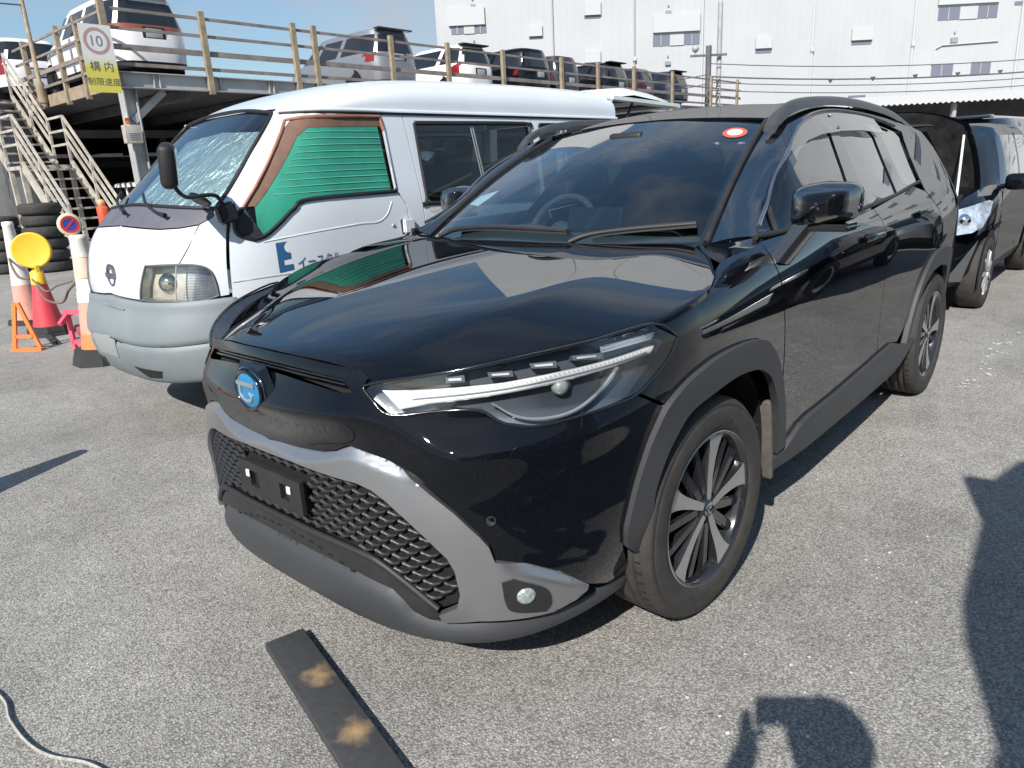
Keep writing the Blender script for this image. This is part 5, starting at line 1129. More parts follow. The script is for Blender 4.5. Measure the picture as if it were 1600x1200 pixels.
def simple_wheel(parent, loc, rad, w, sg, hub=None, spokes=0):
    o = bpy.data.objects.new('wheel', None); C.objects.link(o); o.parent = parent; o.location = loc
    if sg < 0: o.rotation_euler = (0, 0, math.pi)
    V, F = lathe([(rad*.60, -w/2), (rad*.92, -w/2), (rad, -w*.36), (rad, w*.36), (rad*.93, w/2), (rad*.68, w/2), (rad*.64, w*.42)], 40, 'y'); mesh_obj('tyre', V, F, M_RUBBER, o)
    V, F = lathe([(rad*.66, w*.40), (rad*.655, w*.47), (rad*.62, w*.45), (rad*.58, w*.18), (rad*.30, w*.26), (rad*.12, w*.36), (0, w*.37)], 40, 'y'); mesh_obj('rim', V, F, hub or M_LAMPG, o)
    return o
for (x, sg) in ((-.62, 1), (-.62, -1), (-2.96, 1), (-2.96, -1)): simple_wheel(van, (x, VY+sg*.725, .305), .305, .165, sg)
# ================================================================== generic parked vehicles
def gcar(name, label, cat, rows, paint, loc, rz, group=None, ncol=64, n=5., belt=(0, 0), pillars=(), rear_in=.16, tail=None, tailmat=None, glassm=None, wheels=(), wr=.31, parts=True, plate=True, spoiler=None, tailbar=None, skip_front_top=None):
    """rows: (z, x_front, x_rear, half_width) from sill to roof edge; belt = (z0, z1) of the glass band"""
    root = thing(name, label, cat, loc, rz, group)
    V = []; R_ = len(rows); ph = np.linspace(0, 2*np.pi, 720, endpoint=False)
    base = None
    for (z, xf, xr, hw) in rows:
        c, s = np.cos(ph), np.sin(ph); a = (xf-xr)/2; r = ((np.abs(c)/a)**n+(np.abs(s)/hw)**n)**(-1/n); X = (xf+xr)/2+r*c; Y = r*s
        if base is None:
            L = np.r_[0, np.cumsum(np.hypot(np.diff(np.r_[X, X[0]]), np.diff(np.r_[Y, Y[0]])))]; base = np.interp(np.linspace(0, L[-1], ncol, endpoint=False), L, np.r_[ph, 2*np.pi])
        c, s = np.cos(base), np.sin(base); r = ((np.abs(c)/a)**n+(np.abs(s)/hw)**n)**(-1/n)
        V += [((xf+xr)/2+r_*c_, r_*s_, z) for r_, c_, s_ in zip(r, c, s)]
    V = np.array(V).reshape(R_, ncol, 3)
    reg = {}
    def add(k, q): reg.setdefault(k, []).append(q)
    xb = V[max(0, [i for i, r in enumerate(rows) if r[0] >= belt[0]][0]), :, 0]
    for i in range(R_-1):
        zc = (rows[i][0]+rows[i+1][0])/2
        for k in range(ncol):
            k2 = (k+1) % ncol; q = [V[i, k], V[i, k2], V[i+1, k2], V[i+1, k]]; cen = np.mean(q, 0); xk = (xb[k]+xb[k2])/2
            e = V[i, k2]-V[i, k]; nx, ny = e[1], -e[0]; L = math.hypot(nx, ny); nx, ny = nx/L, ny/L
            key = 'body'
            if belt[0] < zc < belt[1]:
                if abs(ny) > .72:
                    if not any(abs(xk-p) < .055 for p in pillars) : key = 'side_window'
                elif nx < -.8: key = 'rear_window' if abs(cen[1]) < rows[i][3]-rear_in else 'body'
                elif nx > .8: key = 'windscreen' if abs(cen[1]) < rows[i][3]-rear_in else 'body'
            elif tail and tail[0] < zc < tail[1] and nx < -.15 and abs(cen[1]) > rows[i][3]-tail[2]: key = 'tail_light'
            elif tailbar and tailbar[0] < zc < tailbar[1] and nx < -.15: key = 'tail_bar'
            elif zc < rows[1][0]+.02 and i < 1: key = 'lower_trim'
            add(key, q)
    # roof cap
    top = V[-1]; ctr = top.mean(0); rings = [top]
    for f, dz in ((.93, .030), (.75, .052), (.4, .066)): rings.append(np.stack([ctr[0]+(top[:, 0]-ctr[0])*f, top[:, 1]*f, top[:, 2]+dz], 1))
    for a, b in zip(rings, rings[1:]):
        for k in range(ncol): add('body', [a[k], a[(k+1) % ncol], b[(k+1) % ncol], b[k]])
    reg['body'].append(list(rings[-1]))
    if skip_front_top:
        pass
    mm = {'body': paint, 'side_window': glassm or M_PRIVGL2, 'rear_window': glassm or M_PRIVGL2, 'windscreen': glassm or M_PRIVGL2, 'tail_light': tailmat or M_RED, 'tail_bar': mat('tail_bar', (.26, .07, .035), .25, 0, .5), 'lower_trim': M_DARK}
    body = None
    for k in ('body',)+tuple(x for x in reg if x != 'body'):
        bm = bmesh.new()
        for q in reg[k]: 
            try: bm.faces.new([bm.verts.new(tuple(p)) for p in q])
            except Exception: pass
        bmesh.ops.remove_doubles(bm, verts=bm.verts, dist=1e-4)
        if k == 'body': body = bm_obj(k, bm, mm[k], root, 32); continue
        left = set(bm.faces); isl = []
        while left:
            st = [left.pop()]; grp = []
            while st:
                f_ = st.pop(); grp.append(f_)
                for e_ in f_.edges:
                    for g_ in e_.link_faces:
                        if g_ in left: left.discard(g_); st.append(g_)
            isl.append([[tuple(v_.co) for v_ in f_.verts] for f_ in grp])
        bm.free()
        for grp in isl:
            bm = bmesh.new()
            for q in grp: bm.faces.new([bm.verts.new(p) for p in q])
            bmesh.ops.remove_doubles(bm, verts=bm.verts, dist=1e-4); bm_obj(k, bm, mm[k], root, 32)
    zmid = rows[0][0]
    mesh_obj('underbody', [(rows[0][1]-.15, -rows[0][3]*.85, rows[0][0]), (rows[0][1]-.15, rows[0][3]*.85, rows[0][0]), (rows[0][2]+.15, rows[0][3]*.85, rows[0][0]), (rows[0][2]+.15, -rows[0][3]*.85, rows[0][0])], [(0, 3, 2, 1)], M_VOID, root, False)
    for (x, yy) in wheels:
        for sg in (1, -1):
            simple_wheel(root, (x, sg*yy, wr), wr, .19, sg)
            # dark arch
            bm = bmesh.new(); vs = [bm.verts.new((x+(wr+.055)*math.cos(a), sg*(rows[1][3]+.004), wr+(wr+.055)*math.sin(a))) for a in np.linspace(R(-20), R(200), 22)]
            bm.faces.new(vs); bm_obj('wheel_arch', bm, M_VOID, root)
    if plate:
        xr = min(r[2] for r in rows); zz = plate if isinstance(plate, float) else .85
        xr = np.interp(zz, [r[0] for r in rows], [r[2] for r in rows])
        rbox('rear_plate', (xr-.012, 0, zz), (.02, .36, .18), .004, mat('blank_plate', (.35, .36, .38), .5), root)
        rbox('plate_frame', (xr-.006, 0, zz+.01), (.018, .50, .24), .01, M_DARK, root)
    if spoiler:
        zt = rows[-1][0]; xr = rows[-1][2]; rbox('rear_spoiler', (xr-.05, 0, zt+.03), (.26, rows[-1][3]*1.75, .045), .015, spoiler, root)
    return root
M_PRIVGL2 = mat('dark_window', (.012, .013, .015), .06, 0, .8)
M_PEARL = mat('pearl_white_paint', (.74, .74, .74), .3, 0, .8, .05, noise=(2, .03))
M_SILV2 = mat('silver_paint', (.30, .31, .325), .32, .55, .8, .05)
M_BLK2 = car_paint('black_paint_plain', (.004, .005, .008), 1.5, .02); M_GREYD = mat('graphite_paint', (.035, .037, .042), .3, .4, .8, .03); M_MAROON = mat('maroon_paint', (.05, .012, .016), .3, .2, .8, .03)
M_NAVY = mat('navy_paint', (.012, .020, .036), .35, .2, 1, .02)
MINIVAN = [(.22, 2.18, -2.38, .80), (.36, 2.28, -2.44, .90), (.62, 2.30, -2.46, .915), (.85, 2.20, -2.44, .915), (1.0, 2.02, -2.42, .91), (1.10, 1.55, -2.40, .90), (1.32, 1.18, -2.34, .85), (1.58, .80, -2.26, .77), (1.70, .55, -2.20, .72)]
SUV = [(.30, 2.15, -2.20, .80), (.42, 2.25, -2.26, .88), (.70, 2.27, -2.27, .90), (.95, 2.15, -2.24, .90), (1.06, 1.25, -2.20, .87), (1.30, .85, -2.12, .80), (1.52, .45, -2.02, .72), (1.60, .25, -1.95, .68)]
SMALL = [(.24, 1.72, -1.86, .76), (.36, 1.86, -1.92, .83), (.60, 1.88, -1.93, .845), (.82, 1.76, -1.92, .84), (.98, 1.15, -1.88, .82), (1.20, .80, -1.80, .76), (1.42, .38, -1.68, .68), (1.49, .10, -1.60, .63)]
DZ = 3.65
DG = 'cars parked on the steel deck'
def deck_car(lbl, rows, paint, x, yrear, **k):
    xr = min(r[2] for r in rows); return gcar('deck_car', lbl, 'car', rows, paint, (x, yrear+xr, DZ), R(-90), DG, **k)
mvk = dict(belt=(1.09, 1.60), pillars=(1.35, .45, -.75, -2.2), wheels=((1.45, .80), (-1.35, .80)), wr=.33)
deck_car('white minivan with orange tail bar on the deck above the speed sign', MINIVAN, M_PEARL, -6.15, -15.35, **{**mvk, 'tailbar': (1.0, 1.12), 'tail': (1.10, 1.35, .10), 'plate': .93, 'spoiler': M_PRIVGL2})
deck_car('white car with red tail lamp behind the corner of the deck rails', SUV, M_PEARL, -5.55, -21.0, belt=(1.05, 1.53), pillars=(1.0, .1, -1.1), wheels=((1.4, .78), (-1.3, .78)), wr=.34, tail=(.70, 1.06, .22), plate=.75)
deck_car('silver minivan seen from its rear corner on the deck', MINIVAN, M_SILV2, -13.25, -15.5, **{**mvk, 'tail': (.85, 1.12, .20), 'plate': .98, 'spoiler': M_PRIVGL2})
deck_car('low silver car beyond the deck rail beside the silver minivan', SMALL, M_SILV2, -9.6, -23.5, belt=(.97, 1.43), pillars=(.9, 0, -1.0), wheels=((1.2, .73), (-1.25, .73)), wr=.30, tail=(.82, 1.2, .16), plate=.7)
deck_car('white estate car with roof spoiler and red lamp on the deck', SUV, M_PEARL, -16.75, -15.6, belt=(1.05, 1.53), pillars=(1.0, .1, -1.1, -2.05), wheels=((1.4, .78), (-1.3, .78)), wr=.34, tail=(.70, 1.35, .18), plate=.78, spoiler=M_DARK)
for i, (x, rows, lb) in enumerate(((-19.6, MINIVAN, 'black van parked next to the white estate car on the deck'), (-22.1, MINIVAN, 'black van with a red lamp, second after the white estate car on the deck'), (-24.9, SUV, 'dark car, third after the white estate car on the deck'), (-27.6, SUV, 'dark car, fourth after the white estate car on the deck'), (-30.2, SUV, 'dark car at the far end of the deck row'))):
    deck_car(lb, rows, (M_BLK2, M_GREYD, M_BLK2, M_MAROON, M_NAVY)[i], x, -15.6+(.2, -.3, .1, -.25, 0)[i], **({**mvk, 'tail': (.84, 1.02, .10)} if rows is MINIVAN else dict(belt=(1.05, 1.53), pillars=(1.0, .1, -1.1), wheels=((1.4, .78), (-1.3, .78)), wr=.34, tail=(.94, 1.07, .12), plate=.78, spoiler=M_DARK if i != 3 else None)))
# ================================================================== steel parking deck
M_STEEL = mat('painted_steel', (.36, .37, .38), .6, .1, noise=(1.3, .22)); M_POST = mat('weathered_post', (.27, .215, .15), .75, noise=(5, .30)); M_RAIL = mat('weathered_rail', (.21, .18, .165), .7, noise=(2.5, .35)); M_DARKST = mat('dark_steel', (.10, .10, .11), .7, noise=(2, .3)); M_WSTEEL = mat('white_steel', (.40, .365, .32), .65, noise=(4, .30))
deck = thing('parking_deck', 'two-level steel parking deck with weathered railings', 'parking deck', (-5, -14.6, 0))
def D(name, bm, m, smooth=None):
    o = bm_obj(name, bm, m, None, smooth); o.parent = deck; o.matrix_parent_inverse = Matrix.Translation((5, 14.6, 0)); return o
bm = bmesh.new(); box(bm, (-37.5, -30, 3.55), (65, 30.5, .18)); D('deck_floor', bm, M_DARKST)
bm = bmesh.new(); box(bm, (-37.5, -14.62, 3.50), (65.2, .03, .29)); box(bm, (-37.5, -14.60, 3.645), (65.2, .16, .02)); box(bm, (-37.5, -14.60, 3.355), (65.2, .16, .02)); D('edge_beam', bm, M_STEEL)
for k in range(28):
    for dx in (0, .12): bm = bmesh.new(); box(bm, (-5.6-k*1.35-dx, -14.585, 3.50), (.02, .05, .27)); D('stiffener', bm, M_WSTEEL)
bm = bmesh.new(); box(bm, (-4.98, -18.5, 3.50), (.05, 7.8, .26)); D('edge_beam', bm, M_POST)
for x in (-4.78, -6.83, -9.1, -9.68, -12.11, -14.22, -16.62, -19.64, -21.83, -24.28, -27.28, -30.79, -33.5):
    bm = bmesh.new(); beam(bm, (x, -14.53, 3.28), (x, -14.53, 4.95), .12, .10, (0, 1, 0)); D('rail_post', bm, M_POST)
for y, x in ((-16.4, -4.95), (-17.6, -4.95), (-19.9, -4.95)):
    bm = bmesh.new(); beam(bm, (x, y, 3.30), (x, y, 4.95), .10, .10, (0, 1, 0)); D('rail_post', bm, M_POST)
for z, h in ((4.82, .06), (4.47, .06), (4.12, .11), (3.80, .07)):
    bm = bmesh.new(); beam(bm, (-4.7, -14.585, z), (-34, -14.585, z), .04, h); D('guard_rail', bm, M_RAIL)
    bm = bmesh.new(); beam(bm, (-4.92, -14.60, z), (-4.92, -20.6, z), .04, h*.8); D('guard_rail', bm, M_RAIL)
# columns, braces, ceiling joists, added far walls
for i, x in enumerate((-5.15, -12.5, -20, -27.5, -35)):
    for j, y in enumerate((-14.9, -22, -30)):
        bm = bmesh.new(); box(bm, (x-.13, y, 1.68), (.02, .26, 3.36)); box(bm, (x+.13, y, 1.68), (.02, .26, 3.36)); box(bm, (x, y, 1.68), (.24, .02, 3.36)); D('column', bm, M_STEEL)
    bm = bmesh.new(); beam(bm, (x, -14.9, 2.72), (x-.75, -14.9, 3.34), .14, .14); D('brace', bm, M_STEEL)
for k in range(14):
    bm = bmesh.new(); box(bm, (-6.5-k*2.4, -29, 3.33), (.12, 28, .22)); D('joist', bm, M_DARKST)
for z, y in ((2.95, -22), (2.35, -30)):
    bm = bmesh.new(); box(bm, (-30, y, z), (50, .16, .22)); D('cross_beam', bm, M_DARKST)
bm = bmesh.new(); box(bm, (-37, -45.5, 1.75), (66, .2, 3.5)); box(bm, (-4.9, -33, 1.75), (.2, 24, 3.5)); D('shading_wall', bm, mat('shading_wall_dark', (.09, .09, .095), .9, noise=(.6, .4)))  # dark walls put in to shut daylight out below the deck
# cars standing in the shade below
for i, (x, y, p, rows, lb) in enumerate(((-7.2, -19.0, M_PEARL, SMALL, 'white small car in the shade beneath the deck'), (-9.6, -19.6, M_SILV2, SMALL, 'silver small car in the shade beneath the deck'), (-12.4, -19.4, M_BLK2, SUV, 'dark car in the shade beneath the deck'))):
    gcar('shaded_car', lb, 'car', rows, p, (x, y, 0), R(90), 'cars in the shade beneath the deck', belt=(.97, 1.43) if rows is SMALL else (1.05, 1.53), pillars=(.9, 0, -1), wheels=((1.2, .73), (-1.25, .73)), wr=.30, tail=(.7, .95, .2))
# speed sign on the corner posts
sign = thing('speed_sign', 'faded 10 speed limit sign with yellow lower half on the deck corner', 'sign', (-4.55, -14.42, 3.4))
def flat(name, y, x0, x1, z0, z1, m, parent, th=.006):
    bm = bmesh.new(); box(bm, ((x0+x1)/2, y, (z0+z1)/2), (abs(x1-x0), th, z1-z0)); return bm_obj(name, bm, m, parent)
sm_ = bpy.data.materials.new('sign_face'); sm_.use_nodes = True; nt = sm_.node_tree; b_ = nt.nodes['Principled BSDF']; tcn = nt.nodes.new('ShaderNodeTexCoord'); sep = nt.nodes.new('ShaderNodeSeparateXYZ'); mr_ = nt.nodes.new('ShaderNodeMapRange'); mr_.inputs['From Min'].default_value = .38; mr_.inputs['From Max'].default_value = .60; rmp = nt.nodes.new('ShaderNodeValToRGB'); rmp.color_ramp.elements[0].color = (.62, .55, .10, 1); rmp.color_ramp.elements[1].color = (.66, .66, .64, 1); nzz = nt.nodes.new('ShaderNodeTexNoise'); nzz.inputs['Scale'].default_value = 7
add_ = nt.nodes.new('ShaderNodeMath'); add_.operation = 'MULTIPLY_ADD'; add_.inputs[1].default_value = .25; nt.links.new(nzz.outputs[0], add_.inputs[0]); nt.links.new(tcn.outputs['Object'], sep.inputs[0]); nt.links.new(tcn.outputs['Object'], nzz.inputs['Vector']); nt.links.new(sep.outputs[2], add_.inputs[2]); nt.links.new(add_.outputs[0], mr_.inputs[0]); nt.links.new(mr_.outputs[0], rmp.inputs[0]); nt.links.new(rmp.outputs[0], b_.inputs['Base Color']); b_.inputs['Roughness'].default_value = .6
face = flat('sign_face', 0, -.30, .30, -.18, 1.06, sm_, sign)
Vr, Fr = lathe([(.185, 0), (.245, 0)], 40, 'y'); mesh_obj('sign_ring', [(x, .0045, .76+z) for x, y, z in Vr], Fr, mat('faded_red', (.42, .26, .26), .7), sign, False)
def wtext(name, body, size, m, parent, x, z, y=.005, sxx=1.):
    V, F = text_mesh(body, size)
    if not len(V): return
    V = V-[(V[:, 0].min()+V[:, 0].max())/2, (V[:, 1].min()+V[:, 1].max())/2, 0]
    mesh_obj(name, [(x-v[0]*sxx, y, z+v[1]) for v in V], F, m, parent, False)
wtext('sign_number', '10', .27, mat('faded_blue', (.16, .20, .27), .7), sign, 0, .76)
wtext('sign_text', '構 内', .20, mat('faded_black', (.10, .10, .09), .7), sign, 0, .30)
wtext('sign_text', '制限速度', .155, MATS['faded_black'], sign, 0, .02)
# stair
stair = thing('steel_stair', 'white steel stair with landing rising beside the parking deck', 'stairs', (-4.1, -15, 0))
def S_(name, bm, m): o = bm_obj(name, bm, m, None); o.parent = stair; o.matrix_parent_inverse = Matrix.Translation((4.1, 15, 0)); return o
XL, XR = -3.62, -4.62
def flight(y0, z0, y1, z1, n):
    for x in (XL, XR):
        bm = bmesh.new(); beam(bm, (x, y0, z0+.05), (x, y1, z1+.05), .05, .22); S_('stringer', bm, M_WSTEEL)
        for h in (1.0, .72, .45):
            bm = bmesh.new(); beam(bm, (x, y0, z0+h+.1), (x, y1, z1+h+.1), .045, .05); S_('handrail', bm, M_WSTEEL)
        for t in (0, .5, 1):
            y = y0+(y1-y0)*t; z = z0+(z1-z0)*t; bm = bmesh.new(); beam(bm, (x, y, z), (x, y, z+1.1), .05, .05); S_('baluster', bm, M_WSTEEL)
    for k in range(n):
        t = (k+.5)/n; bm = bmesh.new(); box(bm, ((XL+XR)/2, y0+(y1-y0)*t, z0+(z1-z0)*t+.05), (abs(XL-XR)-.06, .26, .035)); S_('tread', bm, M_WSTEEL)
flight(-15.0, 0, -17.3, 1.92, 9); flight(-18.3, 1.92, -20.4, 3.62, 8)
bm = bmesh.new(); box(bm, ((XL+XR)/2, -17.8, 1.93), (1.1, 1.0, .08)); S_('landing', bm, M_WSTEEL)
for x in (XL, XR):
    for h in (1.1, .8, .5):
        bm = bmesh.new(); beam(bm, (x, -17.3, 1.92+h), (x, -18.3, 1.92+h), .045, .05); S_('handrail', bm, M_WSTEEL)
    for y in (-17.4, -18.2): bm = bmesh.new(); beam(bm, (x, y, 0), (x, y, 1.9), .09, .09); S_('support_post', bm, M_WSTEEL)
bm = bmesh.new(); box(bm, (-3.9, -21.3, 3.60), (2.2, 1.8, .10)); S_('top_landing', bm, M_DARKST)
for y in (-20.45, -22.1):
    for h in (1.1, .75, .4):
        bm = bmesh.new(); beam(bm, (-1.6 if y < -21 else XL, y, 3.62+h), (XL if y > -21 else -4.9, y, 3.62+h), .04, .05); S_('handrail', bm, M_RAIL)
for x in (XL, -2.9):
    bm = bmesh.new(); beam(bm, (x, -20.45, 0), (x, -20.45, 4.75), .09, .09); S_('support_post', bm, M_WSTEEL)
# tall lamp pole beside the deck corner, meter box
pole = thing('steel_pole', 'rusty beige pole standing on the deck edge by the stair', 'pole', (-4.86, -19.0, 3.36)); bm = bmesh.new(); tube(bm, [(0, 0, 0), (0, 0, .55), (0, 0, .6), (0, 0, 6)], [.085, .085, .05, .045], 12); bm_obj('shaft', bm, M_POST, pole, 50); bm = bmesh.new(); tube(bm, [(0, 0, .1), (0, 0, .5)], .11, 12); bm_obj('sleeve', bm, M_POST, pole, 50)
bx_ = thing('meter_box', 'grey louvred box with an orange lamp on the deck column', 'box', (-5.0, -14.72, 2.45)); rbox('case', (0, .05, 0), (.34, .16, .36), .01, M_WSTEEL, bx_)
for k in range(4): rbox('louvre', (0, .135, -.10+.04*k), (.22, .012, .014), .003, M_STEEL, bx_)
rbox('beacon', (.06, .05, .26), (.09, .09, .12), .02, mat('orange_lamp', (.75, .20, .06), .4), bx_)
# ================================================================== white warehouse
YW = 3.87484; bx0_, by0_ = CP[0]+60*math.cos(YW), CP[1]+60*math.sin(YW)
wh = thing('warehouse', 'huge white warehouse with few small hooded windows', 'building', (bx0_, by0_, 0), YW-math.pi/2)
M_WALLW = mat('white_wall', (.43, .44, .455), .8, noise=(.25, .05, 3))
_nt = M_WALLW.node_tree; _b = _nt.nodes['Principled BSDF']; _w = _nt.nodes.new('ShaderNodeTexWave'); _w.inputs['Scale'].default_value = .55; _w.bands_direction = 'X'; _t = _nt.nodes.new('ShaderNodeTexCoord'); _bp = _nt.nodes.new('ShaderNodeBump'); _bp.inputs['Strength'].default_value = .10; _bp.inputs['Distance'].default_value = .05; _nt.links.new(_t.outputs['Object'], _w.inputs['Vector']); _nt.links.new(_w.outputs['Fac'], _bp.inputs['Height']); _nt.links.new(_bp.outputs[0], _b.inputs['Normal']); M_WALLH = mat('white_wall_hood', (.46, .47, .485), .8); M_BWIN = mat('building_window', (.16, .17, .22), .25, 0, .3)
e0 = BLD['edge'][0]
bm = bmesh.new(); box(bm, ((e0+90)/2, 15, 20), (90-e0, 30, 40)); bm_obj('wall', bm, M_WALLW, wh)
for k, (r0, r1, z0, z1) in enumerate(BLD['slit']):
    w = mesh_obj('window', [(r0, -.03, z0), (r1, -.03, z0), (r1, -.03, z1), (r0, -.03, z1)], [(0, 1, 2, 3)], M_BWIN, wh, False)
    if r1-r0 > 2.4:
        pa = r0+(r1-r0)*.36; pb = r0+(r1-r0)*.66
        bm = bmesh.new(); box(bm, ((pa+pb)/2, -.05, (z0+z1)/2), (pb-pa, .06, z1-z0)); bm_obj('wall_panel', bm, M_WALLW, w)
        for u in (.17, .83): bm = bmesh.new(); box(bm, (r0+(r1-r0)*u, -.05, (z0+z1)/2), (.06, .06, z1-z0)); bm_obj('mullion', bm, M_STEEL, w)
for r0, r1, z0, z1 in BLD['hood']: bm = bmesh.new(); box(bm, ((r0+r1)/2, -.10, (z0+z1)/2), (r1-r0, .20, z1-z0)); bm_obj('window_hood', bm, M_WALLH, wh)
for r0, r1, z0, z1 in BLD['vent']: bm = bmesh.new(); box(bm, ((r0+r1)/2, -.08, (z0+z1)/2), (r1-r0, .16, z1-z0)); bm_obj('vent', bm, mat('vent_grey', (.25, .25, .30), .6), wh); bm = bmesh.new(); box(bm, ((r0+r1)/2, -.05, z1+.35), (.10, .10, .14)); bm_obj('vent', bm, MATS['vent_grey'], wh)
for k, r in enumerate(BLD['pipe']): bm = bmesh.new(); tube(bm, [(r, -.10, 0), (r, -.10, 40)], .055 if k in (0, 1) else .09, 8); bm_obj('downpipe', bm, mat('pipe_grey', (.34, .35, .36), .6) if k in (0, 1) else M_WALLH, wh, 50)
for r0, r1, z0, z1 in BLD['lowwin']: mesh_obj('window', [(r0, -.04, z0), (r1, -.04, z0), (r1, -.04, z1), (r0, -.04, z1)], [(0, 1, 2, 3)], mat('brown_window', (.20, .16, .15), .6), wh, False)
for rr_ in (10.65, 24.24, 31.95): rbox('pipe_bracket', (rr_, -.15, 9.0), (.22, .2, .3), .02, M_WALLH, wh)
bm = bmesh.new(); tube(bm, [(33.6, -.1, 7.5), (33.7, -.1, 8.6), (34.2, -.1, 8.85), (38.5, -.1, 8.95)], .05, 6); bm_obj('conduit', bm, M_WALLH, wh, 50)
# low white roof edge with saw-tooth sheet ends, dark beneath
lr = thing('carport_roof', 'long low carport with white corrugated sheet roof edge', 'carport', (CP[0]+24*math.cos(YW), CP[1]+24*math.sin(YW), 0), YW-math.pi/2)
NT = 180; r0, r1, zt = 9.8, 26, 2.92
V = []; F = []
for k in range(NT+1):
    r = r0+(r1-r0)*k/NT; dz = .055 if k % 2 else 0
    V += [(r, 0, zt-.26+dz), (r, 0, zt+.02+dz*.4), (r, 6, zt+.35+dz)]
for k in range(NT):
    for j in range(2): a = k*3+j; F.append((a, a+3, a+4, a+1))
mesh_obj('roof_sheet', V, F, M_WALLH, lr, False)
bm = bmesh.new(); box(bm, ((r0+r1)/2, 5.9, 1.6), (r1-r0, .1, 3.2)); bm_obj('rear_wall', bm, M_DARKST, lr)
for r in (11, 14.5, 18, 21.5): bm = bmesh.new(); box(bm, (r, .35, 1.33), (.12, .12, 2.66)); bm_obj('post', bm, M_STEEL, lr)
for k in range(8): bm = bmesh.new(); bmesh.ops.create_cone(bm, cap_ends=True, segments=4, radius1=.02, radius2=.09, depth=.12, matrix=Matrix.Translation((10.6+k*1.35, .6, zt+.62))); bm_obj('bird_spike', bm, M_DARKST, lr)
# utility pole with wires
up_ = thing('utility_pole', 'slim utility pole with crossarm and camera before the warehouse', 'pole', (-31.2, -14.9, 0)); bm = bmesh.new(); tube(bm, [(0, 0, 0), (0, 0, 6.3)], .13, 10); bm_obj('shaft', bm, M_DARKST, up_, 50); bm = bmesh.new(); tube(bm, [(-.55, .25, 0), (-.55, .25, 8.1)], .11, 10); bm_obj('shaft', bm, M_STEEL, up_, 50)
bm = bmesh.new(); beam(bm, (.55, -.62, 5.9), (-.55, .62, 5.9), .09, .09); bm_obj('crossarm', bm, M_DARKST, up_)
bm = bmesh.new(); tube(bm, [(.4, -.45, 5.9), (.4, -.45, 6.15)], .04, 8); bmesh.ops.create_icosphere(bm, subdivisions=2, radius=.16, matrix=Matrix.Translation((.4, -.45, 6.2))); bm_obj('camera_dome', bm, M_STEEL, up_, 50)
rt_ = Vector((math.sin(YW), -math.cos(YW), 0)); P0 = Vector((-31.2, -14.9, 0))
for k, (z0, z1, lb) in enumerate(((5.55, 6.1, 'thin overhead wire, uppermost before the warehouse'), (5.00, 5.60, 'thick overhead cable below the uppermost wire'), (4.75, 5.3, 'overhead cable below the thick cable'), (4.42, 5.0, 'thin overhead wire, lowest before the warehouse'))):
    a = P0+Vector((0, 0, z0)); b = P0+rt_*45+Vector((0, 0, z1+3.0)); pts = [a.lerp(b, t)-Vector((0, 0, 3.2*4*t*(1-t)*.6)) for t in np.linspace(0, 1, 24)]
    bm = bmesh.new(); tube(bm, pts, .022 if k != 1 else .035, 5); tag(bm_obj('overhead_wire', bm, M_DARKST, None, 60), lb, 'wire', 'wires across the warehouse')
for k, (z0, z1, lb) in enumerate(((5.1, 4.75, 'upper wire from the utility pole down to the deck'), (4.7, 4.35, 'lower wire from the utility pole down to the deck'))):
    a = P0+Vector((0, 0, z0)); b = Vector((-22.5, -16.5, z1)); pts = [a.lerp(b, t)-Vector((0, 0, .3*4*t*(1-t))) for t in np.linspace(0, 1, 12)]
    bm = bmesh.new(); tube(bm, pts, .02, 5); tag(bm_obj('overhead_wire', bm, M_DARKST, None, 60), lb, 'wire', 'wires from the pole to the deck')
# ================================================================== black hatchback with its bonnet up
HX, HY = -6.55, -.15
HATCH = [(.22, 1.72, -1.86, .76), (.34, 1.84, -1.92, .83), (.60, 1.86, -1.93, .845), (.80, 1.76, -1.92, .842), (.93, 1.45, -1.90, .83), (1.00, .98, -1.88, .82), (1.22, .70, -1.80, .76), (1.42, .30, -1.68, .68), (1.49, .05, -1.60, .63)]
hb_ = gcar('hatchback', 'black hatchback with its bonnet propped open behind the crossover', 'car', HATCH, M_BLK2, (HX, HY, 0), 0, belt=(.985, 1.43), pillars=(.62, -.30, -1.30), wheels=(), plate=False, tail=(.80, 1.2, .16), glassm=M_PRIVGL2, ncol=96)
for (x, sg) in ((1.13, 1), (1.13, -1), (-1.35, 1), (-1.35, -1)):
    w = simple_wheel(hb_, (x, sg*.768, .30), .30, .185, sg, mat('wheel_cover', (.42, .43, .44), .4, .5))
    for k in range(9):
        a = 2*math.pi*k/9; bm = bmesh.new(); beam(bm, (.05*math.cos(a), .088, .05*math.sin(a)), (.185*math.cos(a), .088, .185*math.sin(a)), .03, .012, (0, 1, 0)); bm_obj('spoke', bm, mat('wheel_cover_light', (.55, .56, .57), .35, .6), w)
    bm = bmesh.new(); vs = [bm.verts.new((x+.355*math.cos(a), sg*.850, .30+.355*math.sin(a))) for a in np.linspace(R(-14), R(194), 22)]; bm.faces.new(vs); bm_obj('wheel_arch', bm, M_VOID, hb_)
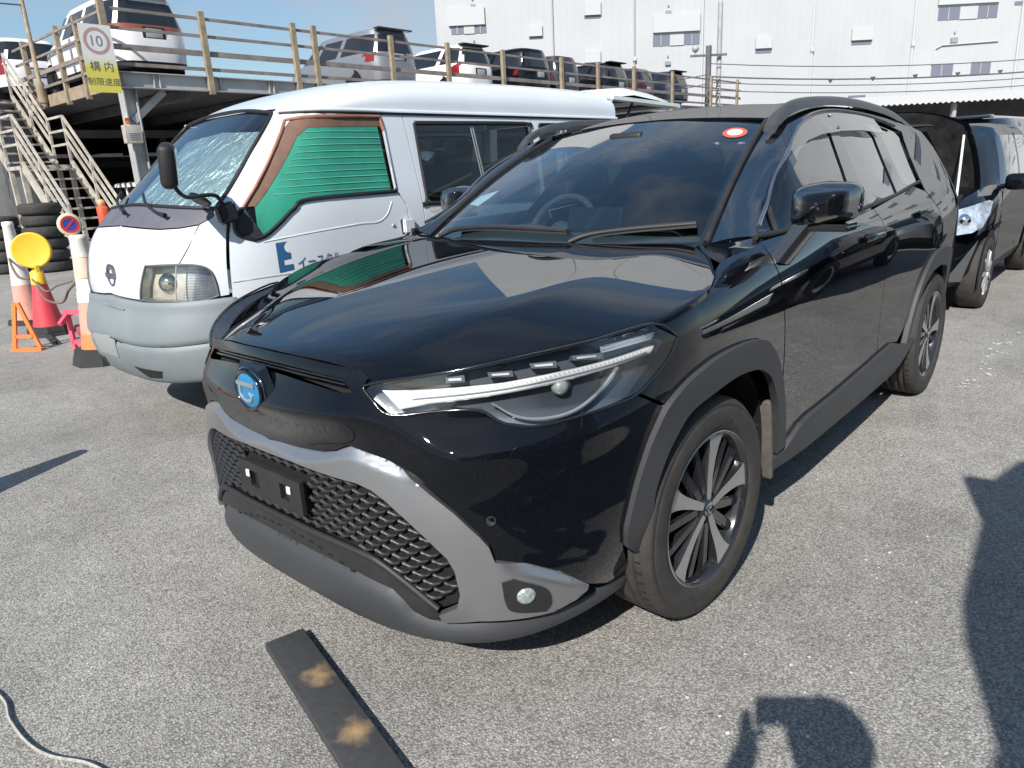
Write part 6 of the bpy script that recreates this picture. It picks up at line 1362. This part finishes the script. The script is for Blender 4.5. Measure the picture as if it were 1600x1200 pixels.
# open bonnet: inner skin and outer skin with struts
bn = []; V = []; F = []
hinge = Vector((.86, 0, 1.01)); up2 = Vector((math.cos(R(118)), 0, math.sin(R(118)))); up2 = Vector((.40, 0, .917)).normalized()
for i in range(9):
    u = i/8*.70
    for k in range(13):
        t = k/12*2-1; w = .70-.10*(i/8)**2; dz = -.05*abs(t)**3
        p = hinge+up2*u*(1-.18*abs(t)**2.5)+Vector((-.917, 0, .40))*(-.02+dz); V.append((p.x, t*w, p.z))
for i in range(8):
    for k in range(12): a = i*13+k; F.append((a, a+1, a+14, a+13))
bo = mesh_obj('bonnet', V, F, M_BLK2, hb_)
V2 = [(v[0]+.018, v[1]*.94, v[2]-.010) for v in V]; mesh_obj('bonnet_lining', V2, F, mat('bonnet_lining', (.020, .019, .019), .6, noise=(9, .8)), bo)
for (u, t0, t1) in ((.18, -.6, .6), (.38, -.55, .55), (.58, -.45, .45)):
    bm = bmesh.new(); a = hinge+up2*u; tube(bm, [(a.x+.03, t0, a.z-.02), (a.x+.035, 0, a.z-.015), (a.x+.03, t1, a.z-.02)], .016, 6); bm_obj('bonnet_rib', bm, M_DARK, bo, 50)
for t0 in (-.35, .35): bm = bmesh.new(); a = hinge+up2*.1; b = hinge+up2*.60; tube(bm, [(a.x+.03, t0*1.4, a.z), (b.x+.03, t0, b.z)], .014, 6); bm_obj('bonnet_rib', bm, M_DARK, bo, 50)
a = hinge+up2*.46; bm = bmesh.new(); box(bm, (a.x+.035, -.10, a.z), (.004, .12, .06), Matrix.Rotation(R(27), 3, 'Y')); bm_obj('bonnet_label', bm, mat('paper_label', (.6, .6, .55), .7), bo)
e_ = hinge+up2*.52; bm = bmesh.new(); tube(bm, [(1.42, .62, .93), (e_.x+.02, .56, e_.z)], .010, 8); bm_obj('bonnet_stay', bm, mat('stay_white', (.62, .68, .64), .4), hb_, 50)
rbox('engine_bay', (1.33, 0, .90), (.72, 1.30, .10), .03, M_VOID, hb_)
for q in ((1.25, .15, .97, .35, .5, .10), (1.5, -.35, .95, .2, .35, .12), (1.45, .45, .95, .16, .14, .10)): rbox('engine_part', q[:3], q[3:], .02, M_DARK, hb_)
for sg in (1, -1):
    # upright wrap-round headlamp
    V = []; F = []; pts = [(1.62, .86, .30), (1.72, .60, .40), (1.60, .74, .60), (1.30, .80, .98)]
    lampP = np.array([(1.865, .50, .66), (1.80, .68, .665), (1.66, .80, .68), (1.52, .845, .72), (1.34, .853, .80), (1.22, .845, .895), (1.36, .83, .91), (1.55, .77, .885), (1.70, .66, .85), (1.80, .54, .80)]); lp = [(x+.012, sg*(y+.006), z) for x, y, z in lampP]; c = np.mean(lp, 0)+np.array([.05, .05*sg, .01])
    lamp_ = mesh_obj('headlight', [tuple(c)]+lp, [(0, i+1, (i+1) % 10+1) if sg > 0 else (0, (i+1) % 10+1, i+1) for i in range(10)], mat('pale_lamp', (.46, .52, .60), .18, .35, 1, noise=(14, .5)), hb_)
    bm = bmesh.new(); bmesh.ops.create_icosphere(bm, subdivisions=2, radius=.055, matrix=Matrix.Translation((1.68, sg*.735, .775))); bm_obj('lamp_bowl', bm, M_CHROME, lamp_, 60)
    bm = bmesh.new(); vs = [bm.verts.new(p) for p in ((1.845, sg*.60, .30), (1.72, sg*.775, .30), (1.60, sg*.842, .62), (1.76, sg*.70, .36))]; bm.faces.new(vs); bm_obj('fog_recess', bm, M_CLAD, hb_)
    mr2 = rbox('wing_mirror', (.62, sg*.93, 1.02), (.11, .20, .14), .045, M_BLK2, hb_); bm = bmesh.new(); tube(bm, [(.62, sg*.80, .98), (.62, sg*.88, .99)], .022, 8); bm_obj('mirror_stalk', bm, M_BLK2, mr2, 50)
    bm = bmesh.new(); 
    for pts in (((.72, .38), (.70, .70), (.62, .98)), ((-.34, .38), (-.34, .98)),): tube(bm, [(x, sg*float(np.interp(z, [r[0] for r in HATCH], [r[3] for r in HATCH])+.0005), z) for x, z in pts], .004, 5)
    bm_obj('door_seam', bm, M_VOID, hb_)['kind'] = 'stuff'
rbox('grille', (1.85, 0, .42), (.04, 1.0, .22), .02, M_DARK, hb_)
# dark car standing beyond it, tail towards the lot
gcar('dark_wagon', 'dark blue wagon with rear spoiler standing behind the hatchback', 'car', MINIVAN, M_NAVY, (-13.2, -.75, 0), R(176), belt=(1.09, 1.60), pillars=(1.35, .45, -.75), wheels=((1.45, .80), (-1.35, .80)), wr=.33, tail=(.85, 1.32, .16), plate=.95, spoiler=M_NAVY)
# vehicles beside the photographer, out of the frame: the truck is guessed from the shadow it throws; both show in the paint
gcar('neighbour_car', 'black small car parked in the next bay to the crossover', 'car', SMALL, M_BLK2, (-6.2, 3.15, 0), 0, belt=(.97, 1.43), pillars=(.9, 0, -1.0), wheels=((1.2, .76), (-1.25, .76)), wr=.30, tail=(.82, 1.2, .16))
tk = thing('box_truck', 'dark box truck beside the photographer, guessed from its shadow', 'truck', (3.36, 3.53, 0), math.pi+.080)
M_TRUCK = mat('truck_blue', (.03, .05, .10), .4, 0, .5)
rbox('cab', (1.70, 0, 1.50), (1.75, 2.06, 2.25), .40, M_TRUCK, tk, seg=6); rbox('cab_window', (2.42, 0, 1.85), (.2, 1.7, .75), .05, M_PRIVGL2, tk); rbox('cargo_box', (-1.25, 0, 1.60), (3.5, 1.72, 1.75), .06, M_TRUCK, tk); rbox('chassis', (.2, 0, .62), (5.0, .9, .22), .03, M_DARK, tk); rbox('bumper', (2.5, 0, .55), (.2, 1.95, .3), .05, M_DARK, tk)
for (x, sg) in ((1.7, 1), (1.7, -1), (-1.6, 1), (-1.6, -1)): simple_wheel(tk, (x, sg*.85, .38), .38, .22, sg)
for sg in (1, -1): rbox('wing_mirror', (2.55, sg*1.12, 1.9), (.08, .16, .34), .03, M_DARK, tk)

# neighbour's lamps and the block of flats across the road: both live in the reflections of the doors and windows
nb = [o for o in bpy.data.objects if o.name.startswith('neighbour_car')][0]
for sg in (1, -1):
    rbox('headlight', (1.72, sg*.58, .72), (.22, .34, .15), .05, mat('lamp_clear', (.6, .62, .62), .15, .4, 1), nb)
rbox('grille', (1.86, 0, .45), (.05, 1.1, .22), .02, M_LAMPG, nb)
gcar('neighbour_car', 'silver small car parked beyond the black one in the next bay', 'car', SMALL, M_SILV2, (-11.3, 3.2, 0), 0, belt=(.97, 1.43), pillars=(.9, 0, -1.0), wheels=((1.2, .76), (-1.25, .76)), wr=.30, tail=(.82, 1.2, .16))
# the warehouse goes on beyond the frame with the same windows; the side glass mirrors it
for k in range(5):
    for z in (2.8, 6.8, 10.8, 14.8, 18.8):
        r = 49+k*8.6+(1.2 if z in (6.8, 14.8) else 0); bm = bmesh.new(); box(bm, (r, -.02, z), (3.6, .06, .95)); bm_obj('window', bm, M_BWIN, wh); bm = bmesh.new(); box(bm, (r, -.12, z+1.05), (3.8, .24, 1.1)); bm_obj('window_hood', bm, M_WALLH, wh)

bm = bmesh.new(); a = Vector((-4.86, -19.0, 5.6)); e2 = Vector((2.5, -17.0, 5.9)); tube(bm, [a.lerp(e2, t)-Vector((0, 0, .25*4*t*(1-t))) for t in np.linspace(0, 1, 12)], .018, 5); tag(bm_obj('overhead_wire', bm, M_DARKST, None, 60), 'thin wire running from the rusty pole past the stair', 'wire')
# ================================================================== cones and yard clutter
M_BASE = mat('rubber_base', (.028, .028, .030), .85, noise=(12, .3))
def cone_mesh(prof, m, parent, name='cone_body', loc=(0, 0, 0), n=28):
    V, F = lathe(prof, n); return mesh_obj(name, [(x+loc[0], y+loc[1], z+loc[2]) for x, y, z in V], F, m, parent)
def octa(parent, z, r, h, name='rubber_weight'):
    bm = bmesh.new(); bmesh.ops.create_cone(bm, cap_ends=True, segments=8, radius1=r, radius2=r*.93, depth=h, matrix=Matrix.Translation((0, 0, z+h/2)) @ Matrix.Rotation(R(22.5), 4, 'Z')); return bm_obj(name, bm, M_BASE, parent)
M_CW = mat('faded_white_cone', (.66, .62, .56), .6, noise=(9, .15)); M_CP = mat('faded_pink_cone', (.62, .30, .23), .6, noise=(7, .15)); M_CO = mat('orange_cone', (.72, .22, .08), .55, noise=(7, .15)); M_CR = mat('red_cone', (.60, .055, .075), .5, noise=(7, .12)); M_YEL = mat('yellow_plastic', (.78, .47, .03), .45, noise=(6, .06)); M_PINKP = mat('neon_pink', (.85, .10, .16), .5); M_ORP = mat('neon_orange', (.90, .20, .05), .5)
# tall white cone with a faded pink foot
c1 = thing('traffic_cone', 'tall white cone with faded pink foot tied with rope', 'cone', (-.52, -7.38, 0))
octa(c1, 0, .22, .05); cone_mesh([(.135, .05), (.098, .42)], M_CP, c1); cone_mesh([(.098, .42), (.072, .70), (.070, .71)], M_CW, c1, 'white_sleeve'); cone_mesh([(.073, .71), (.052, 1.03), (.056, 1.04), (.052, 1.08), (.0, 1.085)], M_CW, c1, 'white_sleeve')
# red cone with the yellow disc
c2 = thing('traffic_cone', 'red cone topped with a round yellow disc', 'cone', (-.41, -6.39, 0))
bb_ = octa(c2, .0, .21, .045); octa(c2, .045, .20, .05); cone_mesh([(.135, .095), (.062, .52)], M_CR, c2); cone_mesh([(.068, .50), (.058, .62), (.030, .64)], M_YEL, c2, 'yellow_sleeve')
bm = bmesh.new(); box(bm, (0, 0, .655), (.03, .11, .06)); bm_obj('disc_neck', bm, M_YEL, c2)
V, F = lathe([(0, .022), (.150, .022), (.160, .026), (.170, .018), (.172, 0), (.170, -.018), (.160, -.026), (.150, -.022), (0, -.022)], 40); dr_ = Vector((CP[0]+.41, CP[1]+6.39, 0)).normalized(); yawd = math.atan2(dr_.y, dr_.x)-R(14)
d_o = mesh_obj('disc', V, F, M_YEL, c2); d_o.matrix_local = Matrix.Translation((0, 0, .825)) @ Matrix.Rotation(yawd, 4, 'Z') @ Matrix.Rotation(R(86), 4, 'Y')
# faded cone with the no-parking disc, half hidden by the van
c3 = thing('traffic_cone', 'faded cone with a small round no-parking disc beside the van', 'cone', (-.25, -4.59, 0))
octa(c3, 0, .23, .07); octa(c3, .07, .21, .06); cone_mesh([(.145, .13), (.125, .25)], M_CO, c3); cone_mesh([(.125, .25), (.098, .50)], M_CP, c3); cone_mesh([(.100, .50), (.092, .58), (.086, .585), (.080, .68), (.078, .69)], M_CW, c3, 'white_sleeve'); cone_mesh([(.083, .69), (.070, .84), (.066, .85)], mat('pale_peach', (.66, .47, .36), .6, noise=(8, .15)), c3, 'peach_sleeve'); cone_mesh([(.070, .85), (.060, .98), (.064, .99), (.058, 1.02), (0, 1.02)], M_CW, c3, 'white_sleeve')
V, F = lathe([(0, .008), (.060, .008)], 32); V2, F2 = lathe([(.060, .008), (.085, .008), (.088, 0), (.085, -.010), (0, -.010)], 32); V3, F3 = lathe([(.048, .0095), (.066, .0095)], 32)
Md = Matrix.Translation((.02, -.06, 1.10)) @ Matrix.Rotation(yawd+R(25), 4, 'Z') @ Matrix.Rotation(R(86), 4, 'Y')
o = mesh_obj('disc', V2, F2, mat('disc_cream', (.66, .56, .38), .5), c3); o.matrix_local = Md; o2 = mesh_obj('disc_face', V, F, mat('sign_blue', (.03, .06, .30), .5), o); o3 = mesh_obj('disc_ring', V3, F3, mat('sign_red', (.50, .03, .05), .5), o)
bm = bmesh.new(); box(bm, (0, 0, .0095), (.016, .11, .002), Matrix.Rotation(R(45), 3, 'Z')); bm_obj('disc_slash', bm, MATS['sign_red'], o)
# cone outside the frame whose shadow points in
c4 = thing('traffic_cone', 'red cone standing alone on the open asphalt', 'cone', (1.50, -2.13, 0)); octa(c4, 0, .20, .05); cone_mesh([(.14, .05), (.045, .70), (0, .705)], M_CR, c4)
# chain-bar brackets leaning on the cones
def bracket(name, label, loc, rz, m, h=.42, w=.20):
    t = thing(name, label, 'cone bracket', loc, rz)
    bm = bmesh.new(); beam(bm, (0, -w/2, 0), (0, -w*.10, h), .035, .02, (1, 0, 0)); bm_obj('bar', bm, m, t); bm = bmesh.new(); beam(bm, (0, w/2, 0), (0, w*.02, h), .035, .02, (1, 0, 0)); bm_obj('bar', bm, m, t)
    bm = bmesh.new(); beam(bm, (0, -w*.36, .13), (0, w*.36, .13), .028, .02, (1, 0, 0)); bm_obj('bar', bm, m, t); bm = bmesh.new(); box(bm, (0, 0, .012), (.06, w*1.15, .024)); bm_obj('foot', bm, m, t); return t
bracket('cone_bracket', 'orange triangular plastic bracket leaning by the red cone', (-.02, -5.72, 0), R(35), M_ORP, .43, .26)
t = thing('cone_bracket', 'pink plastic frame standing between the cones and the van', 'cone bracket', (-.35, -5.15, 0), R(25), 'x'); del t['group']
for a, b in (((0, -.18, 0), (0, -.18, .34)), ((0, .12, 0), (0, .12, .34)), ((0, -.22, .34), (0, .16, .34)), ((0, -.18, .08), (0, .12, .02)), ((.1, -.18, .25), (-.02, -.18, .34))): bm = bmesh.new(); beam(bm, a, b, .035, .03, (1, 0, 0)); bm_obj('bar', bm, M_PINKP, t)
for k, (loc, L, rz, m, lb) in enumerate((((-.30, -6.05, .02), .62, 80, M_BASE, 'black strip lying under the orange bracket'), ((-.55, -5.0, .02), .5, 70, M_BASE, 'black strip lying behind the pink frame'), ((-.62, -6.25, .02), .5, 75, mat('dull_red', (.42, .10, .11), .7), 'dull red strip lying by the red cone'))):
    bm = bmesh.new(); box(bm, (0, 0, 0), (L, .045, .03), Matrix.Rotation(R(rz), 3, 'Z')); o = bm_obj('plastic_strip', bm, m); o.location = loc; tag(o, lb, 'strip')
# ropes between the cones
def rope(name, label, pts, r, m, cat='rope'):
    bm = bmesh.new(); tube(bm, [tuple(p) for p in crom(np.array(pts, float), 8)], r, 6); return tag(bm_obj(name, bm, m, None, 60), label, cat)
M_ROPE = mat('old_rope', (.16, .13, .10), .9, noise=(60, .4)); M_ROPEL = mat('pale_rope', (.33, .325, .30), .85, noise=(120, .35), bump=(220, .8))
rope('cone_rope', 'brown rope slung between the white cone and the red cone', [(-.45, -7.34, .70), (-.40, -7.1, .62), (-.36, -6.8, .55), (-.36, -6.49, .55)], .012, M_ROPE)
rope('cone_rope', 'brown rope slung between the red cone and the faded cone', [(-.36, -6.30, .50), (-.30, -5.9, .40), (-.28, -5.4, .42), (-.22, -4.98, .56), (-.20, -4.72, .64)], .011, M_ROPE)
rope('cone_rope', 'second rope sagging toward the faded cone', [(-.34, -6.32, .56), (-.26, -5.7, .50), (-.18, -5.1, .60), (-.18, -4.72, .66)], .009, M_ROPE)
rope('ground_rope', 'pale twisted rope curling over the asphalt in the corner', [(1.62, -.85, .008), (1.545, -.48, .008), (1.555, -.33, .008), (1.552, -.20, .008), (1.53, -.10, .008), (1.48, .0, .008), (1.46, .10, .008), (1.47, .25, .008)], .0048, M_ROPEL)
# tyre stacks
def tyre_stack(x, y, n, lab):
    for k in range(n):
        V, F = lathe([(.19, 0), (.21, .012), (.28, .0), (.325, .03), (.335, .06), (.335, .14), (.325, .17), (.28, .20), (.21, .188), (.19, .20), (.18, .10), (.19, 0)], 32)
        o = mesh_obj('old_tyre', V, F, M_RUBBER); o.location = (x+random.uniform(-.02, .02), y+random.uniform(-.02, .02), k*.2); o.rotation_euler = (0, 0, random.random()*6); tag(o, lab % ('bottom', 'second', 'third', 'fourth', 'fifth', 'sixth')[k], 'tyre', 'stacked old tyres')
for (x, y, n, w) in ((-2.55, -13.2, 6, 'beside the stair'), (-2.05, -13.9, 5, 'behind the yellow disc'), (-1.95, -14.9, 5, 'at the end of the tyre row')): tyre_stack(x, y, n, 'black worn tyre, %s up in the stack '+w)
# red sack by the stair
sk = thing('red_sack', 'orange red sack hanging at the foot of the stair', 'sack', (-3.95, -14.2, .62)); rbox('bag', (0, 0, .22), (.20, .22, .46), .07, mat('sack_red', (.62, .10, .045), .7, noise=(18, .3)), sk); rbox('bag_neck', (0, 0, .50), (.13, .14, .14), .05, mat('sack_pale', (.66, .34, .16), .7, noise=(22, .4)), sk)
# wheel stop plank
pk = thing('rubber_plank', 'long black rubber plank with tan scuffs before the crossover', 'plank', (.92, -.01, 0), math.atan2(.60, .145)); pm = bpy.data.materials.new('plank_rubber'); pm.use_nodes = True; nt = pm.node_tree; b_ = nt.nodes['Principled BSDF']; b_.inputs['Roughness'].default_value = .75
tcn = nt.nodes.new('ShaderNodeTexCoord'); n1 = nt.nodes.new('ShaderNodeTexNoise'); n1.inputs['Scale'].default_value = 30; n1.inputs['Detail'].default_value = 6
vec = nt.nodes.new('ShaderNodeVectorMath'); vec.operation = 'DISTANCE'; vec.inputs[1].default_value = (.215, .018, .03); vec2 = nt.nodes.new('ShaderNodeVectorMath'); vec2.operation = 'DISTANCE'; vec2.inputs[1].default_value = (.475, .012, .03)
mn = nt.nodes.new('ShaderNodeMath'); mn.operation = 'MINIMUM'; nt.links.new(tcn.outputs['Object'], vec.inputs[0]); nt.links.new(tcn.outputs['Object'], vec2.inputs[0]); nt.links.new(vec.outputs['Value'], mn.inputs[0]); nt.links.new(vec2.outputs['Value'], mn.inputs[1]); nt.links.new(tcn.outputs['Object'], n1.inputs['Vector'])
ma = nt.nodes.new('ShaderNodeMath'); ma.operation = 'MULTIPLY_ADD'; ma.inputs[1].default_value = .085; nt.links.new(n1.outputs[0], ma.inputs[0]); nt.links.new(mn.outputs[0], ma.inputs[2])
rm = nt.nodes.new('ShaderNodeValToRGB'); e = rm.color_ramp.elements; e[0].position = .040; e[0].color = (.33, .22, .115, 1); e[1].position = .095; e[1].color = (.040, .041, .043, 1); nt.links.new(ma.outputs[0], rm.inputs[0]); n3 = nt.nodes.new('ShaderNodeMix'); n3.data_type = 'RGBA'; n3.blend_type = 'MULTIPLY'; n3.inputs[0].default_value = .55; nt.links.new(rm.outputs[0], n3.inputs['A']); n4 = nt.nodes.new('ShaderNodeTexNoise'); n4.inputs['Scale'].default_value = 45; n4.inputs['Detail'].default_value = 6; nt.links.new(tcn.outputs['Object'], n4.inputs['Vector']); mr3 = nt.nodes.new('ShaderNodeMapRange'); mr3.inputs['To Min'].default_value = .4; mr3.inputs['To Max'].default_value = 1.7; nt.links.new(n4.outputs[0], mr3.inputs[0]); nt.links.new(mr3.outputs[0], n3.inputs['B']); nt.links.new(n3.outputs['Result'], b_.inputs['Base Color'])
rbox('board', (.40, .0, .014), (.86, .118, .026), .004, pm, pk)
# worn paint: flecks and a faded line, thin chips on the asphalt
M_CHIP = mat('paint_chip', (.62, .61, .56), .8, noise=(60, .25))
def chips(name, label, centres, spread, n, size, m):
    V = []; F = []
    for _ in range(n):
        c = centres[random.randrange(len(centres))]; x = c[0]+random.gauss(0, spread[0]); y = c[1]+random.gauss(0, spread[1]); s = size*random.uniform(.3, 1)**2*1.4; k0 = len(V); m_ = random.randint(4, 6); a0 = random.random()*6
        for j in range(m_): a = a0+2*math.pi*j/m_; q = s*random.uniform(.5, 1); V.append((x+q*math.cos(a)*1.4, y+q*math.sin(a), .004))
        F.append(tuple(range(k0, k0+m_)))
    o = mesh_obj(name, V, F, m, None, False); o['kind'] = 'stuff'; o['label'] = label; o['category'] = 'paint'; return o
chips('paint_flecks', 'white paint flecks scattered over the asphalt', [(-.1, 1.30), (.1, 1.25), (-1.0, 1.12), (-1.9, 1.15), (-.5, 1.2), (.35, 1.25)], (.35, .10), 110, .0055, M_CHIP)
chips('paint_flecks', 'white paint flecks by the front of the crossover', [(-.02, -2.3), (.08, -2.36), (.9, .9), (.5, 1.1)], (.16, .12), 40, .0050, M_CHIP)
chips('paint_flecks', 'faint white line flecks beyond the rear wheel', [(-6.3-.12*k, .98-.02*k) for k in range(12)]+[(-2.9-.2*k, 1.05) for k in range(8)], (.10, .03), 170, .014, M_CHIP)
chips('loose_grit', 'loose pale grit lying on the asphalt', [(1.2, -.8), (.9, -1.6), (.4, 1.3), (.7, .9), (-.6, 1.2), (1.3, -.2)], (.5, .5), 300, .0032, mat('grit', (.34, .33, .31), .9, noise=(40, .4)))
chips('worn_line', 'faded ochre paint line worn into the asphalt', [(.90+.0009*k, -2.95+.0275*k) for k in range(100)], (.05, .06), 1800, .0030, mat('worn_ochre', (.31, .27, .205), .9, noise=(50, .3)))
# ================================================================== the photographer (outside the frame, seen by shadow and reflection)
def person():
    t = thing('person', 'person in dark clothes holding up a phone before the crossover', 'person', (2.13, 2.00, 0), YAW)
    vs = []; es = []; rs = []
    def v(p, r, par=None):
        vs.append(p); rs.append(r)
        if par is not None: es.append((par, len(vs)-1))
        return len(vs)-1
    pel = v((0, 0, .95), (.15, .12)); ab = v((.01, 0, 1.12), (.14, .11), pel); ch = v((0, 0, 1.24), (.17, .13), ab); nk = v((.01, 0, 1.40), (.06, .06), ch); hd0 = v((.03, 0, 1.45), (.08, .085), nk); hd = v((.04, 0, 1.53), (.115, .125), hd0); ht = v((.03, 0, 1.61), (.09, .105), hd)
    for sg in (1, -1):
        hp = v((0, sg*.10, .90), (.10, .10), pel); kn = v((.03, sg*.12, .50), (.065, .065), hp); an = v((-.01, sg*.13, .09), (.042, .045), kn); v((.15, sg*.15, .04), (.035, .04), an)
        sh = v((0, sg*.19, 1.32), (.065, .065), ch); el = v((.08, sg*.29, 1.10), (.048, .048), sh); wr_ = v((.26, sg*.11, 1.28), (.030, .033), el); v((.31, sg*.075, 1.31), (.032, .025), wr_)
    me = bpy.data.meshes.new('body'); me.from_pydata(vs, es, []); o = bpy.data.objects.new('body', me); C.objects.link(o); o.parent = t
    md = o.modifiers.new('skin', 'SKIN'); 
    for i, r in enumerate(rs): me.skin_vertices[0].data[i].radius = r
    me.skin_vertices[0].data[0].use_root = True; sb = o.modifiers.new('sub', 'SUBSURF'); sb.levels = sb.render_levels = 2
    me.materials.append(mat('dark_clothes', (.025, .027, .035), .85, noise=(14, .2)))
    bpy.context.view_layer.update(); dg = bpy.context.evaluated_depsgraph_get(); m2 = bpy.data.meshes.new_from_object(o.evaluated_get(dg)); bpy.data.objects.remove(o)
    ob = bpy.data.objects.new('body', m2); C.objects.link(ob); ob.parent = t
    m2.polygons.foreach_set('use_smooth', [True]*len(m2.polygons))
    m2.materials.append(mat('skin_tone', (.50, .33, .25), .6)); m2.materials.append(mat('dark_hair', (.012, .011, .010), .6))
    for p in m2.polygons:
        z = p.center.z; x = p.center.x; y = abs(p.center.y)
        if z > 1.42 and x < .06 or z > 1.56: p.material_index = 2
        elif z > 1.39 and y < .13: p.material_index = 1
        elif x > .24 and 1.2 < z < 1.4: p.material_index = 1
    # fingers round the phone
    for sg in (1, -1):
        for k, dz in enumerate((.030, .012, -.006, -.024)):
            bm = bmesh.new(); tube(bm, [(.315, sg*.085, 1.315+dz), (.335, sg*.088, 1.322+dz), (.345, sg*(.070-.004*k), 1.325+dz)], [.009, .0085, .007], 6); bm_obj('finger', bm, MATS['skin_tone'], ob, 60)
        bm = bmesh.new(); tube(bm, [(.305, sg*.075, 1.30), (.315, sg*.06, 1.315), (.318, sg*.04, 1.32)], [.011, .010, .008], 6); bm_obj('thumb', bm, MATS['skin_tone'], ob, 60)
    bm = bmesh.new(); box(bm, (0.04, 0, 0), (.02, .02, .02)); bm_obj('nose', bm, MATS['skin_tone'], ob).location = (.085, 0, 1.50)
    return t
ph_ = person()
phn = rbox('phone', (0, 0, 0), (.010, .150, .074), .006, M_GLOSSBLACK, None); phn.matrix_world = Matrix.Translation(Vector(CP)-fwd*.030-uu*.0) @ Matrix(((fwd.x, -rr.x, uu.x), (fwd.y, -rr.y, uu.y), (fwd.z, -rr.z, uu.z))).to_4x4(); tag(phn, 'black phone held up by the person before the crossover', 'phone')
